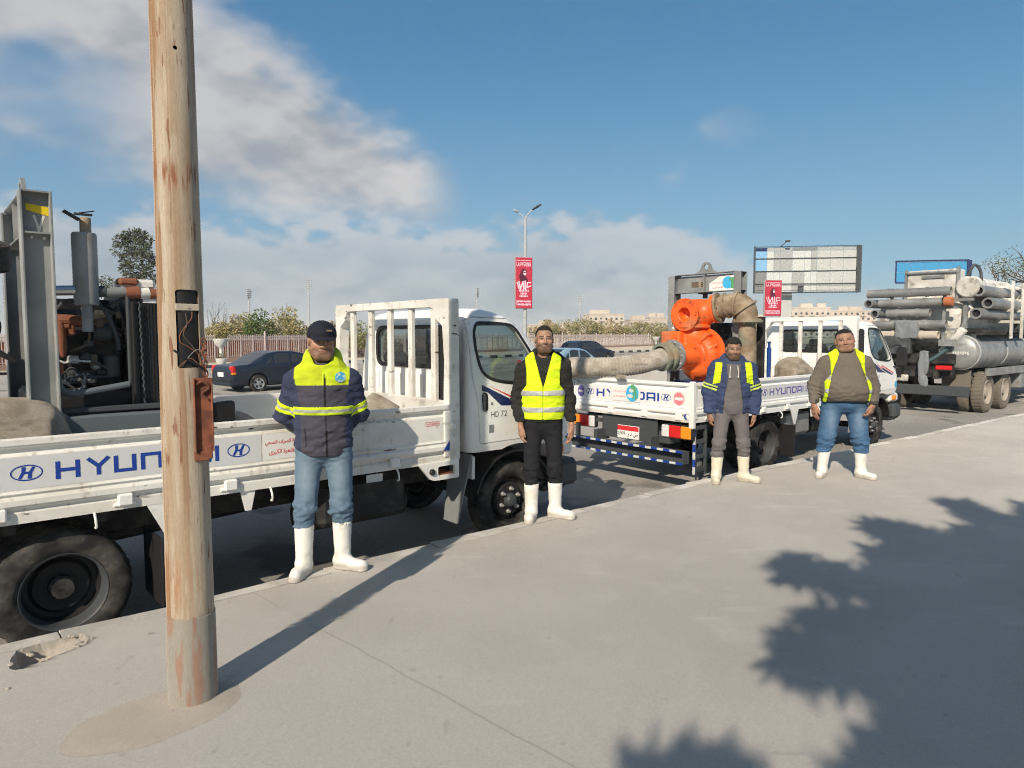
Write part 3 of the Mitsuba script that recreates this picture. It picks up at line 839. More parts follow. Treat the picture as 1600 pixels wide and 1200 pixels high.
def wheel(truck, x, side, rear):
    """side -1 = right. A tyre with its rim, hub and nuts."""
    o = (x, side * (0.86 if rear else 0.82), RW)
    ax = (0, side, 0)
    R = RW
    prof = [(R * .62, -.20), (R * .80, -.205), (R * .93, -.19), (R * .985, -.16), (R, -.12), (R, -.04), (R * .985, 0.0), (R * .93, .022), (R * .82, .030), (R * .70, .022), (R * .635, .008), (R * .62, -.02)]
    w = part(truck, 'wheel', lathe(prof, o, ax, 56), 'tyre_m', 40)
    tr = []
    for k in range(44):
        a = k * 2 * math.pi / 44
        b = bx([0, 0, 0], [0.030, 0.030, 0.008], 0.002)
        for yy, sk in ((-.105, .35), (-.045, -.35)):
            M = np.eye(4)
            c, s = math.cos(a), math.sin(a)
            M[:3, :3] = np.array([[c, 0, -s], [0, 1, 0], [s, 0, c]]) @ np.array([[math.cos(sk), -math.sin(sk), 0], [math.sin(sk), math.cos(sk), 0], [0, 0, 1]])
            M[:3, 3] = [x - s * R, o[1] + side * yy, RW + c * R]
            tr.append(xf(b, M))
    part(w, 'tread', cat(tr), 'tyre_m', False)
    if rear:
        rim = [(R * .635, .004), (R * .625, .012), (R * .60, .006), (R * .585, -.01), (R * .57, -.10), (R * .53, -.15), (R * .46, -.155), (R * .40, -.13), (R * .36, -.135), (R * .20, -.14), (0, -.14)]
        part(w, 'rim', lathe(rim[:5], o, ax, 48), 'darkgrey_m', 40)
        part(w, 'dish', lathe(rim[4:], o, ax, 48), 'black_m', 40)
        part(w, 'hub', lathe([(0.07, -.14), (0.07, -.09), (0.055, -.08), (0, -.08)], o, ax, 24), 'black_m', 30)
        twin = [(R * .62, -.45), (R * .8, -.46), (R * .93, -.445), (R, -.39), (R, -.29), (R * .93, -.245), (R * .8, -.235), (R * .62, -.25)]
        part(truck, 'wheel', lathe(twin, o, ax, 40), 'tyre_m', 40)
    else:
        rim = [(R * .635, .004), (R * .625, .012), (R * .60, .004), (R * .57, -.03), (R * .52, -.06), (R * .47, -.055), (R * .43, -.02), (R * .39, -.005), (R * .30, -.005), (0, -.005)]
        part(w, 'rim', lathe(rim, o, ax, 48), 'grime_m', 40)
        part(w, 'hub', lathe([(0.062, -.005), (0.058, .035), (0.045, .05), (0.02, .055), (0, .055)], o, ax, 24), 'darkgrey_m', 30)
        for k in range(6):
            a = k * math.pi / 3 + 0.35
            q = (x + 0.104 * math.cos(a), o[1], RW + 0.104 * math.sin(a))
            part(w, 'nut', lathe([(0.021, -.004), (0.021, .006), (0.014, .012), (0.013, .032), (0.006, .036), (0, .036)], q, ax, 10), 'nut_m', 30)
    return w


GATE = [(-.045, ZB), (-.012, ZB), (-.012, .895), (-.016, .90), (-.024, .912), (-.020, .925), (.004, .932), (.012, .942), (.012, .972), (.002, .984), (-.006, .990), (-.004, 1.0), (.006, 1.008), (-.006, 1.022),
        (-.008, 1.212), (-.032, 1.232), (-.034, 1.256), (-.004, 1.266), (.004, 1.276), (.004, 1.305), (0, ZR), (-.045, ZR)]


def gate(L):
    """A drop side of length L in its own frame: u along, outward = -v, z up."""
    g = prism(Polygon([(-o, z) for o, z in GATE]), L - 0.004, 'yz', L / 2)
    ends = [bx([0.03, 0.012, (0.88 + 1.262) / 2], [0.06, 0.030, 1.262 - 0.88], .008), bx([L - 0.03, 0.012, (0.88 + 1.262) / 2], [0.06, 0.030, 1.262 - 0.88], .008)]
    return cat([g] + ends)


def M_gate(x, y, ang):
    return mat4(x, y, 0, ang)


def half_w(z):
    return np.interp(z, [.87, .95, 1.25, 1.35, 1.5, 1.7, 1.9, 1.98, 2.04, 2.085, 2.11, 2.12], [.935, .95, .955, .95, .938, .912, .882, .868, .845, .79, .70, .45])


CABZ = [(.87, 2.945, 4.20), (.95, 2.93, 4.23), (1.1, 2.925, 4.23), (1.25, 2.925, 4.17), (1.35, 2.93, 4.11), (1.5, 2.935, 4.02), (1.6, 2.94, 3.96), (1.7, 2.945, 3.89), (1.8, 2.95, 3.81), (1.9, 2.955, 3.715), (1.98, 2.97, 3.62), (2.04, 2.99, 3.52), (2.085, 3.04, 3.38), (2.11, 3.12, 3.25), (2.12, 3.18, 3.2)]


def cab_front(z): return np.interp(z, [c[0] for c in CABZ], [c[2] for c in CABZ])


def cab_loft(inset):
    V = []
    n = 0
    for z, xr, xfr in CABZ:
        w = half_w(z) - inset
        x0, x1 = xr + inset, max(xfr - inset, xr + inset + .02)
        rr, rf = min(.085, (x1 - x0) * .45), min(.20, (x1 - x0) * .45, w * .45)
        ring = []
        for cx, cy, r, a0 in ((x1 - rf, -w + rf, rf, -90), (x1 - rf, w - rf, rf, 0), (x0 + rr, w - rr, rr, 90), (x0 + rr, -w + rr, rr, 180)):
            for k in range(9):
                a = rad(a0 + k * 90 / 8)
                ring.append((cx + r * math.cos(a), cy + r * math.sin(a)))
        ring = np.array(ring)
        n = len(ring)
        zz = z + (inset if z < .9 else -inset if z > 2.0 else 0)
        V.append(np.c_[ring, np.full(n, zz)])
    m = len(V)
    V = np.vstack(V + [[[3.19, 0, CABZ[-1][0] - inset]], [[3.6, 0, CABZ[0][0] + inset]]])
    i, k = np.meshgrid(np.arange(m - 1), np.arange(n), indexing='ij')
    q = np.stack([i * n + k, i * n + (k + 1) % n, (i + 1) * n + (k + 1) % n, (i + 1) * n + k], -1).reshape(-1, 4)
    k = np.arange(n)
    F = np.vstack([q[:, [0, 1, 2]], q[:, [0, 2, 3]], np.stack([(m - 1) * n + k, (m - 1) * n + (k + 1) % n, k * 0 + m * n], 1), np.stack([(k + 1) % n, k, k * 0 + m * n + 1], 1)])
    return mf(trimesh.Trimesh(V, F, process=False))


DOORWIN = Polygon(curve([(3.045, 1.90), (3.07, 1.955), (3.13, 1.975), (3.40, 1.965), (3.50, 1.93), (3.60, 1.80), (3.74, 1.60), (3.80, 1.49), (3.74, 1.455), (3.60, 1.45), (3.34, 1.472), (3.18, 1.51), (3.10, 1.57), (3.065, 1.66), (3.045, 1.78), (3.045, 1.90)], 5)).buffer(0)
DOOR = Polygon([(2.985, 2.0), (3.03, 2.03), (3.45, 2.02), (3.54, 1.965), (3.66, 1.82), (3.84, 1.52), (3.93, 1.32), (3.95, 1.0), (3.93, .95), (3.75, .955), (3.07, .945), (3.05, .96), (3.03, 1.30), (2.99, 1.5)])


def on_side(off, s=-1):
    return lambda u, v: np.stack([u, s * (half_w(v) + off), v], 1)


def make_cab(tr):
    shell = cab_loft(0.0) - cab_loft(0.045)
    solid = {}
    for s in (-1, 1):
        win = mf(prism(DOORWIN, .5, 'xz', s * .9))
        shell = shell - (win if win.volume() > 0 else mf(xf(prism(DOORWIN, .5, 'xz', s * .9), np.eye(4))))
    arch = prism(Point(WB, .40).buffer(.505, quad_segs=16).intersection(sbox(2, .5, 5, 1.2)), 3.0, 'xz', 0)
    shell = shell - mf(arch)
    rear = rrect(-.56, 1.60, .56, 1.945, .085)
    shell = shell - mf(prism(rear, .3, 'yz', 2.94))
    ws = Polygon([(-.80, 1.36), (.80, 1.36), (.72, 1.97), (-.72, 1.97)])
    shell = shell - mf(prism(ws, 1.2, 'yz', 4.1))
    doors = {}
    for s in (-1, 1):
        dz = mf(prism(DOOR, .30, 'xz', s * .93))
        doors[s] = shell ^ dz
        shell = shell - mf(prism(DOOR.buffer(.006), .32, 'xz', s * .93))
    cab = part(tr, 'cab', tm(shell), 'white_m', 28)
    # ribs of the back wall
    ribs = [prism(Polygon([(y - .05, 0), (y - .035, .014), (y + .035, .014), (y + .05, 0)]), .52, 'xy', 1.26) for y in (-.62, -.42, -.22, -.02, .18, .38, .58)]
    rot = np.array([[0, -1, 0, 2.926], [1, 0, 0, 0], [0, 0, 1, 0], [0, 0, 0, 1.0]])
    part(cab, 'back_rib', cat([xf(r, rot) for r in ribs]), 'white_m', 30)
    d = {}
    for s in (-1, 1):
        d[s] = part(tr, 'door', tm(doors[s]), 'white_m', 28)
        part(d[s], 'window_seal', sheet(DOORWIN.buffer(.022).difference(DOORWIN.buffer(-.006)), on_side(.004, s), .08), 'black_m', True)
        part(d[s], 'window_pane', sheet(DOORWIN.buffer(.004), on_side(-.020, s), .12), 'glass_m', True)
        part(d[s], 'handle_recess', sheet(rrect(3.07, 1.22, 3.135, 1.385, .03), on_side(.003, s)), 'black_m', False)
        part(d[s], 'handle', bx([3.085, s * (.955 + .012), 1.30], [.022, .02, .15], .006), 'darkgrey_m')
        part(d[s], 'lock', lathe([(.013, 0), (.013, .004), (0, .005)], (3.175, s * .956, 1.285), (0, s, 0), 16), 'midgrey_m')
    s = -1
    blue = unary_union([Polygon([(3.075, 1.455), (3.45, 1.335), (3.45, 1.24), (3.30, 1.24)]), Polygon([(3.475, 1.33), (3.92, 1.20), (3.92, 1.185), (3.60, 1.24), (3.475, 1.27)]), Polygon([(3.31, 1.255), (3.46, 1.20), (3.8, 1.15), (3.55, 1.20)])])
    blue = unary_union([Polygon([(3.075, 1.452), (3.075, 1.40), (3.135, 1.385), (3.28, 1.262), (3.60, 1.245), (3.50, 1.275), (3.44, 1.29)]), Polygon([(3.46, 1.335), (3.88, 1.21), (3.86, 1.195), (3.66, 1.235), (3.46, 1.30)])])
    part(d[s], 'stripe', sheet(blue, on_side(.003, s), .1), 'navy_m', True)
    red = Polygon([(3.075, 1.478), (3.075, 1.466), (3.43, 1.325), (3.435, 1.372), (3.445, 1.372), (3.90, 1.235), (3.90, 1.223), (3.455, 1.358), (3.445, 1.308)]).buffer(.0035)
    part(d[s], 'stripe', sheet(red, on_side(.0035, s), .1), 'red_m', True)
    part(d[s], 'lettering', sheet(latin('HD 72', 3.17, 1.165, 3.345, 1.215, False), on_side(.003, s)), 'black_m', False)
    part(d[s], 'sticker', sheet(rrect(3.145, 1.03, 3.20, 1.10, .004), on_side(.003, s)), 'midgrey_m', False)
    seal = rear.buffer(.025).difference(rear.buffer(-.012))
    part(cab, 'rear_window_seal', prism(seal, .022, 'yz', 2.936), 'black_m')
    part(cab, 'rear_window', sheet(rear.buffer(-.006), lambda u, v: np.stack([u * 0 + 2.955, u, v], 1)), 'glass_m', False)
    part(cab, 'windscreen', sheet(ws, lambda u, v: np.stack([cab_front(v) - .02 - .10 * (u / .8) ** 4, u, v], 1), .12), 'glass_m', True)
    # inside: seats, dashboard, steering wheel
    for y in (-.45, .0, .47):
        part(cab, 'seat', cat([bx([3.24, y, 1.28], [.42, .42, .16], .05), xf(bx([3.08, y, 1.46], [.12, .40, .50], .05), np.eye(4)), bx([3.07, y, 1.74], [.09, .24, .13], .03)]), 'seat_m')
    part(cab, 'dashboard', bx([3.93, 0, 1.28], [.36, 1.70, .22], .05), 'seat_m')
    a = np.linspace(0, 2 * math.pi, 25)
    part(cab, 'steering_wheel', cat([tube(np.stack([3.62 + .12 * np.sin(a), .45 + .2 * np.cos(a), 1.47 + .15 * np.sin(a)], 1), .014, 6, False), rod([3.62, .45, 1.47], [3.82, .45, 1.25], .022)]), 'black_m', True)
    part(cab, 'floor_pan', bx([3.58, 0, .975], [1.20, 1.76, .04]), 'black_m')
    low = [(.86, 4.32, .93), (.72, 4.35, .93), (.66, 4.37, .92)]
    part(tr, 'front_panel', bx([4.06, 0, .80], [.34, 1.84, .15], .03), 'white_m')
    bp = part(tr, 'bumper', bx([4.12, 0, .56], [.30, 1.94, .26], .05), 'darkgrey_m')
    for s in (-1, 1):
        part(tr, 'headlight', bx([4.20, s * .72, .80], [.10, .28, .13], .03), 'lampwhite_m')
        part(tr, 'side_lamp', bx([4.02, s * .935, .80], [.10, .04, .09], .015), 'lampamber_m')
        part(tr, 'step', bx([3.95, s * .86, .44], [.30, .16, .05], .01), 'black_m')
        m = part(tr, 'mirror', bx([3.95, s * 1.06, 1.50], [.08, .17, .34], .035), 'black_m')
        part(m, 'arm', tube(curve([(3.80, s * .90, 1.66), (3.90, s * 1.0, 1.71), (3.95, s * 1.06, 1.66)], 6), .014, 8), 'black_m', True)
        part(m, 'arm', tube(curve([(3.90, s * .94, 1.34), (3.94, s * 1.02, 1.32), (3.95, s * 1.06, 1.36)], 6), .014, 8), 'black_m', True)
        # mudguard and flap behind the front wheel
        part(tr, 'mudguard', tube([(WB + .44 * math.cos(rad(t)), s * .80, .38 + .44 * math.sin(rad(t))) for t in range(40, 186, 12)], .11, 4, True, 1.0) if False else prism(Point(WB, .38).buffer(.46, quad_segs=20).difference(Point(WB, .38).buffer(.445, quad_segs=20)).intersection(sbox(2.5, .50, 4.2, 1.0)), .30, 'xz', s * .76), 'black_m')
        fl = Polygon([(-.16, 0), (.10, 0), (.13, -.25), (.10, -.60), (-.10, -.60), (-.13, -.30)])
        m = prism(fl, .012, 'xy')
        part(tr, 'mud_flap', xf(m, np.array([[0, .19, 1, 2.955], [1, 0, 0, s * .80], [0, .98, -.19, .86], [0, 0, 0, 1.0]])), 'midgrey_m')
        part(tr, 'flap_bracket', bx([2.99, s * .83, .74], [.03, .22, .20], .008), 'white_m')
    return cab


def make_truck(M, label, second):
    tr = thing('flatbed_truck', label, 'truck', M, 'white flatbed trucks along the kerb')
    wheel(tr, 0, -1, True); wheel(tr, 0, 1, True); wheel(tr, WB, -1, False); wheel(tr, WB, 1, False)
    # chassis
    part(tr, 'chassis', cat([bx([1.2, s * .38, .66], [6.0, .07, .20], .01) for s in (-1, 1)] + [bx([x, 0, .66], [.08, .72, .14]) for x in (-1.5, -.6, .4, 1.3, 2.2, 3.2)]
                            + [rod([0, -.8, .365], [0, .8, .365], .06), lathe([(.01, -.16), (.13, -.10), (.16, 0), (.13, .10), (.01, .16)], (0, 0, .38), (1, 0, 0), 20), rod([WB, -.75, .33], [WB, .75, .33], .05),
                               rod([.15, 0, .42], [2.8, 0, .58], .045)]), 'grime_m')
    part(tr, 'cross_member', cat([bx([x, 0, .80], [.05, 1.86, .07]) for x in np.arange(-1.6, 2.7, .45)]), 'grime_m')
    part(tr, 'fuel_tank' if second else 'battery_box', bx([.90 if second else 2.0, -.66, .60], [.76, .36, .36], .05), 'galv_m' if second else 'grime_m')
    part(tr, 'spare_tank', bx([1.1, .62, .60], [.9, .38, .36], .05), 'grime_m')
    part(tr, 'air_tank', rod([1.55, -.60, .50], [2.45, -.60, .50], .13, n=20), 'grime_m', 40)
    for s in (-1, 1):
        part(tr, 'rear_mud_flap', bx([.50, s * .80, .40], [.014, .44, .44], .003), 'black_m')
    part(tr, 'bed_floor', bx([(XT + 2.78) / 2, 0, .865], [2.78 - XT, 1.9, .055], .004), 'worn_m')
    # drop sides
    g = {}
    L = 2.70 - XT - .03
    gr = part(tr, 'side_gate', gate(L), 'worn_m' if not second else 'white_m', 20, M=M_gate(XT + .03, -HW, 0))
    gl = part(tr, 'side_gate', gate(L), 'white_m', 20, M=M_gate(2.70, HW, math.pi))
    tg = part(tr, 'tailgate', gate(2 * HW - .08), 'white_m', 20, M=M_gate(XT, HW - .04, -math.pi / 2))
    side = lambda off: (lambda u, v: np.stack([u, u * 0 - HW - off, v], 1))
    for x in np.arange(-1.55, 2.7, .62):
        part(gr, 'hinge', cat([bx([x, -HW - .004, .895], [.085, .034, .075], .010), rod([x - .06, -HW + .012, .865], [x + .06, -HW + .012, .865], .012, n=8)]), 'white_m')
    for x in (-.95, .15, 1.2, 2.2):
        part(tr, 'rope_hook', tube(curve([(x, -HW + .02, .84), (x, -HW - .012, .80), (x + .004, -HW - .005, .755), (x, -HW + .012, .75)], 5), .008, 6), 'white_m', True)
    # white stays under the bed edge
    part(tr, 'stay', prism(Polygon([(.43, .835), (.64, .835), (.565, .63), (.53, .63)]), .012, 'xz', -HW + .02), 'white_m')
    part(tr, 'stay', prism(Polygon([(1.0, .835), (1.10, .835), (1.07, .70), (1.03, .70)]), .012, 'xz', -HW + .03), 'white_m')
    # corner plate with its hand hole
    cp = Polygon([(2.40, .836), (2.50, .715), (2.54, .70), (2.775, .70), (2.785, .71), (2.785, .85), (2.40, .85)]).difference(rrect(2.575, .735, 2.745, .812, .018))
    cpk = part(tr, 'corner_plate', prism(cp, .03, 'xz', -HW + .012), 'white_m')
    part(cpk, 'bolt', lathe([(.026, 0), (.026, .012), (.015, .022), (0, .024)], (2.515, -HW - .003, .775), (0, -1, 0), 14), 'grime_m')
    part(cpk, 'step_tread', bx([2.66, -HW + .10, .738], [.17, .16, .012]), 'rust_m')
    # headboard
    hb_hw = HW if not second else .85
    k = hb_hw / HW
    hp = [(-1.0 * k, .85), (-1.0 * k, 1.30), (-.995 * k, 2.15), (-.98 * k, 2.178), (0, 2.178), (0, 2.112), (-.73 * k, 2.112), (-.765 * k, 2.09), (-.785 * k, 2.05), (-.80 * k, 2.02), (-.855 * k, 1.985), (-.90 * k, 1.95), (-.925 * k, 1.68), (-.90 * k, .85)]
    half = Polygon(hp)
    full = unary_union([half, affinity.scale(half, -1, 1, origin=(0, 0))]).buffer(.004).buffer(-.004)
    hb = part(tr, 'headboard', prism(full, .10, 'yz', XH + .03), 'white_m' if second else 'worn_m', 30)
    part(hb, 'lower_rail', bx([XH + .03, 0, 1.10], [.05, 1.80 * k, .46], .006), 'cream_m')
    for y in (.70, .34, -.01, -.365, -.725) if not second else (.465, .116, -.23, -.57):
        part(hb, 'bar', bx([XH + .025, y, 1.71], [.046, .062, .82], .008), 'worn_m')
    part(tr, 'gate_latch', cat([bx([2.70, -HW - .012, 1.20], [.022, .022, .19], .006), rod([2.70, -HW - .02, 1.14], [2.70, -HW - .045, 1.15], .012, n=8), bx([2.725, -HW - .008, 1.13], [.05, .02, .03], .006)]), 'white_m')
    part(tr, 'corner_post', bx([XT + .005, -HW + .012, 1.05], [.065, .065, .56], .012), 'white_m')
    part(tr, 'corner_post', bx([XT + .005, HW - .012, 1.05], [.065, .065, .56], .012), 'white_m')
    part(tr, 'air_intake', cat([bx([2.83, -.80, 1.55], [.12, .20, .85], .03), bx([2.85, -.62, 1.15], [.10, .3, .2], .03)]), 'black_m')
    # stickers and lettering on the right side
    wm = wordmark()
    em = emblem()
    if not second:
        st = part(gr, 'sticker', sheet(sbox(-.33, 1.028, 1.14, 1.208), side(-.0045)), 'sticker_m', False, label='pale grey maker sticker along the side gate')
        part(gr, 'sticker', sheet(sbox(1.15, 1.03, 1.43, 1.208), side(-.0045)), 'paper_m', False)
        part(gr, 'lettering', sheet(fit(wm, -.035, 1.064, .862, 1.172), side(-.0025)), 'blue_m', False)
        for x0, x1 in ((-.245, -.094), (.915, 1.062)):
            part(gr, 'emblem', sheet(fit(em, x0, 1.074, x1, 1.164), side(-.0025)), 'blue_m', False)
        part(gr, 'lettering', sheet(fit(arabic('a'), 1.165, 1.125, 1.42, 1.165), side(-.0025)), 'redtext_m', False)
        part(gr, 'lettering', sheet(fit(arabic('b'), 1.19, 1.06, 1.40, 1.10), side(-.0025)), 'redtext_m', False)
        ring = rrect(2.455, 1.148, 2.60, 1.182, .016)
        part(gr, 'badge', sheet(unary_union([ring.difference(ring.buffer(-.003)), fit(wm, 2.475, 1.158, 2.585, 1.172)]), side(-.0045)), 'redtext_m', False)
        part(tr, 'corner_mark', sheet(Polygon([(2.62, .94), (2.685, 1.02), (2.685, .935)]), side(.0135)), 'blue_m', False)
        part(gr, 'number_plate', sheet(rrect(1.93, .765, 2.07, .825, .006), side(-.01)), 'chalk_m', False)
    else:
        part(gr, 'sticker', sheet(sbox(-.36, 1.028, .98, 1.208), side(-.0045)), 'sticker_m', False)
        part(gr, 'lettering', sheet(fit(wm, -.171, 1.07, .737, 1.172), side(-.0025)), 'violet_m', False)
        for x0, x1 in ((-.36, -.21), (.78, .93)):
            part(gr, 'emblem', sheet(fit(em, x0, 1.074, x1, 1.164), side(-.0025)), 'violet_m', False)
    make_cab(tr)
    return tr, gr, tg


tr1, gr1, tg1 = make_truck(TRUCK1, 'white flatbed truck behind the rusty pole, carrying the dark engine pump', False)
tr2, gr2, tg2 = make_truck(TRUCK2, 'white flatbed truck carrying the orange pump, its red and amber tail lamps showing', True)


def tail(tr, tg):
    """The rear fittings of the farther truck."""
    back = lambda off: (lambda u, v: np.stack([u * 0 + XT - off, -u, v], 1))
    # u runs to the right as one stands behind the truck: y = -u
    wm, em = wordmark(), emblem()
    part(tg, 'sticker', sheet(sbox(-.90, 1.028, .90, 1.208), back(-.0045)), 'paper_m', False)
    w = fit(wm, -.54, 1.062, .50, 1.172)
    for cut in (sbox(-2, 1, -.30, 1.3), sbox(.21, 1, 2, 1.3)):
        part(tg, 'lettering', sheet(w.intersection(cut), back(-.0025)), 'blue_m', False)
    for a, b in ((-.735, -.585), (.53, .68)):
        part(tg, 'emblem', sheet(fit(em, a, 1.074, b, 1.162), back(-.0025)), 'blue_m', False)
    st = part(tg, 'notice', sheet(Polygon([(-.29, 1.03), (-.29, 1.17), (-.05, 1.235), (.21, 1.235), (.21, 1.03)]), back(.006)), 'paper_m', False)
    part(st, 'lettering', sheet(unary_union([fit(arabic('a'), -.28, 1.135, -.02, 1.165), fit(arabic('b'), -.24, 1.07, -.03, 1.10)]), back(.0075)), 'signpink_m', False)
    globe = Point(.085, 1.135).buffer(.103, quad_segs=16)
    part(st, 'globe_print', sheet(globe, back(.0085)), 'skyblue_m', False)
    part(st, 'globe_print', sheet(unary_union([affinity.rotate(sbox(.10, 1.06, .125, 1.22), -12), sbox(.13, 1.05, .15, 1.17), sbox(.155, 1.07, .17, 1.15), Point(.09, 1.215).buffer(.035), Point(.125, 1.19).buffer(.03)]).intersection(Point(.10, 1.135).buffer(.115)), back(.0095)), 'green_m', False)
    part(st, 'globe_print', sheet(unary_union([affinity.scale(Point(.05, 1.10).buffer(.05), 1, .5), affinity.scale(Point(.07, 1.17).buffer(.04), 1, .6)]), back(.0095)), 'sticker_m', False)
    a = part(tg, 'warning_disc', sheet(affinity.scale(Point(-.83, 1.115).buffer(.078), .8, 1), back(-.002)), 'violet_m', False)
    part(a, 'bar', sheet(sbox(-.875, 1.10, -.785, 1.125), back(-.0005)), 'sticker_m', False)
    b = part(tg, 'no_entry_disc', sheet(affinity.scale(Point(.795, 1.115).buffer(.085), .95, 1), back(-.002)), 'signpink_m', False)
    part(b, 'bar', sheet(sbox(.735, 1.097, .855, 1.133), back(-.0005)), 'paper_m', False)
    part(b, 'rim', sheet(affinity.scale(Point(.795, 1.115).buffer(.082).difference(Point(.795, 1.115).buffer(.076)), .95, 1), back(-.0005)), 'paper_m', False)
    for u in (-.86, -.28, .28, .80):
        part(tg, 'hinge', bx([XT - .004, -u, .895], [.034, .10, .085], .012), 'white_m')
    part(tg, 'corner_mark', sheet(Polygon([(.875, .915), (.925, .96), (.90, .915), (.93, .88), (.91, .875)]), back(.014)), 'blue_m', False)
    for s in (-1, 1):
        L = part(tr, 'tail_lamp', bx([XT + .03, s * .775, .715], [.07, .44, .17], .015), 'black_m')
        for y0, y1, m in ((.56, .665, 'lampwhite_m'), (.67, .835, 'lampred_m'), (.84, .985, 'lampamber_m')):
            part(L, 'lens', bx([XT - .012, s * (y0 + y1) / 2, .715], [.03, y1 - y0, .15], .012), m)
    part(tr, 'rear_panel', cat([bx([XT + .06, .02, .68], [.02, .92, .30], .004), bx([XT + .04, .62, .74], [.05, .30, .05]), bx([XT + .10, -.52, .62], [.18, .05, .14], .005), bx([XT + .12, -.60, .60], [.24, .12, .10], .01)]), 'darkgrey_m')
    pl = part(tr, 'number_plate', bx([XT + .035, .01, .625], [.012, .36, .17], .004), 'paper_m')
    backp = lambda off: (lambda u, v: np.stack([u * 0 + XT + .0275 - off, -u, v], 1))
    part(pl, 'band', sheet(sbox(-.185, .645, .165, .705), backp(.001)), 'red_m', False)
    part(pl, 'lettering', sheet(fit(arabic('plate'), -.17, .565, .15, .63), backp(.001)), 'black_m', False)
    # channel section step bumper with its blue and white edges
    x0 = -2.0
    bm = part(tr, 'step_bumper', cat([bx([x0 + .05, 0, .445], [.02, 2.0, .13]), bx([x0, 0, .512], [.12, 2.0, .012]), bx([x0, 0, .378], [.12, 2.0, .012]), bx([x0, -1.0, .445], [.12, .012, .146]), bx([x0, 1.0, .445], [.12, .012, .146]),
                                      bx([-1.86, .45, .56], [.24, .06, .14]), bx([-1.86, -.45, .56], [.24, .06, .14]), bx([-1.95, .80, .60], [.05, .05, .18])]), 'darkgrey_m')
    n = 22
    for zz in (.515, .377):
        for k in range(n):
            part(bm, 'edge_mark', bx([x0 - .064, 1.0 - (k + .5) * 2.0 / n, zz], [.010, 2.0 / n, .026]), 'blue_m' if k % 2 else 'panelwhite_m', False)
    lad = [bx([x, -.95, .50], [.035, .035, .60], .004) for x in (-1.76, -1.54)] + [bx([-1.65, -.95, z], [.22, .03, .05], .004) for z in (.26, .42, .60, .77)]
    lk = part(tr, 'side_guard', cat(lad), 'darkgrey_m')
    for k, z in enumerate(np.arange(.26, .80, .09)):
        part(lk, 'edge_mark', bx([-1.781, -.962, z], [.008, .034, .09]), 'blue_m' if k % 2 else 'panelwhite_m', False)
    part(tr, 'landing_leg', cat([rod([-1.60, -.88, .02], [-1.60, -.88, .30], .022), lathe([(.10, 0), (.10, .012), (.03, .03), (0, .035)], (-1.60, -.88, .004), (0, 0, 1), 24), bx([-1.60, -.88, .32], [.10, .08, .08], .01)]), 'galv_m')
    cabk = [k for k in scene if k.startswith(tr + '__cab')][0]
    part(cabk, 'emblem_print', sheet(affinity.scale(Point(4.02, 1.03).buffer(.055), .8, 1.1), on_side(.004, -1)), 'skyblue_m', False)
    part(cabk, 'roof_lamp', bx([3.16, -.35, 2.15], [.16, .36, .08], .03), 'skyblue_m')


tail(tr2, tg2)
# ---------------------------------------------------------------- the pump units on the truck beds
BED = 0.893


def portal(u, x, digit, z1=2.74):
    """The lifting frame: two I-section columns, a web beam and the lifting eye."""
    for s in (-1, 1):
        y = s * .545
        c = cat([bx([x, y - s * .01, (BED + z1) / 2], [.15, .012, z1 - BED - .004]), bx([x - .075, y, (BED + z1) / 2], [.014, .11, z1 - BED], .003), bx([x + .075, y, (BED + z1) / 2], [.014, .11, z1 - BED], .003),
                 bx([x, y, BED + .012], [.24, .18, .022], .003), bx([x, y, z1 - .25], [.148, .096, .010]), bx([x, y, z1 - .006], [.15, .10, .010])])
        part(u, 'column', c, 'steel_m', False)
    b = cat([bx([x, 0, z1 - .135], [.014, .976, .23]), bx([x, 0, z1 + .0035], [.13, .976, .013], .003), bx([x, 0, z1 - .255], [.13, .976, .013], .003), bx([x - .03, 0, z1 - .125], [.06, .014, .23])])
    part(u, 'cross_beam', b, 'steel_m', False)
    eye = Polygon([(-.18, z1 + .01), (-.10, z1 + .06), (-.07, z1 + .13), (-.03, z1 + .165), (.03, z1 + .165), (.07, z1 + .13), (.10, z1 + .06), (.18, z1 + .01)]).difference(Point(0, z1 + .10).buffer(.038))
    part(u, 'lifting_eye', prism(eye, .025, 'yz', x), 'steel_m', 30)


# ---- unit on the nearer truck
u1 = thing('engine_pump_unit', 'dark diesel engine pump with grey lifting frame and tall grey silencer behind the rusty pole', 'pump', TRUCK1)
portal(u1, -.02, 7)
out = lambda off: (lambda u, v: np.stack([u, u * 0 - .541 - off, v], 1))
part(u1, 'number', sheet(fit(arabic('seven'), -.035, 2.50, .03, 2.60), lambda u, v: np.stack([u, u * 0 - .5425, v], 1)), 'chalk_m', False)
part(u1, 'yellow_stripe', sheet(Polygon([(-.066, 2.665), (-.066, 2.625), (.066, 2.595), (.066, 2.65)]), lambda u, v: np.stack([u, u * 0 - .5425, v], 1)), 'yellow_m', False)
part(u1, 'stud', cat([lathe([(.009, 0), (.009, .012), (0, .016)], (xx, -.541, 2.465), (0, -1, 0), 10) for xx in (-.045, .02)]), 'chalk_m', kind='stuff')
nt = part(u1, 'notice', sheet(Polygon([(-.46, 2.50), (.46, 2.50), (.46, 2.69), (-.46, 2.69)]), lambda u, v: np.stack([u * 0 - .030, -u, v], 1)), 'paper_m', False)
part(nt, 'lettering', sheet(unary_union([fit(arabic('a'), -.1, 2.61, .44, 2.67), fit(arabic('b'), -.05, 2.53, .40, 2.59)]), lambda u, v: np.stack([u * 0 - .0315, -u, v], 1)), 'red_m', False)
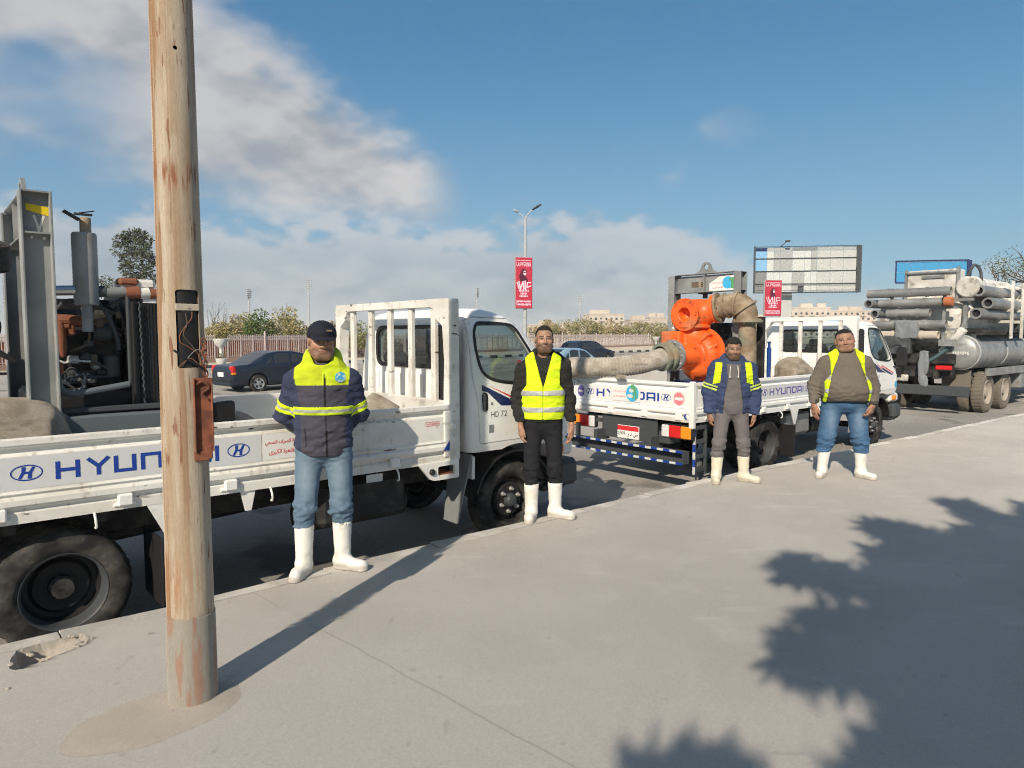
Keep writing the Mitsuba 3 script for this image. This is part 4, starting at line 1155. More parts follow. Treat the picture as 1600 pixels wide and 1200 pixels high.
# silencer with its stack and rain cap
mz = part(u1, 'silencer', lathe([(0, 2.07), (.066, 2.07), (.072, 2.078), (.072, 2.515), (.066, 2.53), (.0, 2.535)], (.25, -.42, 0), (0, 0, 1), 32), 'steel_m', 30)
part(mz, 'stack', lathe([(.033, 2.52), (.033, 2.625), (.028, 2.63), (.028, 2.5)], (.26, -.42, 0), (0, 0, 1), 20), 'oldpipe_m', 30)
part(mz, 'rain_cap', cat([xf(bx([0, 0, 0], [.10, .085, .008], .002), np.array([[.86, 0, .5, .185], [0, 1, 0, -.42], [-.5, 0, .86, 2.635], [0, 0, 0, 1.0]])), bx([.25, -.42, 2.648], [.10, .03, .012]), xf(bx([0, 0, 0], [.09, .02, .006]), np.array([[.97, 0, -.24, .27], [0, 1, 0, -.42], [.24, 0, .97, 2.665], [0, 0, 0, 1.0]]))]), 'grime_m')
part(mz, 'down_pipe', rod([.25, -.42, 2.08], [.25, -.42, 1.90], .032, n=16), 'steel_m', 30)
# the pipe across the top
for a, b, m, r in ((.055, .20, 'chrome_m', .032), (.28, .36, 'darkgrey_m', .036), (.36, .475, 'midgrey_m', .034), (.475, .56, 'brown_m', .040), (.56, .62, 'cream_m', .036), (.62, .72, 'brown_m', .034)):
    part(u1, 'cross_pipe', rod([a, -.42, 2.155], [b - .001, -.42, 2.165], r, n=18), m, 30)
part(u1, 'thermostat_box', bx([.56, -.30, 2.22], [.22, .2, .07], .02), 'cream_m')
part(u1, 'hose_clip', bx([.50, -.36, 2.235], [.12, .12, .05], .015), 'brown_m')
# engine
eng = part(u1, 'engine_block', cat([bx([.27, 0, 1.72], [.46, .46, .42], .03), bx([.25, 0, 1.98], [.44, .34, .14], .03), bx([.27, 0, 1.50], [.40, .36, .12], .04), lathe([(0, 0), (.20, 0), (.21, .02), (.21, .10), (0, .12)], (.0, 0, 1.72), (1, 0, 0), 28)]), 'grime_m', 30)
part(eng, 'exhaust_manifold', cat([tube(curve([(.02, -.30, 1.965), (.12, -.31, 1.975), (.24, -.31, 1.97)], 6), .038, 12), tube([(.10, -.31, 1.96), (.105, -.335, 1.88), (.115, -.34, 1.80), (.12, -.34, 1.74)], [.04, .036, .032, .012], 12), bx([.10, -.32, 1.935], [.13, .05, .03], .008), bx([.03, -.31, 1.91], [.05, .05, .07], .01), bx([.17, -.31, 1.91], [.05, .05, .07], .01)]), 'brown_m', 30)
r2 = np.random.default_rng(11)
for i in range(26):
    x, z = r2.uniform(.04, .46), r2.uniform(1.60, 2.06)
    m = ['bark_m', 'darkgrey_m', 'black_m', 'galv_m', 'darkgrey_m'][i % 5]
    k = i % 3
    y = -.27 - r2.uniform(0, .06)
    if k == 0: g = lathe([(0, 0), (.028, 0), (.03, .01), (.03, .05), (.018, .06), (0, .062)], (x, y + .03, z), (0, -1, 0), 14)
    elif k == 1: g = bx([x, y, z], [r2.uniform(.03, .07), .05, r2.uniform(.03, .10)], .008)
    else:
        q = [(x + r2.normal(0, .05) * t, y - .02, z - .05 * t + r2.normal(0, .02)) for t in range(4)]
        g = tube(curve(q, 5), .008, 7)
    part(eng, ['pulley', 'filter', 'engine_hose'][k], g, m, 30)
part(eng, 'gasket_line', tube(curve([(.05, -.345, 1.70), (.09, -.35, 1.715), (.13, -.35, 1.70), (.17, -.35, 1.72), (.21, -.35, 1.71), (.27, -.35, 1.705)], 4), .007, 6), 'chalk_m', 30)
part(eng, 'oil_filter', lathe([(0, 0), (.045, 0), (.05, .01), (.05, .13), (.04, .14), (0, .14)], (.40, -.30, 1.60), (0, 0, 1), 20), 'darkgrey_m', 30)
part(eng, 'alternator', lathe([(0, -.06), (.05, -.06), (.062, -.04), (.062, .04), (.05, .06), (0, .06)], (.36, -.28, 1.90), (1, 0, 0), 20), 'darkgrey_m', 30)
part(eng, 'side_plate', bx([.20, -.262, 1.60], [.24, .012, .09], .003), 'darkgrey_m')
part(eng, 'lettering', sheet(latin('PRCIS', .13, 1.575, .28, 1.625), lambda u, v: np.stack([u, u * 0 - .2695, v], 1)), 'panelgrey_m', False)
for q in ([(.10, -.33, 2.05), (.16, -.37, 2.10), (.30, -.36, 2.08), (.42, -.34, 2.02)], [(.33, -.34, 2.09), (.38, -.37, 2.0), (.43, -.35, 1.86), (.44, -.34, 1.78)], [(.40, -.36, 2.06), (.46, -.37, 2.12), (.52, -.38, 2.13)]):
    part(eng, 'engine_hose', tube(curve(q, 6), .014, 8), 'darkgrey_m', 30)
part(u1, 'rear_shroud', bx([.34, .33, 1.74], [.70, .02, .80], .004), 'black_m')  # added black plate standing in for the shaded depth behind the engine
part(u1, 'fuel_tank', bx([.24, .0, 1.44], [.62, .62, .18], .03), 'black_m')
# radiator
rd = part(u1, 'radiator', cat([bx([.62, 0, 1.77], [.16, .84, .78], .01), bx([.525, 0, 1.77], [.035, .86, .80], .004)]), 'black_m')
part(rd, 'core_fin', cat([bx([.62 - .07 + .02 * i, -.4215, 1.77], [.006, .006, .72]) for i in range(8)]), 'black_m', False, kind='stuff')
zz = np.linspace(2.10, 1.42, 30)
part(rd, 'cable_loom', tube(np.stack([.545 + .010 * (np.arange(30) % 2) + (2.1 - zz) * .02, zz * 0 - .445, zz], 1), .006, 6), 'darkgrey_m', 30)
part(rd, 'data_plate', bx([.62, -.4235, 2.12], [.085, .004, .05]), 'sticker_m', False)
part(rd, 'cap', bx([.685, -.43, 1.93], [.03, .03, .05], .01), 'yellow_m')
part(rd, 'fan_guard', lathe([(.34, 0), (.36, 0), (.36, .04), (.34, .04)], (.48, 0, 1.77), (1, 0, 0), 28), 'grime_m', 30)
# tubular side rail and skid
part(u1, 'side_rail', tube(curve([(.055, -.50, 1.78), (.06, -.50, 1.62), (.085, -.50, 1.535), (.15, -.50, 1.51), (.30, -.50, 1.53), (.46, -.50, 1.555)], 8), .021, 10), 'sidegrey_m', 30)
part(u1, 'side_rail', rod([.475, -.47, 1.54], [.475, -.47, 2.13], .012), 'darkgrey_m', 30)
part(u1, 'bracket', bx([.06, -.49, 1.67], [.07, .04, .07], .006), 'brown_m')
part(u1, 'skid', cat([bx([.25, 0, 1.15], [1.15, .78, .46], .02), bx([.30, -.46, 1.40], [.86, .10, .03], .004), bx([.25, -.44, .93], [1.9, .10, .07], .006), bx([.25, .44, .93], [1.9, .10, .07], .006)]), 'darkgrey_m')
part(u1, 'skid_box', bx([.27, -.50, 1.27], [.80, .16, .20], .012), 'sidegrey_m')
pv = part(u1, 'pump_casing', cat([lathe([(0, -.14), (.22, -.14), (.31, -.10), (.34, -.03), (.34, .05), (.29, .11), (0, .13)], (-.42, .10, 1.72), (1, 0, 0), 32), lathe([(.12, 0), (.12, .5), (.17, .5), (.17, .54), (0, .54)], (-.44, -.08, 1.85), (0, .05, 1), 24), lathe([(.22, .0), (.24, .02), (.24, .16), (.2, .18), (0, .18)], (-.36, -.22, 2.28), (0, -.2, 1), 24)]), 'grime_m', 30)
part(u1, 'engine_hose', tube(curve([(-.30, -.38, 2.1), (-.22, -.42, 1.95), (-.24, -.42, 1.80), (-.14, -.42, 1.72)], 6), .018, 8), 'black_m', 30)
# canvas hose lying folded on the bed beside it
def folded_hose(name, label, M, s=1.0, seed=0):
    def f(P):
        d = ellip(P, (0, 0, .20), (.42, .26, .26))
        d = smin(d, ellip(P, (.16, -.08, .16), (.34, .22, .2)), .05)
        d = np.maximum(d, -(P[:, 2] - .005))
        cut = (P[:, 0] - .16) * .8 + (P[:, 1] + .16) * -.62 + (P[:, 2] - .30) * .25
        d = smax(d, cut - .10, .02)
        return d + .012 * np.sin(P[:, 1] * 60 + 4 * P[:, 0]) * np.exp(-((P[:, 2] - .1) / .16) ** 2) + .05 * vnoise(P, 6, seed)
    m = polish(f, (-.55, -.4, -.03), (.6, .4, .55), .018)
    m.vertices = m.vertices * s
    return single(name, label, 'hose', m, 'canvas_m', True, M)


folded_hose('canvas_hose', 'folded tan canvas hose lying against the dark engine pump at the left edge', TRUCK1 @ mat4(-.27, -.55, BED + .17, .15) , 1.0, 3)
folded_hose('canvas_hose', 'small beige canvas bundle on the truck bed left of the man in jacket and cap', TRUCK1 @ mat4(1.45, .45, BED, .9), .72, 5)
single('rubber_sheet', 'black rubber sheet hanging under the beige canvas bundle on the truck bed', 'rubber', xf(polish(lambda P: rbox(P, (0, 0, .22), (.15, .04, .22), .03) + .03 * vnoise(P, 9, 2), (-.3, -.15, -.03), (.3, .15, .5), .015), np.eye(4)), 'rubber_m', True, TRUCK1 @ mat4(1.28, .22, BED, .7))
for i, (x, y, r, lab) in enumerate(((2.30, -.45, .20, 'brown dirt heap on the truck bed right of the man in cap'), (2.52, -.62, .10, 'small grey stone at the bed edge near the cab'))):
    m = pebble(r, 60 + i, (1.3, .9, 1.35 if i == 0 else 1.0))
    m.apply_translation([0, 0, r * 1.0])
    single('dirt_heap' if i == 0 else 'stone', lab, 'dirt' if i == 0 else 'stone', m, 'canvas_m', 50, TRUCK1 @ mat4(x, y, BED))

# ---- unit on the farther truck
u2 = thing('orange_pump_unit', 'bright orange pump with brown elbow pipe inside a grey lifting frame on the farther flatbed', 'pump', TRUCK2)
portal(u2, -.2, 8)
face = lambda off: (lambda u, v: np.stack([u * 0 - .207 - off, -u, v], 1))
part(u2, 'number_plate', sheet(sbox(-.24, 2.555, -.12, 2.635), face(.002)), 'bark_m', False)
part(u2, 'number_plate', sheet(sbox(-.11, 2.545, -.02, 2.64), face(.002)), 'oldpipe_m', False)
part(u2, 'number', sheet(latin('8', -.085, 2.555, -.045, 2.63), face(.0035)), 'black_m', False)
nt = part(u2, 'notice', sheet(Polygon([(.06, 2.49), (.06, 2.60), (.22, 2.69), (.47, 2.70), (.47, 2.49)]), face(.002)), 'paper_m', False)
part(nt, 'lettering', sheet(unary_union([fit(arabic('a'), .09, 2.585, .29, 2.62), fit(arabic('b'), .11, 2.52, .28, 2.555)]), face(.0035)), 'signpink_m', False)
part(nt, 'globe_print', sheet(Point(.355, 2.60).buffer(.085), face(.0035)), 'skyblue_m', False)
part(nt, 'globe_print', sheet(Polygon([(.37, 2.66), (.45, 2.67), (.45, 2.52), (.40, 2.52), (.41, 2.60)]), face(.0045)), 'green_m', False)


def flange(o, ax, r, t=.03, bolts=8, mat='oldpipe_m', parent=None, name='flange', hole=0):
    d, a, b = frame_of(ax)
    fl = [lathe([(hole, 0), (r * .94, 0), (r, .004), (r, t - .004), (r * .94, t), (hole, t)], o, ax, 32)]
    k = part(parent, name, cat(fl), mat, 30)
    for i in range(bolts):
        w = i * 2 * math.pi / bolts
        q = np.array(o) + (a * math.cos(w) + b * math.sin(w)) * r * .84
        part(k, 'bolt', rod(q - d * .014, q + d * (t + .016), .013, n=6), 'nut_m' if mat == 'galv_m' else mat, 30)
    return k


# volute: a spiral shell about the truck's long axis
c = np.array([-.52, -.12, 1.60])
def volute(P):
    q = P - c.astype(np.float32)
    th = np.arctan2(q[:, 2], q[:, 1])
    r = np.hypot(q[:, 1], q[:, 2])
    th2 = np.mod(th - 2.2, 2 * math.pi) / (2 * math.pi)
    R0, tr = .215, .085 + .055 * th2
    d = np.hypot(r - R0, q[:, 0]) - tr
    disc = np.maximum(np.abs(q[:, 0]) - .10, r - .22)
    d = smin(d, disc, .06)
    d = smin(d, capsule(P, (-.52, -.02, 1.80), (-.52, -.02, 2.00), .145, .145), .06)
    d = smin(d, capsule(P, (-.62, -.12, 1.60), (-.90, -.05, 1.60), .16, .135), .05)
    d = smin(d, rbox(P, (-.68, .17, 1.80), (.11, .16, .13), .03), .05)
    for w in (.4, 1.5, 2.7, 3.8, 4.9, 5.7):
        e = np.array([0, math.cos(w), math.sin(w)]) * .37
        d = smin(d, capsule(P, c + e * .55 + [-.08, 0, 0], c + e * .9 + [-.03, 0, 0], .022, .022), .025)
    return d
pb = part(u2, 'pump_body', polish(volute, (-1.0, -.62, 1.10), (-.25, .45, 2.10), .014), 'orange_m', True, label='orange snail shaped pump casing')
def vbody(P):
    d = capsule(P, (-.60, -.02, 2.155), (-.48, -.06, 2.165), .215, .205)
    d = smin(d, capsule(P, (-.50, -.05, 2.14), (-.43, -.32, 2.235), .185, .155), .07)
    d = smin(d, capsule(P, (-.52, -.02, 2.02), (-.52, -.02, 2.1), .16, .17), .05)
    d = smax(d, -(P[:, 0] + .72), .02)
    d = smax(d, -capsule(P, (-.80, -.02, 2.16), (-.665, -.02, 2.16), .105, .095), .02)
    return d
vb = part(u2, 'valve_body', polish(vbody, (-.85, -.56, 1.90), (-.2, .25, 2.46), .013), 'orange_m', True, label='orange valve body with a round open cover')
d_, a_, b_ = frame_of((-1, 0, 0))
for k in range(8):
    w = k * math.pi / 4 + .2
    q = np.array([-.66, -.02, 2.16]) + (a_ * math.cos(w) + b_ * math.sin(w)) * .175
    part(vb, 'bolt', rod(q, q + d_ * .055, .016, n=6), 'orange_m', 30)
flange((-.52, -.02, 1.975), (0, 0, 1), .238, .05, 10, 'orange_m', u2)
flange((-.47, -.12, 1.60), (1, 0, 0), .385, .035, 12, 'orange_m', u2)
flange((-.735, -.02, 2.155), (1, 0, 0), .225, .035, 8, 'orange_m', u2, hole=.10)
flange((-.43, -.28, 2.23), (.22, -.96, .16), .195, .05, 0, 'orange_m', u2)
flange((-.418, -.335, 2.24), (.22, -.96, .16), .21, .04, 10, 'oldpipe_m', u2)
e1 = curve([(-.41, -.375, 2.245), (-.39, -.47, 2.275), (-.365, -.58, 2.29), (-.33, -.68, 2.255), (-.31, -.715, 2.17), (-.30, -.725, 2.06)], 6)
el = part(u2, 'elbow_pipe', tube(e1, np.linspace(.155, .14, len(e1)), 24), 'oldpipe_m', 40, label='rusty brown elbow pipe')
for i in (5, 12, 19):
    dd = e1[i + 1] - e1[i]
    part(el, 'collar', lathe([(.13, 0), (.175, 0), (.175, .025), (.13, .025)], e1[i], dd, 26), 'oldpipe_m', 30)
flange((-.30, -.725, 2.04), (0, 0, 1), .20, .035, 10, 'oldpipe_m', u2)
part(u2, 'down_pipe', tube(np.array([(-.30 + .03 * (2.04 - z), -.725, z) for z in (2.04, 1.9, 1.6, 1.3, 1.12)]), [.105, .115, .12, .12, .12], 24), 'oldpipe_m', 40, label='greenish discharge pipe going down')
flange((-.272, -.725, 1.08), (0, 0, 1), .18, .035, 8, 'oldpipe_m', u2)
part(u2, 'down_pipe', tube([(-.272, -.725, 1.08), (-.272, -.725, BED)], .12, 20), 'oldpipe_m', 40)
# engine behind the pump
eng2 = part(u2, 'engine_block', cat([bx([.40, -.02, 1.60], [.85, .52, .60], .03), bx([.36, -.02, 1.96], [.66, .40, .18], .04), lathe([(0, -.18), (.26, -.18), (.27, -.16), (.27, .10), (0, .12)], (-.10, -.02, 1.62), (1, 0, 0), 28)]), 'grime_m', 30)
for i in range(16):
    x, z = r2.uniform(-.05, .70), r2.uniform(1.45, 2.08)
    g = [bx([x, -.30, z], [.08, .06, .07], .01), lathe([(0, 0), (.04, 0), (.045, .01), (.045, .06), (0, .07)], (x, -.27, z), (0, -1, 0), 14), tube(curve([(x, -.31, z), (x + .06, -.33, z - .04), (x + .08, -.31, z - .12)], 5), .012, 7)][i % 3]
    part(eng2, ['filter', 'pulley', 'engine_hose'][i % 3], g, ['darkgrey_m', 'brown_m', 'chalk_m', 'black_m'][i % 4], 30)
part(u2, 'air_cleaner', lathe([(0, -.20), (.13, -.20), (.145, -.18), (.145, .18), (.13, .20), (0, .20)], (-.05, .22, 2.22), (0, 1, 0), 24), 'darkgrey_m', 30)
part(u2, 'rain_cap', lathe([(.035, 0), (.035, .06), (.10, .065), (.105, .09), (.07, .11), (0, .115)], (-.10, .08, 2.40), (0, 0, 1), 24), 'darkgrey_m', 30)
part(u2, 'radiator', bx([.80, .12, 1.50], [.14, .70, .80], .01), 'black_m')
part(u2, 'handle', cat([tube(curve([(-.62, .20, 1.90), (-.66, .25, 2.02), (-.60, .18, 2.06)], 6), .016, 8), lathe([(.07, 0), (.08, .02), (.08, .05), (.07, .07), (0, .07)], (-.64, .22, 1.92), (0, 0, 1), 18)]), 'galv_m', 30)
part(u2, 'hand_knob', rod([-.80, .02, 1.76], [-.84, .02, 1.77], .032), 'galv_m', 30)
part(u2, 'skid', cat([bx([.1, s * .42, .94], [2.1, .10, .09], .006) for s in (-1, 1)] + [bx([x, 0, .945], [.10, .84, .08]) for x in (-.7, .2, .9)] + [bx([.35, 0, 1.15], [1.0, .56, .32], .02)]), 'darkgrey_m')
part(u2, 'skid_box', bx([-.45, -.05, 1.10], [.44, .60, .28], .02), 'navy_m')
part(u2, 'prop', rod([-.80, .12, .93], [-.80, .12, 1.46], .022), 'grime_m', 30)
part(u2, 'stand_pipe', cat([rod([.42, -.46, BED], [.42, -.46, 1.42], .055, n=16), lathe([(.06, 0), (.08, .01), (.08, .05), (.05, .06), (0, .06)], (.42, -.46, 1.40), (0, 0, 1), 16)]), 'black_m', 30)
part(u2, 'upright', bx([.02, -.74, 1.50], [.06, .10, 1.25], .006), 'grime_m')
# suction flange and ribbed suction hose hanging over the tailgate
hz = thing('suction_hose', 'thick dusty ribbed suction hose running from the orange pump out over the tailgate', 'hose', TRUCK2)
flange((-.955, -.03, 1.60), (-1, .1, -.05), .215, .045, 10, 'galv_m', hz, hole=.08)
ax_ = np.array([-1, .14, -.10]) / np.linalg.norm([-1, .14, -.10])
part(hz, 'coupling', lathe([(.15, 0), (.15, .05), (.19, .055), (.19, .09), (.155, .10), (.16, .16), (.19, .165), (.19, .20), (.15, .21)], (-1.0, -.025, 1.597), ax_, 30), 'oldpipe_m', 30)
hp_ = curve([(-1.16, .0, 1.575), (-1.32, .04, 1.535), (-1.52, .15, 1.485), (-1.74, .34, 1.455), (-1.92, .58, 1.445), (-1.98, .84, 1.44), (-1.96, 1.0, 1.41)], 30)
n_ = len(hp_)
rr = .148 + .0075 * np.sin(np.arange(n_) * 1.55) * np.clip((np.arange(n_) - 30) / 30, .15, 1) + .012 * (meshkit.fbm(np.c_[np.arange(n_) * .13, np.zeros((n_, 2))], 3, 7) - .5)
rr[-8:] *= np.sqrt(np.clip(1 - (np.arange(8) / 7.6) ** 2, .05, 1))
part(hz, 'hose', tube(hp_, rr, 28, True, .88), 'hose_m', True)
part(hz, 'rag_end', bx([-1.95, .05, 1.34], [.03, .16, .06], .01), 'canvas_m')
folded_hose('canvas_hose', 'folded tan canvas hose roll standing on the farther truck bed before its cab', TRUCK2 @ mat4(1.30, -.52, BED + .20, .35), 1.0, 9)
single('jack_rod', 'blue upright rod standing on the farther truck bed beside the canvas roll', 'rod', cat([rod([0, 0, 0], [0, 0, .80], .03, n=12), rod([0, 0, .80], [0, 0, .86], .018, n=10), bx([0, 0, .875], [.05, .05, .03], .01)]), 'bluerod_m', 30, TRUCK2 @ mat4(.63, -.52, BED))
# ---------------------------------------------------------------- the four men
A = lambda *v: np.array(v, float)
LIME, SILVER = A(.62, .80, .02), A(.42, .43, .43)


def head_mesh(c, skin, beard, tilt=None, wide=1.0, seed=0, bare=0.0, lipc=None):
    """Head and neck about the head's centre, face towards -y; the colours by place on the face."""
    def f(Q):
        P = Q / np.array([wide, 1, 1], np.float32)
        d = ellip(P, (0, .016, .032), (.076, .096, .090))
        d = smin(d, ellip(P, (0, -.028, -.036), (.063, .070, .084)), .03)
        d = smin(d, capsule(P, (-.026, -.062, -.096), (.026, -.062, -.096), .024, .024), .03)
        d = smin(d, capsule(P, (-.060, -.005, -.062), (-.030, -.052, -.092), .022, .022), .03)
        d = smin(d, capsule(P, (.060, -.005, -.062), (.030, -.052, -.092), .022, .022), .03)
        d = smin(d, capsule(P, (-.036, -.080, .026), (.036, -.080, .026), .0105, .0105), .022)
        for s in (-1, 1):
            d = smin(d, ellip(P, (s * .041, -.062, -.026), (.025, .024, .022)), .022)
            d = smax(d, -ellip(P, (s * .031, -.098, .006), (.019, .017, .0105)), .012)
            d = smin(d, np.linalg.norm(P - np.array([s * .031, -.0765, .004], np.float32), axis=1) - .0118, .003)
            d = smin(d, capsule(P, (s * .014, -.0895, .013), (s * .046, -.0815, .012), .0042, .0040), .006)
            d = smin(d, ellip(P, (s * .0125, -.101, -.034), (.009, .010, .007)), .008)
            e = ellip(P, (s * .080, .014, -.004), (.010, .021, .033))
            e = smax(e, -ellip(P, (s * .090, .008, .000), (.008, .011, .018)), .006)
            d = smin(d, e, .010)
        d = smin(d, capsule(P, (0, -.090, .014), (0, -.1125, -.029), .0072, .0115), .012)
        d = smin(d, ellip(P, (0, -.0905, -.0595), (.023, .009, .0055)), .007)
        d = smin(d, ellip(P, (0, -.0895, -.0705), (.020, .010, .0062)), .007)
        d = smax(d, -ellip(P, (0, -.101, -.0648), (.024, .010, .0018)), .003)
        d = smin(d, capsule(P, (0, .022, -.07), (0, .040, -.215), .057, .062), .03)
        bd = np.clip((-.030 - P[:, 2]) / .03, 0, 1) * np.clip((-P[:, 1] + .01) / .04, 0, 1)
        return d - beard * .0035 * bd * (.6 + .8 * (vnoise(P, 60, seed) + .5))
    m = polish(f, (-.12 * wide, -.15, -.235), (.12 * wide, .14, .15), .0036)
    P = np.array(m.vertices) / [wide, 1, 1]
    x, y, z = np.abs(P[:, 0]), P[:, 1], P[:, 2]
    st = lambda a, b, v: np.clip((v - a) / (b - a), 0, 1)
    n = vnoise(P, 70, seed) + .5
    col = np.tile(skin, (len(P), 1)) * (.93 + .14 * (vnoise(P, 25, seed) + .5))[:, None]
    red = np.exp(-((x - .042) / .02) ** 2 - ((z + .02) / .022) ** 2) * (y < -.03) * .35 + np.exp(-(x / .014) ** 2 - ((z + .028) / .016) ** 2) * (y < -.08) * .35
    col = col * (1 + red[:, None] * A(.22, -.05, -.08))
    def over(c_, w):
        nonlocal col
        col = col * (1 - w[:, None]) + A(*c_) * w[:, None]
    # beard and moustache, then brows, eyes, lips
    jaw = st(-.030, -.052, z - .35 * np.clip(.048 - x, -1, 0) + .2 * st(.0, .03, y)) * st(.052, .035, y) * st(-.150, -.125, z)
    cheekbare = np.exp(-((x - .018) / .02) ** 2 - ((z + .045) / .010) ** 2) * .0
    stache = np.exp(-((z + .049) / .0075) ** 2) * st(.036, .026, x) * (y < -.07)
    side = st(.052, .060, x) * st(.03, -.01, z) * st(-.045, -.03, -np.abs(y + .012)) * .7
    over((.018, .014, .012), np.clip(np.maximum(np.maximum(jaw, stache), side) * beard * (.62 + .55 * n), 0, .96))
    over((.02, .015, .012), np.clip(np.exp(-((z - .0245 - .10 * (.034 - x) * (x < .034) * .6 + .18 * np.clip(x - .038, 0, 1)) / .0048) ** 2) * st(.010, .014, x) * st(.056, .046, x) * (y < -.055) * 1.1, 0, .92))
    ed = np.hypot(x - .031, z - .0045)
    over((.05, .035, .03), st(.0165, .0125, np.hypot((x - .031) * .8, (z - .006) * 1.5)) * (y < -.07) * .55)
    over((.34, .30, .28), ((np.hypot((x - .031) / .0115, (z - .0035) / .0045) < 1) & (y < -.072)) * .8)
    over((.015, .01, .008), (st(.0062, .0046, ed) * (y < -.075)))
    over(lipc if lipc is not None else tuple(skin * A(.86, .66, .64)), np.clip(np.exp(-((z + .0650) / .0085) ** 2) * st(.025, .020, x) * (y < -.078) * .85, 0, 1))
    over((.06, .02, .018), np.clip(np.exp(-((z + .0650) / .0016) ** 2) * st(.024, .020, x) * (y < -.078) * .8, 0, 1))
    return m, np.clip(col, 0.003, 1)


def hair_mesh(wide, seed, line=.062, thick=.011, rag=.010, sideburn=-.02):
    def f(Q):
        P = Q / np.array([wide, 1, 1], np.float32)
        d = ellip(P, (0, .018, .034), (.076 + thick, .096 + thick, .091 + thick))
        nz = vnoise(P, 28, seed)
        d = d + .010 * vnoise(P, 90, seed + 1) + rag * nz
        x, y, z = np.abs(P[:, 0]), P[:, 1], P[:, 2]
        front = line + .10 * np.maximum(x - .028, 0) - z + .010 * nz + np.clip((y + .028) / .038, 0, 1) * -(line - sideburn)
        back = -.075 - z
        ear = .034 - np.hypot((y - .012) * 1.0, (z + .006) * .95)
        ear = np.where(x > .06, ear, -1)
        return smax(smax(d, np.maximum(front, back), .008), ear * .9, .006)
    return polish(f, (-.125 * wide, -.14, -.10), (.125 * wide, .15, .16), .0045)


def hand_mesh(s, curl=.55, spread=1.0, thumb_in=0.0):
    """A hanging hand from the wrist down -z, thumb forward (-y), palm towards the body; s: which side of the body (x sign)."""
    i = -s
    def chain(p, lens, rs, a0, da, sy):
        out, a = [], a0
        for L, ra, rb in zip(lens, rs[:-1], rs[1:]):
            q = p + L * A(i * math.sin(a), sy * .12, -math.cos(a))
            out.append((p, q, ra, rb))
            p, a = q, a + da
        return out
    segs = []
    for k, (y, L, z0) in enumerate(((-.030, .074, -.088), (-.010, .083, -.093), (.0105, .077, -.091), (.030, .060, -.084))):
        c = curl * (1 + .16 * k)
        segs.append(chain(A(0, y, z0), (L * .47, L * .30, L * .23), (.0094, .0087, .0080, .0068), .10 + c * .35, c * .62, spread * (-1.2 + .8 * k)))
    th = [(A(i * .004, -.022, -.022), A(i * .013, -.044, -.052), .0135, .0118), (A(i * .013, -.044, -.052), A(i * .018 + thumb_in * i, -.050, -.080), .0108, .0098), (A(i * .018 + thumb_in * i, -.050, -.080), A(i * .024 + thumb_in * i, -.048, -.103), .0098, .0078)]
    def f(P):
        d = rbox(P, (0, .001, -.053), (.0150, .041, .046), .0145)
        d = smin(d, capsule(P, (0, .0, .03), (0, 0, -.025), .026, .026), .02)
        d = smin(d, ellip(P, (i * .010, -.022, -.045), (.014, .018, .03)), .01)
        for k, ch in enumerate(segs):
            e = None
            for p, q, ra, rb in ch:
                t = capsule(P, p, q, ra, rb)
                e = t if e is None else smin(e, t, .004)
            d = smin(d, e, .007)
        e = None
        for p, q, ra, rb in th:
            t = capsule(P, p, q, ra, rb)
            e = t if e is None else smin(e, t, .005)
        return smin(d, e, .010)
    return polish(f, (-.085, -.085, -.20), (.085, .075, .045), .0036)


def rot_to(d):
    """Rotation that carries -z to the direction d, keeping y near itself."""
    z = -A(*d) / np.linalg.norm(d)
    y = A(0, 1, 0) - z * z[1]
    y /= np.linalg.norm(y)
    x = np.cross(y, z)
    M = np.eye(4)
    M[:3, 0], M[:3, 1], M[:3, 2] = x, y, z
    return M


def move(m, M):
    return xf(m, M)


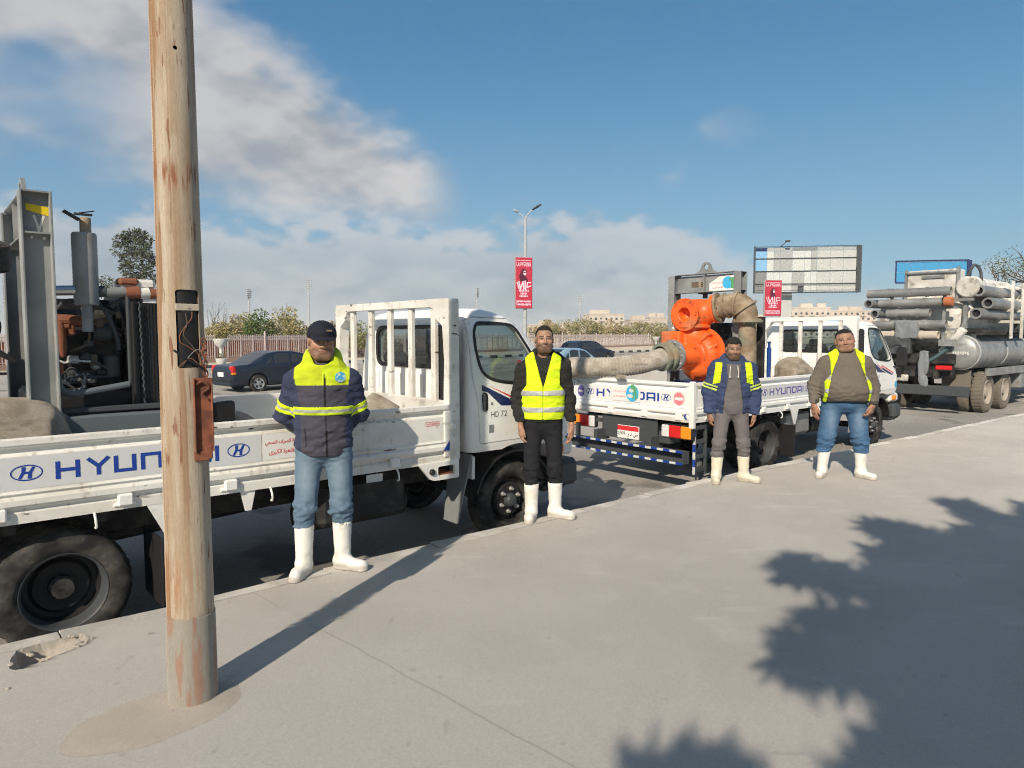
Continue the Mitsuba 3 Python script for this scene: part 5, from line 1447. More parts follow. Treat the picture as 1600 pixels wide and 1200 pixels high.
def make_person(c):
    M = mat4(c['at'][0], c['at'][1], 0.0, rad(c['yaw']))
    key = thing('person', c['label'], 'person', M)
    s, g, seed = c['H'] / 1.76, c['g'], c['seed']
    gb = c.get('belly', 0.0)
    ht = A(*c.get('head', (0, -.01, 1.635))) * A(1, 1, s)
    sh = {k: A(k * c['sw'], .012, 1.368 * s) for k in (-1, 1)}
    el = {k: A(*c['elbow'][k]) for k in (-1, 1)}
    wr = {k: A(*c['wrist'][k]) for k in (-1, 1)}
    hip = {k: A(k * .098 * g, .0, .885 * s) for k in (-1, 1)}
    foot = {k: A(*c['foot'][k][:2], 0) for k in (-1, 1)}
    ankle = {k: foot[k] + A(0, 0, .10) for k in (-1, 1)}
    knee = {k: (hip[k] * .46 + ankle[k] * .54) * A(1, 1, 0) + A(k * .008, -.022, .475 * s) for k in (-1, 1)}
    bt = c['boot_top']
    # ---- skin: head, hands and the figure under the clothes, one mesh
    hm, hc = head_mesh(c, A(*c['skin']), c['beard'], wide=c.get('wide', 1.0), seed=seed)
    hr = np.eye(4)
    ty, tx, tz = [rad(v) for v in c.get('turn', (0, 0, 0))]   # tilt to the side, nod, turn
    Rz = np.array([[math.cos(tz), -math.sin(tz), 0], [math.sin(tz), math.cos(tz), 0], [0, 0, 1]])
    Rx = np.array([[1, 0, 0], [0, math.cos(tx), -math.sin(tx)], [0, math.sin(tx), math.cos(tx)]])
    Ry = np.array([[math.cos(ty), 0, math.sin(ty)], [0, 1, 0], [-math.sin(ty), 0, math.cos(ty)]])
    hr[:3, :3] = Rz @ Ry @ Rx * c.get('headscale', 1.0)
    hr[:3, 3] = ht
    meshes, cols = [xf(hm, hr)], [hc]
    for k in (-1, 1):
        if c['hands'].get(k) is None: continue
        curl, dirv, roll = c['hands'][k]
        hm_ = hand_mesh(k, curl)
        Rr = np.eye(4)
        Rr[:3, :3] = [[math.cos(roll), -math.sin(roll), 0], [math.sin(roll), math.cos(roll), 0], [0, 0, 1]]
        HM = rot_to(dirv) @ Rr
        HM[:3, 3] = wr[k]
        HM[:3, :3] = HM[:3, :3] * c.get('handscale', 1.0)
        h = xf(hm_, HM)
        v = np.array(hm_.vertices)
        base = A(*c['skin']) * A(1.0, .93, .90) * c.get('handtone', 1.0)
        hc_ = np.tile(base, (len(v), 1)) * (.9 + .25 * (vnoise(v, 60, seed) + .5))[:, None]
        tip = np.clip((-.155 - v[:, 2]) / .01, 0, 1)[:, None]
        meshes.append(h)
        cols.append(hc_ * (1 - .10 * tip))
    def core(P):
        d = ellip(P, (0, 0, 1.20 * s), (.13 * g, .09, .28))
        for k in (-1, 1):
            d = smin(d, capsule(P, sh[k], el[k], .042, .036), .05)
            d = np.minimum(d, capsule(P, el[k], wr[k], .036, .026))
            d = np.minimum(d, capsule(P, hip[k], knee[k], .06, .045))
            d = np.minimum(d, capsule(P, knee[k], ankle[k], .045, .035))
        return smin(d, capsule(P, (0, .02, 1.38 * s), ht + A(0, .03, -.12), .055, .05), .05)
    cm = polish(core, (-.6, -.35, .03), (.6, .4, 1.66 * s), .022)
    meshes.append(cm)
    cols.append(np.tile(A(*c['skin']), (len(cm.vertices), 1)))
    part(key, 'body', cat(meshes), 'skin_m', True, color=np.vstack(cols))
    # ---- clothes
    def torso(P, o=0.0):
        d = ellip(P, (0, .005, 1.27 * s), (.192 * g + o, .128 * g + o, .25 + o))
        d = smin(d, ellip(P, (0, .0 - gb * .35, 1.06 * s), (.180 * g + gb * .5 + o, .128 * g + gb * .8 + o, .21 + o)), .10)
        for k in (-1, 1): d = smin(d, capsule(P, (k * .05, .022, 1.435 * s), A(k * c['sw'] * .90, .015, 1.378 * s), .070 + o, .064 + o), .06)
        d = smin(d, capsule(P, (0, .02, 1.40 * s), (0, .028, 1.50 * s), .072 + o, .064 + o), .05)
        return smin(d, ellip(P, (0, .0, .90 * s), (.178 * g + o, .130 * g + gb * .3 + o, .18 + o)), .08)
    def arm(P, k, o=0.0, cuff=0.0):
        d = capsule(P, sh[k], el[k], .066 * c['arm'] + o, .056 * c['arm'] + o)
        e = capsule(P, el[k], wr[k] + (el[k] - wr[k]) * cuff, .056 * c['arm'] + o, .044 * c['arm'] ** .5 + o)
        return smin(d, e, .03)
    def folds(P, amp):
        z = P[:, 2]
        n = vnoise(P, (7, 7, 15), seed) * 1.1 + vnoise(P, (17, 17, 30), seed + 3) * .75
        return amp * n
    def sleeves_ts(P):
        out = []
        for k in (-1, 1):
            for a, b, o in ((sh[k], el[k], 0), (el[k], wr[k], 1)):
                d = b - a
                t = np.clip(((P - a.astype(np.float32)) @ d) / (d @ d), 0, 1)
                out.append((np.linalg.norm(P - a - t[:, None] * d, axis=1), t + o))
        return out
    top_z = 1.52 * s
    lo, hi = (-.62, -.42, .60), (.62, .42, 1.70)
    hem = c['hem']
    def upper(P, o=0.0, amp=.022):
        d = torso(P, o)
        for k in (-1, 1): d = smin(d, arm(P, k, o), .05)
        d = d + folds(P, amp)
        # gathered folds at the elbows and above the hem
        for k in (-1, 1):
            w = np.exp(-(np.linalg.norm(P - el[k].astype(np.float32), axis=1) / .10) ** 2)
            d = d + .007 * w * np.sin(P[:, 2] * 95 + P[:, 0] * 30 + 2 * k)
        w = np.exp(-((P[:, 2] - hem - .10) / .08) ** 2)
        d = d + .005 * w * np.sin(P[:, 2] * 70 + 6 * vnoise(P, (5, 5, 3), seed + 8) * 6)
        return d
    c['extra'](dict(locals()))
    # trousers
    def trousers(P):
        d = ellip(P, (0, .0 - gb * .1, .90 * s), (.165 * g, .122 * g + gb * .25, .13))
        for k in (-1, 1):
            a = capsule(P, hip[k], knee[k], .100 * c['leg'], .074 * c['leg'])
            b = capsule(P, knee[k], ankle[k] * A(1, 1, 0) + A(0, 0, bt - .03), .074 * c['leg'], .070 * c['leg'] ** .6)
            L = smin(a, b, .04)
            d = smin(d, L, .045)
        z = P[:, 2]
        wk = .35 + 1.0 * np.exp(-((z - .47 * s) / .10) ** 2) + 1.5 * np.exp(-((z - bt - .06) / .07) ** 2) + .6 * np.exp(-((z - .82) / .06) ** 2)
        d = d + wk * (.024 * vnoise(P, (9, 9, 24), seed + 2) + .010 * vnoise(P, (24, 24, 44), seed + 6) + .0022 * np.sin(z * 105 + 34 * vnoise(P, (7, 7, 5), seed + 4)))
        return smax(smax(d, (bt - .015) - z, .012), z - (hem + .12), .01)
    m = polish(trousers, (-.40, -.30, bt - .06), (.40, .30, hem + .16), .0105)
    v = np.array(m.vertices)
    base = A(*c['trousers'])
    tone = .88 + .24 * (vnoise(v, (6, 6, 8), seed + 1) + .5)
    if c.get('denim'):
        fade = np.zeros(len(v))
        for k in (-1, 1):
            q = (hip[k] * .55 + knee[k] * .45)
            fade += np.exp(-((v[:, 0] - q[0]) / .055) ** 2 - ((v[:, 2] - q[2]) / .16) ** 2) * (v[:, 1] < 0)
        col = base * tone[:, None] + A(.16, .17, .17) * (fade * .55)[:, None]
        col *= (1 + .25 * vnoise(v, (60, 60, 20), seed))[:, None]
    else:
        col = base * tone[:, None]
    part(key, 'trousers', m, 'cloth_m', color=np.clip(col, .004, 1))
    # boots
    for k in (-1, 1):
        ang = rad(c['foot'][k][2])
        fx = A(math.sin(ang), -math.cos(ang), 0)
        sd = A(math.cos(ang), math.sin(ang), 0)
        kn = ankle[k] * A(1, 1, 0)
        lean = (knee[k] - ankle[k]) * A(1, 1, 0) * .55
        def boot(P):
            d = capsule(P, kn + A(0, 0, .09), kn + lean + A(0, 0, bt + .05), .056, .071)
            q = kn + fx * .035
            e = capsule(P, kn - fx * .028 + A(0, 0, .042), kn + fx * .155 + A(0, 0, .036), .046, .040)
            e = smin(e, capsule(P, kn + fx * .10 - sd * .014 + A(0, 0, .036), kn + fx * .165 + sd * .008 + A(0, 0, .032), .040, .036), .02)
            d = smin(d, e, .055)
            d = d + .012 * vnoise(P, (16, 16, 22), seed + k) * np.exp(-((P[:, 2] - .14) / .08) ** 2) + .005 * vnoise(P, 12, seed + 5)
            sole = np.maximum(capsule(P * np.array([1, 1, 0], np.float32), kn - fx * .026, kn + fx * .158, .050, .047), np.abs(P[:, 2] - .009) - .010)
            d = np.minimum(d, sole)
            d = smax(d, P[:, 2] - bt, .006)
            inside = capsule(P, kn + A(0, 0, .12), kn + lean + A(0, 0, bt + .05), .048, .063)
            return np.maximum(smax(d, -np.maximum(inside, bt - .02 - P[:, 2]), .004), -P[:, 2] + .0015)
        m = polish(boot, kn + A(-.26, -.27, -.02), kn + A(.26, .24, bt + .03), .0085)
        part(key, 'boot', m, c['bootmat'], True)
    # hair
    if c.get('hair'):
        hh = hair_mesh(c.get('wide', 1.0), seed, *c['hair'])
        part(key, 'hair', xf(hh, hr), 'hair_m', True)
    return key, hr


def band_col(v, a, b, k=1.0):
    """Lime, silver, lime across a strip from a to b."""
    t = (v - a) / (b - a)
    return np.where(((t > .36) & (t < .64))[:, None], SILVER * .8, LIME * k)


def shade(base, v, seed, amt=.22):
    return np.clip(base * (1 - amt / 2 + amt * (vnoise(v, (8, 8, 10), seed) + .5))[:, None], .004, 1)


def sleeve_strip(L, k, t0, t1, o, parts, name='arm_band', both=True, cols=None):
    """A band round the sleeve k between the arm's parameters t0 and t1 (0 shoulder, 1 elbow, 2 wrist)."""
    def f(P):
        d = L['upper'](P, o, .022)
        a, b = (L['sh'][k], L['el'][k]) if t0 < 1 else (L['el'][k], L['wr'][k])
        u = b - a
        t = ((P - a.astype(np.float32)) @ u) / (u @ u) + (0 if t0 < 1 else 1)
        r = np.linalg.norm(P - a - np.clip(t - (0 if t0 < 1 else 1), 0, 1)[:, None] * u, axis=1)
        ln = np.linalg.norm(u)
        return np.maximum(np.maximum(d, np.maximum(t0 - t, t - t1) * ln), r - .125)
    c0 = (L['sh'][k] + L['el'][k]) / 2 if t0 < 1 else (L['el'][k] + L['wr'][k]) / 2
    m = polish(f, c0 - .24, c0 + .24, .0062)
    v = np.array(m.vertices)
    a, b = (L['sh'][k], L['el'][k]) if t0 < 1 else (L['el'][k], L['wr'][k])
    u = b - a
    t = ((v - a) @ u) / (u @ u) + (0 if t0 < 1 else 1)
    part(L['key'], name, m, 'cloth_m', color=band_col(t, t0, t1))


def extra1(L):
    """Navy work jacket with a lime yoke and hood, bands, zip and round badge."""
    key, upper, s, hem, seed, ht = L['key'], L['upper'], L['s'], L['hem'], L['seed'], L['ht']
    arms = L['arm']
    def f(P):
        d = upper(P, .010, .028)
        # the hood: a thick collar standing behind and beside the neck
        w = P - np.array([0, .03, 1.515 * s], np.float32)
        ring = np.hypot(np.hypot(w[:, 0], w[:, 1] * .95) - .098, (w[:, 2] - w[:, 1] * .35) * .62) - .040
        ring = np.maximum(ring, -(w[:, 1] + .085 + .0 * w[:, 0]))
        d = smin(d, ring + .012 * vnoise(P, 16, 4), .03)
        d = smin(d, ellip(P, (0, .13, 1.50 * s), (.12, .06, .10)), .04)
        d = smax(d, -capsule(P, (0, -.02, 1.43 * s), (0, -.03, 1.62 * s), .055, .085), .015)
        return smax(d, hem - P[:, 2], .012)
    m = polish(f, (-.52, -.30, hem - .05), (.52, .36, 1.68), .0072)
    v = np.array(m.vertices)
    x, y, z = v.T
    dist = np.min([np.linalg.norm(v - a - np.clip(((v - a) @ (b - a)) / ((b - a) @ (b - a)), 0, 1)[:, None] * (b - a), axis=1) for k in (-1, 1) for a, b in ((L['sh'][k] + A(k * .03, 0, -.02), L['el'][k]), (L['el'][k], L['wr'][k]))], axis=0)
    sleeve = (np.abs(x) > .168 + .02 * np.clip((z - 1.30) / .1, -1, 1)) & (z < 1.46 * s) | ((dist < .068) & (z < 1.20))
    yoke = (z > 1.345 - .02 * (y > .1)) & ~sleeve
    hood = (z > 1.47 * s) & (np.abs(x) < .18)
    inner = (np.hypot(x, y - .02) < .088) & (z > 1.45 * s)
    navy = A(.038, .046, .088)
    grey = A(.060, .058, .078)
    col = np.where(sleeve[:, None], navy, grey)
    col = np.where((yoke | hood)[:, None], LIME * A(.80, .76, 1.2), col)
    col = np.where(inner[:, None], A(.03, .032, .05), col)
    dirt = np.clip((vnoise(v, (5, 5, 9), 12) - .02) * 5, 0, 1) * (yoke & (x < 0))
    col = col * (1 - .28 * dirt[:, None] * A(.7, 1.0, .6))
    col = np.where(((np.abs(x - .022 - .02 * (1.2 - z)) < .0055) & (y < -.05) & (z < 1.42))[:, None], A(.012, .012, .014), col)
    col = np.where(((np.abs(x + .115 + .05 * (z - .98)) < .0045) & (y < 0) & (np.abs(z - .985) < .065))[:, None], A(.015, .016, .02), col)
    part(key, 'jacket', m, 'cloth_m', color=shade(col, v, seed))
    for k in (-1, 1): sleeve_strip(L, k, .62, .87, .0145, L)
    def tb(P):
        d = L['torso'](P, .0145) + L['folds'](P, .028)
        return np.maximum(np.maximum(d, np.abs(P[:, 2] - 1.165) - .030), np.abs(P[:, 0]) - .30)
    m = polish(tb, (-.32, -.25, 1.10), (.32, .25, 1.23), .0068)
    v = np.array(m.vertices)
    part(key, 'torso_band', m, 'cloth_m', color=band_col(v[:, 2], 1.135, 1.195, .85))
    # badge: a flat disc laid on the chest
    def bd(P):
        d = L['torso'](P, .0165) + L['folds'](P, .028)
        return np.maximum(np.maximum(d, np.hypot(P[:, 0] - .125, P[:, 2] - 1.395) - .038), P[:, 1])
    m = polish(bd, (.07, -.22, 1.34), (.18, -.02, 1.45), .0055)
    v = np.array(m.vertices)
    n = vnoise(v, 60, 3)
    part(key, 'badge', m, 'cloth_m', color=np.where((n > .02)[:, None], A(.05, .30, .50), A(.42, .55, .55)))
    # brown scarf and shirt at the neck
    def sc(P):
        d = capsule(P, (0, .0, 1.38 * s), (0, .012, 1.515 * s), .078, .072)
        return smax(d + .012 * vnoise(P, (14, 14, 26), 6), P[:, 2] - 1.525 * s - .3 * P[:, 1], .01)
    m = polish(sc, (-.13, -.14, 1.30), (.13, .14, 1.62), .007)
    part(key, 'scarf', m, 'cloth_m', color=shade(A(.10, .085, .085), np.array(m.vertices), 4))


def vest_shell(L, o, open_front, slab=None, res=.0072, keep=None):
    s, hem = L['s'], L['c']['vest_hem']
    sw = L['c']['sw']
    amp = L['c'].get('vest_amp', .030)
    def f(P):
        x, y, z = np.abs(P[:, 0]), P[:, 1], P[:, 2]
        d = L['torso'](P, o) + L['folds'](P, amp)
        d = smax(d, hem - z, .006)
        d = smax(d, x - (sw * .80 + .75 * np.clip(1.24 * s - z, 0, .09) * 1.0 + .12 * np.clip(z - 1.36 * s, 0, 1)), .010)
        d = smax(d, -capsule(P, (0, .02, 1.36 * s), (0, .03, 1.70 * s), .085, .10), .01)
        fr = np.where(y < .02, open_front(z) - x, -1)
        d = smax(d, fr, .006)
        if slab: d = np.maximum(d, np.abs(z - slab[0] - slab[2] * P[:, 0]) - slab[1])
        return d
    return polish(f, (-.42, -.42, hem - .04), (.42, .34, 1.56), res)


def extra2(L):
    """Black hooded top under a lime waistcoat with two grey bands."""
    key, upper, s, hem = L['key'], L['upper'], L['s'], L['hem']
    def f(P):
        d = upper(P, .004, .026)
        w = P - np.array([0, .035, 1.50 * s], np.float32)
        ring = np.hypot(np.hypot(w[:, 0], w[:, 1]) - .092, (w[:, 2] - w[:, 1] * .4) * .7) - .030
        d = smin(d, ring + .01 * vnoise(P, 16, 4), .03)
        d = smin(d, ellip(P, (0, .12, 1.46 * s), (.11, .05, .08)), .04)
        d = smax(d, -capsule(P, (0, -.01, 1.45 * s), (0, -.03, 1.64 * s), .056, .082), .012)
        return smax(d, hem - P[:, 2], .012)
    m = polish(f, (-.50, -.28, .68), (.50, .32, 1.66), .0085)
    v = np.array(m.vertices)
    part(key, 'hooded_top', m, 'cloth_m', color=shade(np.tile(A(.022, .023, .021), (len(v), 1)), v, 3, .5))
    op = lambda z: np.where(z > 1.22, (z - 1.22) * .27 + .003, .003)
    m = vest_shell(L, .022, op)
    v = np.array(m.vertices)
    part(key, 'waistcoat', m, 'cloth_m', color=shade(np.tile(LIME, (len(v), 1)), v, 5, .12))
    for z in (1.165, 1.015):
        m = vest_shell(L, .0262, lambda q: op(q) - .0, (z, .024, .02), .0065)
        part(key, 'reflective_band', m, 'bandgrey_m', True)
    zp = [tube(curve([(x, -.085 + dy, z + .05), (x, -.095 + dy, z), (x, -.09 + dy, z - .05)], 4), .0035, 6) for x, z, dy in ((.02, .70, -.05), (.12, .52, .01), (-.02, .45, .03))]


def extra3(L):
    """Open navy work jacket with lime shoulder patches and sleeve bands over a grey hooded top."""
    key, upper, s, hem = L['key'], L['upper'], L['s'], L['hem']
    def inner(P):
        d = L['torso'](P, -.004) + L['folds'](P, .018)
        d = smin(d, np.hypot(np.hypot(P[:, 0], P[:, 1] - .02) - .088, (P[:, 2] - 1.475 * s - P[:, 1] * .4) * .7) - .026, .03)
        d = smax(d, -capsule(P, (0, -.01, 1.44 * s), (0, -.03, 1.64 * s), .056, .080), .012)
        return smax(d, hem - .01 - P[:, 2], .012)
    m = polish(inner, (-.34, -.28, hem - .06), (.34, .30, 1.62), .0085)
    v = np.array(m.vertices)
    col = np.where((v[:, 2] > 1.435 * s)[:, None], A(.05, .07, .12), A(.135, .125, .128))
    part(key, 'hooded_top', m, 'cloth_m', color=shade(col, v, 3))
    for k in (-1, 1):
        part(key, 'drawstring', cat([tube(curve([(k * .040, -.115, 1.42 * s), (k * .044, -.140, 1.36 * s), (k * .045, -.143, 1.30 * s)], 6), .0042, 6), rod([k * .045, -.143, 1.30 * s], [k * .045, -.146, 1.275 * s], .007, n=8)]), 'chalk_m', True)
    def f(P):
        d = upper(P, .018, .032)
        x = np.abs(P[:, 0])
        w = P - np.array([0, .04, 1.475 * s], np.float32)
        ring = np.hypot(np.hypot(w[:, 0], w[:, 1]) - .108, (w[:, 2] - w[:, 1] * .4) * .6) - .030
        d = smin(d, ring, .03)
        d = smax(d, -capsule(P, (0, -.01, 1.42 * s), (0, -.03, 1.64 * s), .075, .10), .012)
        d = smax(d, np.where(P[:, 1] < 0, .088 + .02 * np.sin(P[:, 2] * 9) - x, -1), .008)
        return smax(d, hem + .0 - P[:, 2], .014)
    m = polish(f, (-.52, -.30, .66), (.52, .34, 1.60), .0085)
    v = np.array(m.vertices)
    part(key, 'jacket', m, 'cloth_m', color=shade(np.tile(A(.040, .058, .125), (len(v), 1)), v, 6, .35))
    for k in (-1, 1):
        def pf(P):
            d = upper(P, .0215, .032)
            x, z = P[:, 0] * k, P[:, 2]
            w = np.maximum(np.maximum(.125 + .10 * (1.34 - z) - x, x - (.20 + .12 * (1.34 - z))), np.maximum(1.205 * s - z - .25 * (x - .16), z - 1.455 * s))
            return np.maximum(np.maximum(d, w), P[:, 1] - .03)
        c0 = A(k * .17, -.06, 1.33 * s)
        m = polish(pf, c0 - .18, c0 + .18, .0062)
        part(key, 'shoulder_patch', m, 'cloth_m', color=shade(np.tile(LIME, (len(m.vertices), 1)), np.array(m.vertices), 5, .15))
        for t0, t1 in ((.66, .74), (.80, .88)):
            sleeve_strip(L, k, t0, t1, .0225, L)


def extra4(L):
    """Taupe pullover under an open lime waistcoat."""
    key, upper, s, hem = L['key'], L['upper'], L['s'], L['hem']
    def f(P):
        d = upper(P, .004, .016)
        d = smin(d, np.hypot(np.hypot(P[:, 0], P[:, 1] - .01) - .080, P[:, 2] - 1.475 * s - .1 * P[:, 1]) - .016, .02)
        d = smax(d, -capsule(P, (0, -.005, 1.43 * s), (0, -.01, 1.60 * s), .066, .078), .01)
        return smax(d, hem - P[:, 2] + .02 * np.cos(P[:, 0] * 8), .014)
    m = polish(f, (-.58, -.42, .70), (.58, .36, 1.58), .0085)
    v = np.array(m.vertices)
    col = shade(np.tile(A(.138, .120, .104), (len(v), 1)), v, 3, .15)
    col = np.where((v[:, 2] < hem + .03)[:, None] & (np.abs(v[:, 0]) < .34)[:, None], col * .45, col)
    part(key, 'pullover', m, 'cloth_m', color=col)
    op = lambda z: np.interp(z, [.88, 1.05, 1.2, 1.35, 1.46], [.225, .215, .185, .135, .095])
    m = vest_shell(L, .024, op)
    v = np.array(m.vertices)
    part(key, 'waistcoat', m, 'cloth_m', color=shade(np.tile(LIME, (len(v), 1)), v, 5, .12))
    for z in (1.19, 1.04):
        part(key, 'reflective_band', vest_shell(L, .0282, op, (z, .024, 0.0), .0065), 'bandgrey_m', True)


HD = (0.0, 0.0, -1.0)
man1, hr1 = make_person(dict(label='man in navy and lime work jacket, dark cap and faded jeans, hands behind back', at=(-1.335, 4.915), yaw=12, H=1.76, g=1.0, sw=.188, arm=1.0, leg=1.0, seed=1, hem=.845, boot_top=.355,
    elbow={-1: (-.268, .085, 1.125), 1: (.245, .10, 1.125)}, wrist={-1: (-.11, .205, .97), 1: (.08, .205, .97)}, hands={},
    foot={-1: (-.150, -.04, -18), 1: (.115, .03, 58)}, skin=(.40, .225, .150), beard=.55, turn=(2, 2, 8), head=(.0, -.015, 1.645), wide=1.06, headscale=1.04,
    trousers=(.105, .165, .235), denim=True, bootmat='boot_m', extra=extra1, hair=(.03, .004, .003, -.03)))


def cap():
    def f(P):
        d = ellip(P, (0, .014, .045), (.098, .124, .096))
        d = np.maximum(d, -ellip(P, (0, .014, .040), (.091, .117, .091)))
        d = smax(d, .022 - P[:, 2] - .12 * P[:, 1], .004)
        b = np.maximum(np.abs(P[:, 2] - .033 + (P[:, 1] + .10) * -.20 + 2.2 * P[:, 0] ** 2) - .0035, np.hypot(P[:, 0] / .082, (P[:, 1] + .078) / .110) - 1)
        b = np.maximum(b * 1.0, P[:, 1] + .05)
        return np.minimum(d, np.where(b < .02, b, .05))
    return polish(f, (-.12, -.21, -.02), (.12, .16, .16), .0042)
ck = part(man1, 'cap', xf(cap(), hr1), 'cloth_m', color=None, smooth=True) if False else None
cm_ = xf(cap(), hr1)
ck = part(man1, 'cap', cm_, 'cloth_m', color=np.tile(A(.016, .018, .028), (len(cm_.vertices), 1)))
part(ck, 'badge', xf(sheet(rrect(-.005, .070, .035, .082, .003), lambda u, v: np.stack([u + .02, -.1225 + .4 * (v - .05) + .9 * u ** 2, v], 1)), hr1), 'bark_m', False)

man2, hr2 = make_person(dict(label='bearded man in lime waistcoat over black hoodie and black trousers', at=(.285, 6.38), yaw=-2, H=1.755, g=.92, sw=.190, arm=.92, leg=.90, seed=2, hem=.90, boot_top=.335, vest_hem=.925,
    elbow={-1: (-.245, .03, 1.10), 1: (.240, .045, 1.10)}, wrist={-1: (-.205, -.065, .865), 1: (.262, -.02, .845)}, hands={-1: (.55, (.04, -.05, -1), .35), 1: (.75, (.0, .02, -1), -.25)},
    foot={-1: (-.105, -.06, -8), 1: (.115, .01, 62)}, skin=(.34, .20, .135), beard=.72, turn=(0, -3, 4), head=(.01, -.01, 1.650), wide=.99, handtone=1.05,
    trousers=(.016, .017, .021), bootmat='boot_m', extra=extra2, hair=(.080, .007, .005, -.025)))

man3, hr3 = make_person(dict(label='man in open navy jacket with lime shoulder patches and grey trousers', at=(2.525, 7.985), yaw=-10, H=1.665, g=.95, sw=.188, arm=.98, leg=.94, seed=3, hem=.79, boot_top=.30,
    elbow={-1: (-.262, .03, 1.045), 1: (.256, .045, 1.045)}, wrist={-1: (-.250, -.035, .80), 1: (.245, -.045, .80)}, hands={-1: (.55, (.02, -.03, -1), .3), 1: (.6, (.0, -.02, -1), -.3)},
    foot={-1: (-.165, -.06, -6), 1: (.150, .02, 60)}, skin=(.285, .165, .110), beard=.72, turn=(0, 6, 5), head=(.0, -.035, 1.615), wide=1.0, handtone=1.05,
    trousers=(.150, .138, .142), bootmat='bootcream_m', extra=extra3, hair=(.068, .015, .014, -.02)))

man4, hr4 = make_person(dict(label='heavily built man in taupe pullover, open lime waistcoat and blue jeans', at=(3.935, 8.235), yaw=-14, H=1.745, g=1.30, sw=.228, arm=1.12, leg=1.26, seed=4, hem=.90, boot_top=.315, vest_hem=.90, belly=.11,
    elbow={-1: (-.345, .02, 1.09), 1: (.330, .06, 1.07)}, wrist={-1: (-.345, -.08, .865), 1: (.275, -.16, .89)}, hands={-1: (.35, (.06, -.05, -1), .5), 1: (.9, (-.25, -.05, -1), -.6)},
    foot={-1: (-.225, -.03, -22), 1: (.205, -.01, 40)}, skin=(.325, .185, .125), beard=.24, turn=(-9, -2, -8), head=(-.02, -.02, 1.632), wide=1.17, headscale=1.08, handscale=1.10,
    trousers=(.055, .125, .235), denim=True, bootmat='boot_m', extra=extra4, hair=(.078, .005, .004, .01)))
# ---------------------------------------------------------------- foliage and branches
def leaf_cards(C, N, L, W, seed, droop=0.0):
    """Diamond leaves at the points C with rough directions N."""
    g = np.random.default_rng(seed)
    n = len(C)
    d = N + g.normal(0, .55, (n, 3))
    d[:, 2] -= droop
    d /= np.linalg.norm(d, axis=1, keepdims=True)
    a = np.cross(d, g.normal(0, 1, (n, 3)))
    a /= np.linalg.norm(a, axis=1, keepdims=True) + 1e-9
    l = L * g.uniform(.6, 1.3, (n, 1))
    w = W * g.uniform(.7, 1.3, (n, 1))
    up = np.cross(a, d) * l * .12
    V = np.stack([C, C + d * l * .5 + a * w + up, C + d * l, C + d * l * .5 - a * w + up], 1).reshape(-1, 3)
    k = np.arange(n)[:, None] * 4
    return trimesh.Trimesh(V, np.vstack([k + [0, 1, 2], k + [0, 2, 3]]), process=False)


def clumps(spots, per, L, W, seed, droop=0.2):
    """Leaves in clumps: spots are (centre, radius)."""
    g = np.random.default_rng(seed)
    P, N = [], []
    for c, r in spots:
        m = int(per * g.uniform(.7, 1.3))
        u = g.normal(0, 1, (m, 3))
        u /= np.linalg.norm(u, axis=1, keepdims=True)
        P.append(np.array(c) + u * r * g.uniform(.25, 1, (m, 1)) ** .6)
        N.append(u)
    return leaf_cards(np.vstack(P), np.vstack(N), L, W, seed + 1, droop)


def crown_spots(c, rad_, n, r, seed, bias=0.25):
    g = np.random.default_rng(seed)
    u = g.normal(0, 1, (n, 3))
    u /= np.linalg.norm(u, axis=1, keepdims=True)
    q = np.array(c) + u * np.array(rad_) * g.uniform(bias, 1, (n, 1)) ** .5
    return [(q[i], r * g.uniform(.6, 1.35)) for i in range(n)]


def leaf_colour(m, base, seed, amt=.5, dry=None, dryamt=0.0):
    n = len(m.vertices) // 4
    g = np.random.default_rng(seed)
    t = np.repeat(g.uniform(1 - amt * .7, 1 + amt * .7, n), 4)[:, None]
    col = np.array(base) * t
    if dry is not None:
        w = np.repeat(g.random(n) < dryamt, 4)[:, None]
        col = np.where(w, np.array(dry) * t, col)
    return np.clip(col, .003, 1)


# ---- the tree behind the camera whose shade lies on the pavement
sh_tree = thing('shade_tree', 'leafy tree behind the viewpoint, known by its shade on the pavement', 'tree')
spots = crown_spots((2.15, -3.0, 4.3), (2.15, 1.5, 1.15), 190, .38, 4) + crown_spots((0.95, -2.85, 4.3), (.85, 1.1, .75), 45, .32, 14)
gs = np.random.default_rng(40)
for k in range(85):          # leafy twigs standing out of the crown on every side
    u = gs.normal(0, 1, 3)
    u /= np.linalg.norm(u)
    c0 = np.array([2.1, -2.85, 4.3]) + u * [2.2, 1.5, 1.15]
    tw = u + gs.normal(0, .35, 3)
    for j in range(5): spots.append((c0 + tw * j * .13, .17 - .026 * j))
spots = [q for q in spots if abs((q[0][0] + .54 * -(q[0][2] - 4.3) - 1.55) * .80 + (q[0][1] + 3.05 - 1.44 * (q[0][2] - 4.3) * -1) * .60) > .085 or q[0][0] < .9]
spots += [((-1.62, -3.80, 4.3), .11), ((-1.80, -3.84, 4.35), .10), ((-1.46, -3.80, 4.25), .09)]
lm = clumps(spots, 95, .23, .044, 8, .1)
part(sh_tree, 'crown', lm, 'leaf_m', color=leaf_colour(lm, (.05, .085, .03), 3))
part(sh_tree, 'trunk', cat([tube(curve([(2.3, -3.3, -.05), (2.2, -3.2, 1.3), (2.0, -3.0, 2.6), (1.8, -2.8, 3.8)], 8), np.linspace(.16, .08, 25), 12)] +
                           [tube(curve([(2.0, -3.0, 2.6), (2.0 + .6 * dx, -3.0 + .6 * dy, 3.3), (2.0 + dx, -3.0 + dy, 3.9 + dz)], 6), np.linspace(.06, .02, 13), 8) for dx, dy, dz in ((-1.6, .2, .3), (1.3, .4, .5), (-.3, 1.0, .8), (.6, -.8, .9), (-3.5, -.85, .3))]), 'bark_m', True)

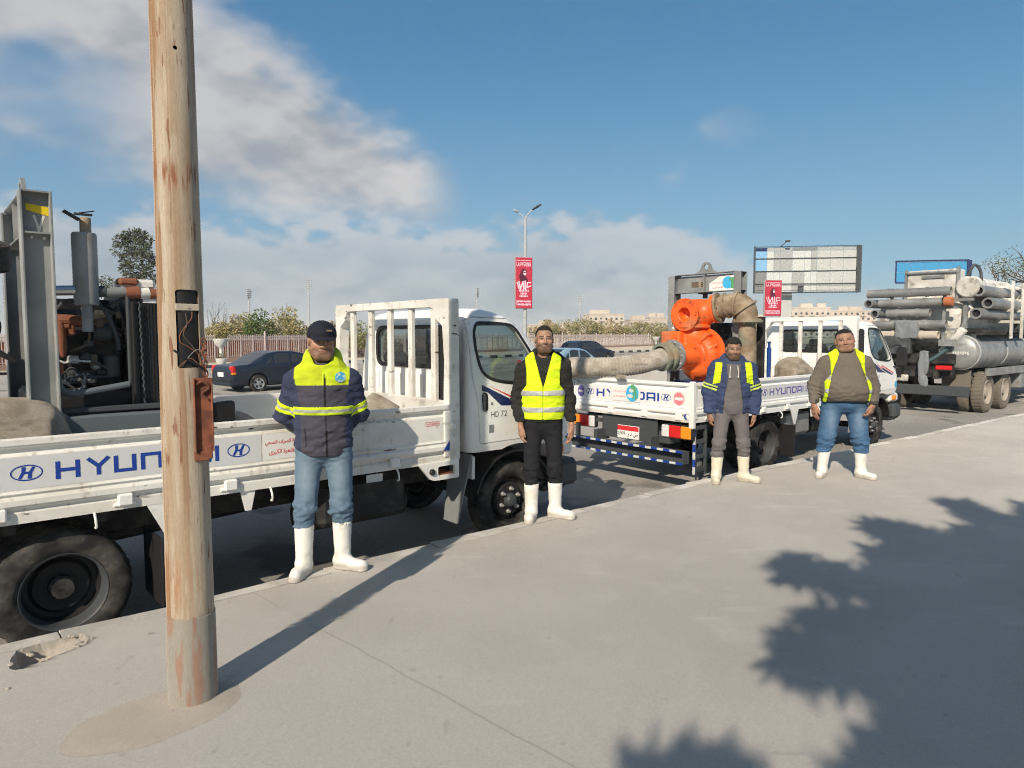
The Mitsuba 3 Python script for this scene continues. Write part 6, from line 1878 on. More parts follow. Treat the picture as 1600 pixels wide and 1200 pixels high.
st2 = thing('shade_tree', 'second leafy tree, unseen to the right of the first, added to block sky light and deepen the shade', 'tree')  # added tree out of view: its crown blocks sky light and deepens the shade
sp2 = crown_spots((6.6, -1.2, 4.6), (2.9, 2.3, 1.6), 200, .46, 24)
lm2 = clumps(sp2, 110, .24, .05, 28, .1)
part(st2, 'crown', lm2, 'leaf_m', color=leaf_colour(lm2, (.05, .085, .03), 5))
part(st2, 'trunk', tube(curve([(6.9, -1.4, -.05), (6.8, -1.3, 1.6), (6.6, -1.2, 4.2)], 8), np.linspace(.17, .07, 17), 12), 'bark_m', True)
# ---------------------------------------------------------------- across the road: kerb, footway, railing
FK = [np.array([-24.0, 34.0]), np.array([-.57, 62.8]), np.array([13.57, 80.1]), np.array([62.0, 140.0]), np.array([140.0, 236.0])]
FA, FB = np.array([-30.5, 27.9]), np.array([78.0, 203.5])
FZ = ROAD_Z + .14
ground_sheet('far_footway', Polygon([tuple(p) for p in FK] + [(150, 250), (60, 190), (-40, 30)]), FZ, 'concrete_f' if 'concrete_f' in scene else 'sand_m')
fk = thing('far_kerb', None, kind='structure')
fl_ = LineString([tuple(p) for p in FK])
pos, i = 3.0, 0
while pos < 95:
    a, b = np.array(fl_.interpolate(pos).coords[0]), np.array(fl_.interpolate(pos + .98).coords[0])
    d = (b - a) / np.linalg.norm(b - a)
    n_ = np.array([d[1], -d[0]])
    P = [[*(q + n_ * o), z] for q in (a, b) for o, z in ((.02, ROAD_Z - .05), (.02, FZ + .008), (-.2, FZ + .012), (-.2, ROAD_Z - .05))]
    part(fk, 'stone', tm(m3.Manifold.hull_points(np.array(P))), 'chalk_m' if (i // 1) % 2 else 'darkgrey_m', False)
    pos += 1.0
    i += 1
dF = (FB - FA) / np.linalg.norm(FB - FA)
nF = np.array([dF[1], -dF[0]])
LF = 5.0
fence = thing('railing_fence', 'long pinkish white steel railing with ring frieze across the road', 'fence')
MF = mat4(FA[0], FA[1], FZ, math.atan2(dF[1], dF[0]))
place[fence] = MF
npan = int(np.linalg.norm(FB - FA) / LF)
H0, H1, TOP = .28, 1.50, 1.69 - FZ + .03
def picket(x, w, z0, z1, tip=True):
    b = bx([x, 0, (z0 + z1) / 2], [w, .03, z1 - z0])
    return b
def panel(rings):
    g = []
    for k in range(1, 30):
        x = k * LF / 30
        if k % 6 == 0: g.append(bx([x, 0, (H0 + TOP - .06) / 2], [.085, .06, TOP - .06 - H0 + .0]))
        else: g.append(picket(x, .030, H0, TOP - .04))
    for z in (H0 + .10, H1, H1 + .20): g.append(bx([LF / 2, .004, z], [LF - .02, .034, .035]))
    if rings:
        a = np.linspace(0, 2 * math.pi, 11)
        for k in range(30):
            x = (k + .5) * LF / 30
            g.append(tube(np.stack([x + .066 * np.cos(a), a * 0, H1 + .10 + .075 * np.sin(a)], 1), .014, 4, False))
    return cat(g)
pa = part(fence, 'panel', panel(True), 'fence_m', False, kind='stuff')
pc = None
po = part(fence, 'post', cat([bx([0, 0, (TOP + .10) / 2], [.12, .12, TOP + .10], .02), lathe([(0, 0), (.055, .0), (.06, .05), (.03, .11), (0, .12)], (0, 0, TOP + .10), (0, 0, 1), 10)]), 'fence_m', 30)
ba = part(fence, 'plinth', bx([LF / 2, 0, .13], [LF - .008, .26, .27], .01), 'fencebase_m', False)
for i in range(1, npan):
    Mi = mat4(i * LF, 0, 0)
    if i < 22: reuse_k = reuse(fence, 'panel', pa, Mi)
    else:
        if pc is None:
            place[fence] = MF @ Mi
            pc = part(fence, 'panel', panel(False), 'fence_m', False)
            place[fence] = MF
            reuse_k = pc
        else: reuse_k = reuse(fence, 'panel', pc, Mi)
    labels[reuse_k] = {'kind': 'stuff'}
    reuse(fence, 'post', po, Mi)
    reuse(fence, 'plinth', ba, Mi)
# the dark red garden wall some way behind the near end of the railing
wl = thing('garden_wall', 'low dark red wall standing just behind the near end of the railing', 'wall', mat4(*(FA - nF * 1.6), FZ, math.atan2(dF[1], dF[0])))
part(wl, 'wall_body', bx([26, 0, .70], [52, .2, 1.40], .01), 'brown_m', False)
part(wl, 'coping', bx([26, 0, 1.43], [52, .26, .06], .01), 'fencebase_m', False)

# stone urns in front of the railing
def urn(px, py, label):
    t = thing('planter_urn', label, 'planter', mat4(px, py, FZ))
    part(t, 'bowl', lathe([(.0, 1.02), (.12, 1.02), (.28, 1.16), (.40, 1.40), (.43, 1.55), (.40, 1.57), (.36, 1.50), (0, 1.48)], n=24), 'chalk_m', 40)
    part(t, 'pedestal', lathe([(.0, .5), (.13, .5), (.10, .7), (.10, .92), (.16, 1.02), (0, 1.02)], n=20), 'chalk_m', 30)
    part(t, 'lower_bowl', lathe([(0, 0), (.22, 0), (.30, .14), (.34, .34), (.31, .36), (.28, .30), (0, .3)], n=24), 'chalk_m', 40)
    m = clumps([((0, 0, 1.62), .26), ((.1, .05, 1.85), .2)], 90, .22, .03, 5)
    part(t, 'plant', m, 'leaf_m', color=leaf_colour(m, (.20, .17, .06), 2))
    m = clumps([((0, 0, .46), .24)], 90, .16, .03, 6)
    part(t, 'low_plant', m, 'leaf_m', color=leaf_colour(m, (.17, .16, .05), 2))
urn(-17.9, 43.0, 'white two tier urn planter by the railing left of the dark blue sedan roof')
urn(17.0, 82.5, 'white urn planter by the railing left of the orange pump')

# ---- shrubs and trees beyond the railing
def shrub(i, x, y, h, w, base, label, group, dry=None, dryamt=0, n=16, per=70, key='shrub'):
    t = thing(key, label, 'shrub' if key == 'shrub' else 'tree', mat4(x, y, FZ), group)
    s = crown_spots((0, 0, h * .58), (w, w, h * .42), n, h * .17, 100 + i)
    m = clumps(s, int(per * 1.6), h * .060, h * .017, 200 + i, .0)
    part(t, 'foliage', m, 'leaf_m', color=leaf_colour(m, base, i, .55, dry, dryamt))
    g = np.random.default_rng(i)
    part(t, 'stem', cat([tube(curve([(0, 0, -.1), (g.normal(0, .1), g.normal(0, .1), h * .3), (g.normal(0, w * .4), g.normal(0, w * .4), h * .7)], 5), np.linspace(h * .014, h * .006, 11), 5) for _ in range(4)]), 'bark_m', True)
g0 = np.random.default_rng(77)
DRY, OLIVE, GREEN = (.36, .29, .135), (.25, .245, .105), (.11, .165, .05)
ORD = ['first', 'second', 'third', 'fourth', 'fifth', 'sixth', 'seventh', 'eighth', 'ninth', 'tenth', 'eleventh', 'twelfth', 'thirteenth', 'fourteenth', 'fifteenth', 'sixteenth', 'seventeenth', 'eighteenth']
nth = {}
def from_left(label):
    nth[label] = nth.get(label, -1) + 1
    return f'{label}, {ORD[nth[label]]} from the left'
lab_dry, lab_ol = 'dry straw coloured shrub beyond the railing', 'olive green shrub beyond the railing'
i = 0
for px, top in ((322, 505), (342, 500), (362, 492), (376, 488), (392, 494), (425, 497), (441, 488), (456, 494), (474, 499), (496, 503), (515, 500), (540, 500), (560, 497), (590, 503)):
    Y = 56 + g0.uniform(-2, 5)
    hgt = 1.69 + (516 - top) / 1091 * Y - FZ
    dryish = px < 400 or px % 3 == 0
    shrub(i, (px - 800) / 1091 * Y, Y, hgt, 1.25 if dryish else 1.1, DRY if dryish else OLIVE, from_left(lab_dry if dryish else lab_ol), 'dry shrubs beyond the railing' if dryish else 'olive shrubs beyond the railing', OLIVE, .3, 18, 70)
    i += 1
shrub(i, (404 - 800) / 1091 * 52, 52, 1.69 + 44 / 1091 * 52 - FZ, .62, GREEN, 'slender fresh green sapling rising above the railing left of the cap', None, n=14, per=50, key='sapling'); i += 1
shrub(i, (452 - 800) / 1091 * 54, 54, 1.69 + 38 / 1091 * 54 - FZ, .8, OLIVE, 'taller yellowish bush beyond the railing just left of the cap', None, DRY, .5, n=14, per=50); i += 1
for px, top in list(zip(range(836, 1060, 13), (503, 497, 493, 496, 499, 495, 492, 496, 500, 498, 499, 501, 498, 499, 500, 498, 501, 499))) + [(1175, 500), (1188, 498)]:
    Y = 118 + g0.uniform(-4, 10)
    hgt = 1.69 + (517 - top) / 1091 * Y - FZ
    dryish = g0.random() < .35
    shrub(i, (px - 800) / 1091 * Y, Y, hgt, 1.9, DRY if dryish else (.27, .265, .125), from_left(lab_dry.replace('dry', 'far dry') if dryish else lab_ol.replace('olive', 'far olive')), 'far dry shrubs' if dryish else 'far olive shrubs', DRY, .35, 14, 60)
    i += 1
def big_tree(x, y, spots, leaf, col, label, limbs, seed, per=150):
    t = thing('tree', label, 'tree', mat4(x, y, FZ))
    m = clumps(spots, per, leaf, leaf * .22, seed, .3)
    part(t, 'crown', m, 'leaf_m', color=leaf_colour(m, col, seed, .55))
    part(t, 'trunk', cat([tube(curve(p, 6), np.linspace(a, b, (len(p) - 1) * 6 + 1), 7) for p, a, b in limbs]), 'bark_m', True)
S = lambda px, py, r: (((px - 218) / 1091 * 70, 0 + (px * 7 % 5 - 2) * .4, 1.692 + (522 - py) / 1091 * 70 - FZ), r)
euc = [S(*v) for v in ((196, 378, .62), (204, 371, .55), (214, 368, .6), (226, 370, .6), (236, 378, .55), (200, 392, .7), (214, 388, .75), (228, 390, .75), (240, 396, .55), (206, 406, .7), (220, 408, .8), (234, 408, .7), (246, 406, .45), (210, 422, .6), (224, 424, .65), (238, 424, .5), (216, 436, .45), (230, 438, .45), (246, 436, .4), (208, 440, .3))]
big_tree((218 - 800) / 1091 * 70, 70, euc, .34, (.088, .098, .058), 'tall eucalyptus with clumped grey green crown left of the rusty pole', [
    ([(.3, 0, -.2), (.2, 0, 3.0), (0, 0, 5.2), (-.3, 0, 7.6)], .16, .05), ([(.2, 0, 3.0), (.7, .1, 5.0), (1.1, .1, 7.0)], .10, .04), ([(.0, 0, 4.6), (-.7, .1, 6.2), (-1.1, 0, 8.4)], .08, .03), ([(.5, .1, 4.2), (.5, 0, 6.0), (.4, 0, 8.5)], .07, .03), ([(.7, .1, 5.0), (1.5, 0, 5.8), (2.0, 0, 6.6)], .05, .02)], 31)
S2 = lambda px, py, r: (((px - 175) / 1091 * 80, 0, 1.692 + (522 - py) / 1091 * 80 - FZ), r)
big_tree((175 - 800) / 1091 * 80, 80, [S2(*v) for v in ((160, 446, .8), (172, 441, .8), (184, 446, .8), (166, 456, .9), (180, 458, .9), (150, 456, .7), (196, 460, .6))], .32, (.085, .10, .045), 'low round green treetop showing between silencer and eucalyptus', [([(0, 0, -.2), (0, 0, 3.0), (.2, 0, 5.5)], .15, .05), ([(0, 0, 2.5), (-1, 0, 4), (-1.2, 0, 5.5)], .1, .04)], 41, 110)
S3 = lambda px, py, r: (((px - 60) / 1091 * 60, 0, 1.692 + (522 - py) / 1091 * 60 - FZ), r)
big_tree((60 - 800) / 1091 * 60, 60, [S3(*v) for v in ((52, 430, .8), (64, 440, .9), (40, 450, .9), (70, 460, .9), (50, 470, 1.), (30, 465, .8))], .3, (.085, .095, .05), 'green tree half hidden behind the lifting frame at the left edge', [([(0, 0, -.2), (0, 0, 3.0), (.2, 0, 4.6)], .14, .05)], 51, 110)
# bare thin twigs of leafless saplings
for px, top, Y in ((336, 468, 60), (352, 478, 64), (446, 470, 60)):
    t = thing('bare_sapling', from_left('leafless thin sapling beyond the railing'), 'tree', mat4((px - 800) / 1091 * Y, Y, FZ), 'leafless saplings beyond the railing')
    hh = 1.69 + (522 - top) / 1091 * Y - FZ
    g1 = np.random.default_rng(px)
    part(t, 'branch', cat([tube(curve([(0, 0, 0), (g1.normal(0, .15), g1.normal(0, .15), hh * .5), (g1.normal(0, .5), g1.normal(0, .3), hh * g1.uniform(.75, 1))], 5), np.linspace(.035, .012, 11), 5) for _ in range(9)]), 'bark_m', True)
# the thorny tree at the right edge
rt = thing('tree', 'thin branched thorn tree reaching in at the right edge', 'tree', mat4(23.2, 29.5, FZ))
g1 = np.random.default_rng(9)
br, tips = [], []
def grow(p, d, L, r, lev):
    pts = [p]
    for k in range(3):
        d = d + g1.normal(0, .13, 3) + A(0, 0, -.03 * lev)
        d = d / np.linalg.norm(d)
        p = p + d * L / 3
        pts.append(p)
    br.append(tube(curve(pts, 4), np.linspace(r, r * .6, 13), 5 if lev > 1 else 8))
    if lev >= 4:
        tips.append((p, d))
        return
    for k in range((3, 3, 4, 3)[lev]):
        e = d + g1.normal(0, .50, 3) + A(-.12, 0, .06)
        e[2] = max(e[2], -.15)
        grow(pts[-1 - (k % 2)], e / np.linalg.norm(e), L * g1.uniform(.58, .82), r * .58, lev + 1)
grow(A(0, 0, 0), A(-.12, 0, 1), 2.3, .13, 0)
for px_d in ((-.95, 0, .42), (-.85, -.2, .62), (-.98, .1, .25), (-.8, .2, .5)): grow(A(-.3, 0, 2.6), A(*px_d), 1.7, .06, 2)
part(rt, 'branch', cat(br), 'bark_m', True)
tp = [(p + g1.normal(0, .1, 3), .26) for p, d in tips if p[2] > 4.4 and p[0] > -3.0]
m = clumps(tp, 16, .11, .022, 12, 0)
part(rt, 'foliage', m, 'leaf_m', color=leaf_colour(m, (.10, .115, .045), 4))

# ---------------------------------------------------------------- street lamps, posters, masts, billboards, far blocks
def street_lamp(x, y, h, poster, label, yaw):
    t = thing('street_lamp', label, 'street lamp', mat4(x, y, FZ - .1))
    part(t, 'pole', tube([(0, 0, 0), (0, 0, h * .5), (0, 0, h - .9)], [.12, .10, .075], 12), 'farpole_m', 30)
    for s in (-1, 1):
        p = [(0, 0, h - 1.0), (s * .12, 0, h - .75), (s * .46, 0, h - .42)] if s > 0 else [(0, 0, h - 1.0), (s * .12, .2, h - .78), (s * .45, .5, h - .50)]
        part(t, 'arm', tube(curve(p, 5), .04 if s > 0 else .02, 8), 'farpole_m', True)
        q = A(*p[-1])
        dd = A(s, 0, .62) / np.linalg.norm([s, 0, .62])
        L_ = .62 if s > 0 else .3
        hd_ = trimesh.creation.icosphere(2, 1.0)
        hd_.apply_scale([L_ * .55, .16, .07])
        M = np.eye(4)
        M[:3, 0] = dd
        M[:3, 2] = np.cross(dd, A(0, 1, 0)) * -1
        M[:3, 3] = q + dd * L_ * .4
        part(t, 'lamp_head', xf(hd_, M), 'darkgrey_m' if s > 0 else 'farpole_m', True)
    return t


def poster_box(x, y, z0, w, h, yaw, label):
    M = mat4(x, y, 0, yaw)
    t = thing('poster', label, 'poster', M)
    part(t, 'box', bx([.0, .12, z0 + h / 2], [w + .06, .22, h + .06], .02), 'panelgrey_m')
    f = lambda o: (lambda u, v: np.stack([u, u * 0 - o, z0 + v], 1))
    part(t, 'print', sheet(sbox(-w / 2, 0, w / 2, h), f(.004)), 'poster_m', False)
    k = h / 3.05
    B = lambda s_, x0, y0, x1, y1: latin(s_, x0 * w, y0 * k, x1 * w, y1 * k)
    def R(x0, y0, x1, y1, n):      # a row of print too small to read in the photograph: short upright strokes
        gg = np.random.default_rng(int(y0 * 100))
        xs = np.linspace(x0, x1, n + 1)
        return unary_union([sbox(xs[i] * w, (y0 + gg.uniform(0, .3) * (y1 - y0)) * k, (xs[i] + (xs[i + 1] - xs[i]) * gg.uniform(.55, .8)) * w, y1 * k) for i in range(n)])
    part(t, 'lettering', sheet(B('LA PYGUMA', -.43, 2.52, .43, 2.78), f(.008)), 'pinkink_m', False)
    part(t, 'lettering', sheet(R(-.44, 2.84, .44, 2.90, 16), f(.008)), 'pinkink_m', False, kind='stuff')
    part(t, 'lettering', sheet(unary_union([R(-.30, .98, .32, 1.12, 7), R(-.2, .80, .22, .94, 5), R(-.26, .66, .26, .77, 6)]), f(.008)), 'pinkink_m', False, kind='stuff')
    part(t, 'lettering', sheet(unary_union([R(-.44, .34, .44, .46, 15), R(-.44, .14, .44, .28, 11)]), f(.008)), 'pinkink_m', False, kind='stuff')
    brush = unary_union([LineString([(-.40 * w, 1.55 * k), (-.30 * w, 1.18 * k)]).buffer(.03), LineString([(-.30 * w, 1.6 * k), (-.2 * w, 1.15 * k), (-.05 * w, 1.6 * k), (.0, 1.15 * k)]).buffer(.04), LineString([(.08 * w, 1.62 * k), (.10 * w, 1.15 * k)]).buffer(.045), LineString([(.42 * w, 1.55 * k), (.22 * w, 1.55 * k), (.2 * w, 1.25 * k), (.42 * w, 1.35 * k)]).buffer(.035)])
    part(t, 'lettering', sheet(brush, f(.008)), 'pinkink_m', False)
    # a singer's head and shoulders, plainly drawn
    fig = unary_union([affinity.scale(Point(0, 2.15 * k).buffer(.20, quad_segs=8), .9, 1.15), affinity.scale(Point(-.1, 1.9 * k).buffer(.22), .8, 1.3)])
    part(t, 'picture', sheet(fig, f(.006)), 'darkink_m', False)
    part(t, 'picture', sheet(affinity.scale(Point(.06, 2.12 * k).buffer(.12), .75, 1.2), f(.0075)), 'pinkink_m', False)
    part(t, 'picture', sheet(sbox(-.02, 2.13 * k, .16, 2.19 * k), f(.009)), 'darkink_m', False)
    part(t, 'picture', sheet(Polygon([(-.25, 1.6 * k), (-.08, 1.92 * k), (.14, 1.92 * k), (.28, 1.62 * k)]), f(.0065)), 'darkink_m', False)
    return t


KX = 1.0
street_lamp(.79, 42, 9.75, None, 'tall grey twin arm street lamp carrying the nearer red poster', 0)
poster_box(.70, 41.75, 3.26, 1.02, 2.98, rad(14), 'red concert poster box high on the taller visible lamp pole')
pb2 = poster_box(22.3, 60.0, 3.30, 1.50, 3.0, rad(8), 'red concert poster box in front of the billboard column')
part(pb2, 'pole', rod([0, .12, FZ - .1], [0, .12, 3.25], .09, n=12), 'farpole_m', 30)
for px, top, Y, tilt, lab in ((484, 437, 300, 0, 'pale stadium floodlight mast above the shrubs, squarely facing us'), (391, 452, 310, 72, 'stadium floodlight mast seen edge on, nearest the rusty pole'), (746, 450, 320, 74, 'stadium floodlight mast seen edge on above the nearer cab roof'), (906, 462, 360, 0, 'distant pale floodlight mast left of the apartment block')):
    t = thing('floodlight_mast', lab, 'floodlight', mat4((px - 800) / 1091 * Y, Y, FZ, rad(tilt)))
    z1 = 1.69 + (522 - top) / 1091 * Y - FZ
    part(t, 'mast', tube([(0, 0, 0), (0, 0, z1 - 2)], [.55, .28], 10), 'farpole_m', 30)
    w, hh = 2.8, 3.9
    part(t, 'lamp_frame', cat([bx([x, 0, z1 - hh / 2], [.12, .12, hh]) for x in (-w / 2, 0, w / 2)] + [bx([0, 0, z1 - hh + k * hh / 4], [w, .12, .12]) for k in range(5)]), 'farpole_m', False)
    for a in range(4):
        for b in range(5):
            part(t, 'lamp', bx([-w / 2 + .3 + a * .8, -.2, z1 - hh + .4 + b * .84], [.5, .3, .42], .05), 'panelgrey_m', False)

bb = thing('billboard', 'large billboard seen from behind, white and grey panels in a dark frame', 'billboard', mat4(31.2, 75, 0, rad(-9)))
W_, Z0, Z1 = 10.2, 6.25, 10.95
g2 = np.random.default_rng(3)
cols = np.cumsum([0, 110, 65, 60, 115, 115, 60, 55, 125, 120, 120]) / 945.0 * W_ - W_ / 2
rows = Z1 - np.cumsum([0, .08, .16, .29, .29, .18]) * (Z1 - Z0)
PANES = ['ngggdddggg', 'bwggwwglll', 'bwggwwglll', 'kwwwgwwlll', 'kwwwgwwlll']
for b in range(5):
    for a in range(10):
        x0, x1, z1, z0 = cols[a], cols[a + 1], rows[b], rows[b + 1]
        mat = {'n': 'navy_m', 'g': 'panelgrey_m', 'd': 'midgrey_m', 'b': 'billpale_m', 'w': 'panelwhite_m', 'l': 'panellight_m', 'k': 'midgrey_m'}[PANES[b][a]]
        part(bb, 'panel', bx([(x0 + x1) / 2, g2.normal(0, .01), (z0 + z1) / 2], [x1 - x0 - .03, .06, z1 - z0 - .03]), mat, False)
part(bb, 'frame', cat([bx([0, -.10, z], [W_ + .3, .10, .07]) for z in (Z0 - .05, Z0 + .85, Z0 + 2.2, Z0 + 3.55, Z1 + .08)] + [bx([x, -.12, (Z0 + Z1) / 2], [.18, .2, Z1 - Z0 + .3]) for x in (-W_ / 2 - .1, W_ / 2 + .1)] + [bx([W_ / 2 + .35, .3, (Z0 + Z1) / 2], [.25, 1.0, Z1 - Z0 + .2])]), 'darkgrey_m', False)
part(bb, 'column', bx([-1.75, .95, 3.3], [1.15, 1.2, 7.4], .03), 'panellight_m', False)
part(bb, 'walkway', cat([bx([0, -.45, Z0 - .12], [W_, .6, .05]), rod([-W_ / 2, -.72, Z0 + .6], [W_ / 2, -.72, Z0 + .6], .025, n=6), bx([-.5, -.4, Z0 + .35], [.5, .3, .6])]), 'darkgrey_m', False)
part(bb, 'floodlamp', cat([rod([-2.6, -.2, Z1 + .1], [-2.1, -.9, Z1 + .55], .04, n=6), bx([-2.05, -1.0, Z1 + .55], [.5, .3, .18], .04)]), 'darkgrey_m')
b2 = thing('billboard', 'blue billboard rising behind the jetting truck', 'billboard', mat4(57.3, 95, 0, rad(-12)))
for a in range(5):
    for b in range(2):
        part(b2, 'panel', bx([-5.0 + a * 1.72 + .86, 0, 9.0 + b * 1.35 + .67 - .2], [1.68, .08, 1.30]), 'billblue_m', False)
part(b2, 'frame', cat([bx([-.7, -.1, 11.62], [9.0, .2, .2]), bx([3.85, .3, 9.9], [.5, 1.2, 3.4]), bx([-5.1, -.1, 10.2], [.14, .2, 2.9]), bx([-.7, -.1, 8.7], [8.8, .2, .2])]), 'navy_m', False)
part(b2, 'column', rod([0, .6, -.4], [0, .6, 11.2], .6, n=18), 'farpole_m', 30)


def block(x, y, yaw, w, d, h, cols, label, mat='facade_m', roofbits=True, seed=0):
    t = thing('apartment_block', label, 'building', mat4(x, y, FZ, yaw))
    g = np.random.default_rng(seed)
    part(t, 'wall', bx([0, d / 2, h / 2], [w, d, h]), mat, False)
    part(t, 'parapet', cat([bx([0, d / 2, h + .35], [w + .5, d + .5, .7])]), mat, False)
    fl = int(h // 3.1)
    k0 = kb = None
    for r in range(fl):
        for c in range(cols):
            xx = -w / 2 + (c + .5) * w / cols
            M = mat4(xx, 0, 1.9 + r * 3.1)
            if k0 is None:
                k0 = part(t, 'window', bx([0, -.02, 0], [w / cols * .42, .16, 1.45]), 'window_m', False, M=M)
            else: reuse(t, 'window', k0, M)
            if c % 2 == 0:
                M = mat4(xx, -.7, 1.0 + r * 3.1)
                if kb is None: kb = part(t, 'balcony', bx([0, 0, 0], [w / cols * .9, 1.3, 1.0]), mat, False, M=M)
                else: reuse(t, 'balcony', kb, M)
    if roofbits:
        for k in range(3):
            part(t, 'roof_room', bx([g.uniform(-w / 3, w / 3), d / 2, h + 1.6], [g.uniform(3, 6), 5, 3.0]), mat, False)


block(56.5, 420, rad(8), 22, 14, 13.6, 7, 'pale beige apartment block with balconies, nearest the orange pump on its left', seed=1)
block(78.5, 430, rad(5), 13, 14, 10.5, 5, 'smaller beige apartment block right behind the orange pump', seed=2)
block(92, 440, rad(5), 11, 12, 12.2, 4, 'narrow beige block at the left column of the lifting frame', seed=3)
block(18.5, 440, rad(4), 17, 12, 7.5, 6, 'low beige block behind the head of the man in black hoodie', seed=4)
block(40, 450, rad(2), 20, 12, 6.0, 6, 'low pale block peeping over the shrubs between two buildings', seed=5)
block(178, 420, rad(-12), 24, 14, 17.5, 8, 'tall beige apartment block right of the billboard column', seed=6)
block(206, 425, rad(-12), 28, 14, 15.8, 9, 'wide beige apartment block above the farther cab roof', seed=7)
block(238, 420, rad(-14), 26, 14, 14.5, 8, 'brown grey block behind the pipe rack of the jetting truck', seed=8)
block(150, 430, rad(-10), 16, 14, 11.0, 5, 'low beige block hidden mostly by the green elbow pipe', seed=9)
# ---------------------------------------------------------------- cars on the far side of the road
def make_car(M, label, paint, L, W, top, wins, wr, wx, tail=True, kind='car'):
    t = thing('parked_car' if kind == 'parked' else 'car', label, 'car', M)
    tx, tz = np.array(top, float).T
    def body(P):
        x, y, z = P[:, 0], np.abs(P[:, 1]), P[:, 2]
        ztop = np.interp(x, tx, tz)
        hw = W / 2 * (1 - .10 * np.abs((x - L / 2) / (L / 2)) ** 3) - .20 * np.clip(z - .88, 0, 1) - .10 * np.clip(.45 - z, 0, .3)
        d = smax((z - ztop) * .8, y - hw, .14)
        d = smax(d, smax(-x, x - L, .05), .12)
        d = smax(d, .22 - z, .08)
        for q in wx:
            d = smax(d, -(np.hypot(x - q, z - wr) - wr * 1.16), .02)
        return d
    b = polish(body, (-.1, -W / 2 - .1, .12), (L + .1, W / 2 + .1, tz.max() + .1), .034)
    part(t, 'body', b, paint, True)
    part(t, 'underside', bx([L / 2, 0, .32], [L - .5, W - .3, .22]), 'black_m')
    def glass(name, poly, mask):
        x0, z0, x1, z1 = poly.bounds
        path = np.array(poly.exterior.coords)
        def f(P):
            d = body(P) - .007
            q = P[:, [0, 2]]
            out = np.full(len(P), -9.0)
            for a, c in zip(path[:-1], path[1:]):
                e = c - a
                n = np.array([e[1], -e[0]]) / np.linalg.norm(e)
                if poly.exterior.is_ccw is False: n = -n
                out = np.maximum(out, (q - a) @ n)
            return np.maximum(np.maximum(d, out), mask(P))
        m = polish(f, (x0 - .05, -W / 2 - .05, z0 - .05), (x1 + .05, W / 2 + .05, z1 + .05), .026)
        part(t, name, m, 'window_m', True)
    for name, poly, side in wins:
        p = Polygon(poly).convex_hull
        if side: 
            glass(name, p, lambda P: -P[:, 1] + .45)
            glass(name, p, lambda P: P[:, 1] + .45)
        else: glass(name, p, lambda P: np.abs(P[:, 1]) - W * .36)
    for q in wx:
        for s in (-1, 1):
            o = (q, s * (W / 2 - .02), wr)
            w = part(t, 'wheel', lathe([(wr * .62, -.19), (wr * .9, -.19), (wr, -.15), (wr, -.03), (wr * .9, .0), (wr * .64, -.005)], o, (0, s, 0), 32), 'tyre_m', 40)
            part(w, 'rim', lathe([(wr * .65, -.005), (wr * .60, -.02), (wr * .30, -.03), (wr * .2, -.01), (0, -.005)], o, (0, s, 0), 30), 'nut_m', 40)
            for k in range(5):
                a = k * 2 * math.pi / 5 + .3
                part(w, 'rim_opening', lathe([(.042, -.021), (.042, -.012), (0, -.012)], (q + .42 * wr * math.cos(a), s * (W / 2 - .02), wr + .42 * wr * math.sin(a)), (0, s, 0), 10), 'black_m', 30)
    for s in (-1, 1):
        part(t, 'tail_lamp', bx([.10, s * (W / 2 - .19), .80], [.16, .25, .24], .04), 'lampred_m')
        part(t, 'indicator', bx([.10, s * (W / 2 - .17), .66], [.17, .26, .08], .03), 'lampamber_m')
        part(t, 'headlamp', bx([L - .16, s * (W / 2 - .28), .70], [.24, .34, .15], .05), 'lampwhite_m')
        part(t, 'door_mirror', bx([tx[np.argmax(tz)] + 1.15, s * (W / 2 + .06), .98], [.10, .16, .12], .04), paint)
    part(t, 'number_plate', bx([-.005, 0, .62], [.03, .42, .16], .005), 'paper_m')
    part(t, 'bumper_trim', bx([.02, 0, .42], [.10, W - .22, .06], .02), 'black_m')
    return t


sedan_top = [(-.2, .60), (.0, .84), (.08, .93), (.62, .965), (.80, 1.03), (1.38, 1.34), (1.75, 1.40), (2.35, 1.395), (2.75, 1.31), (3.30, 1.0), (3.5, .95), (4.1, .85), (4.35, .74), (4.5, .5)]
sedan_win = [('rear_window', [(.76, .99), (.83, 1.07), (1.36, 1.36), (1.46, 1.37), (1.40, 1.28), (.90, .98)], 0), ('windscreen', [(2.62, 1.36), (2.78, 1.33), (3.34, 1.0), (3.24, .97), (2.60, 1.28)], 0),
             ('quarter_window', [(1.20, .98), (1.50, .98), (1.50, 1.25)], 1), ('side_window', [(1.56, .98), (2.14, .98), (2.14, 1.32), (1.70, 1.33), (1.56, 1.26)], 1), ('side_window', [(2.22, .98), (3.05, .98), (2.60, 1.28), (2.22, 1.32)], 1)]
make_car(mat4(-10.0, 23.95, ROAD_Z - .02, rad(47)), 'dark blue saloon car across the road, left of the man in cap', 'bluecar_m', 4.45, 1.72, sedan_top, sedan_win, .305, (.95, 3.52))
suv_top = [(-.2, .7), (.0, 1.0), (.12, 1.15), (.35, 1.45), (.8, 1.60), (1.7, 1.64), (2.4, 1.58), (2.8, 1.42), (3.35, 1.08), (3.6, 1.04), (4.2, .92), (4.45, .78), (4.6, .5)]
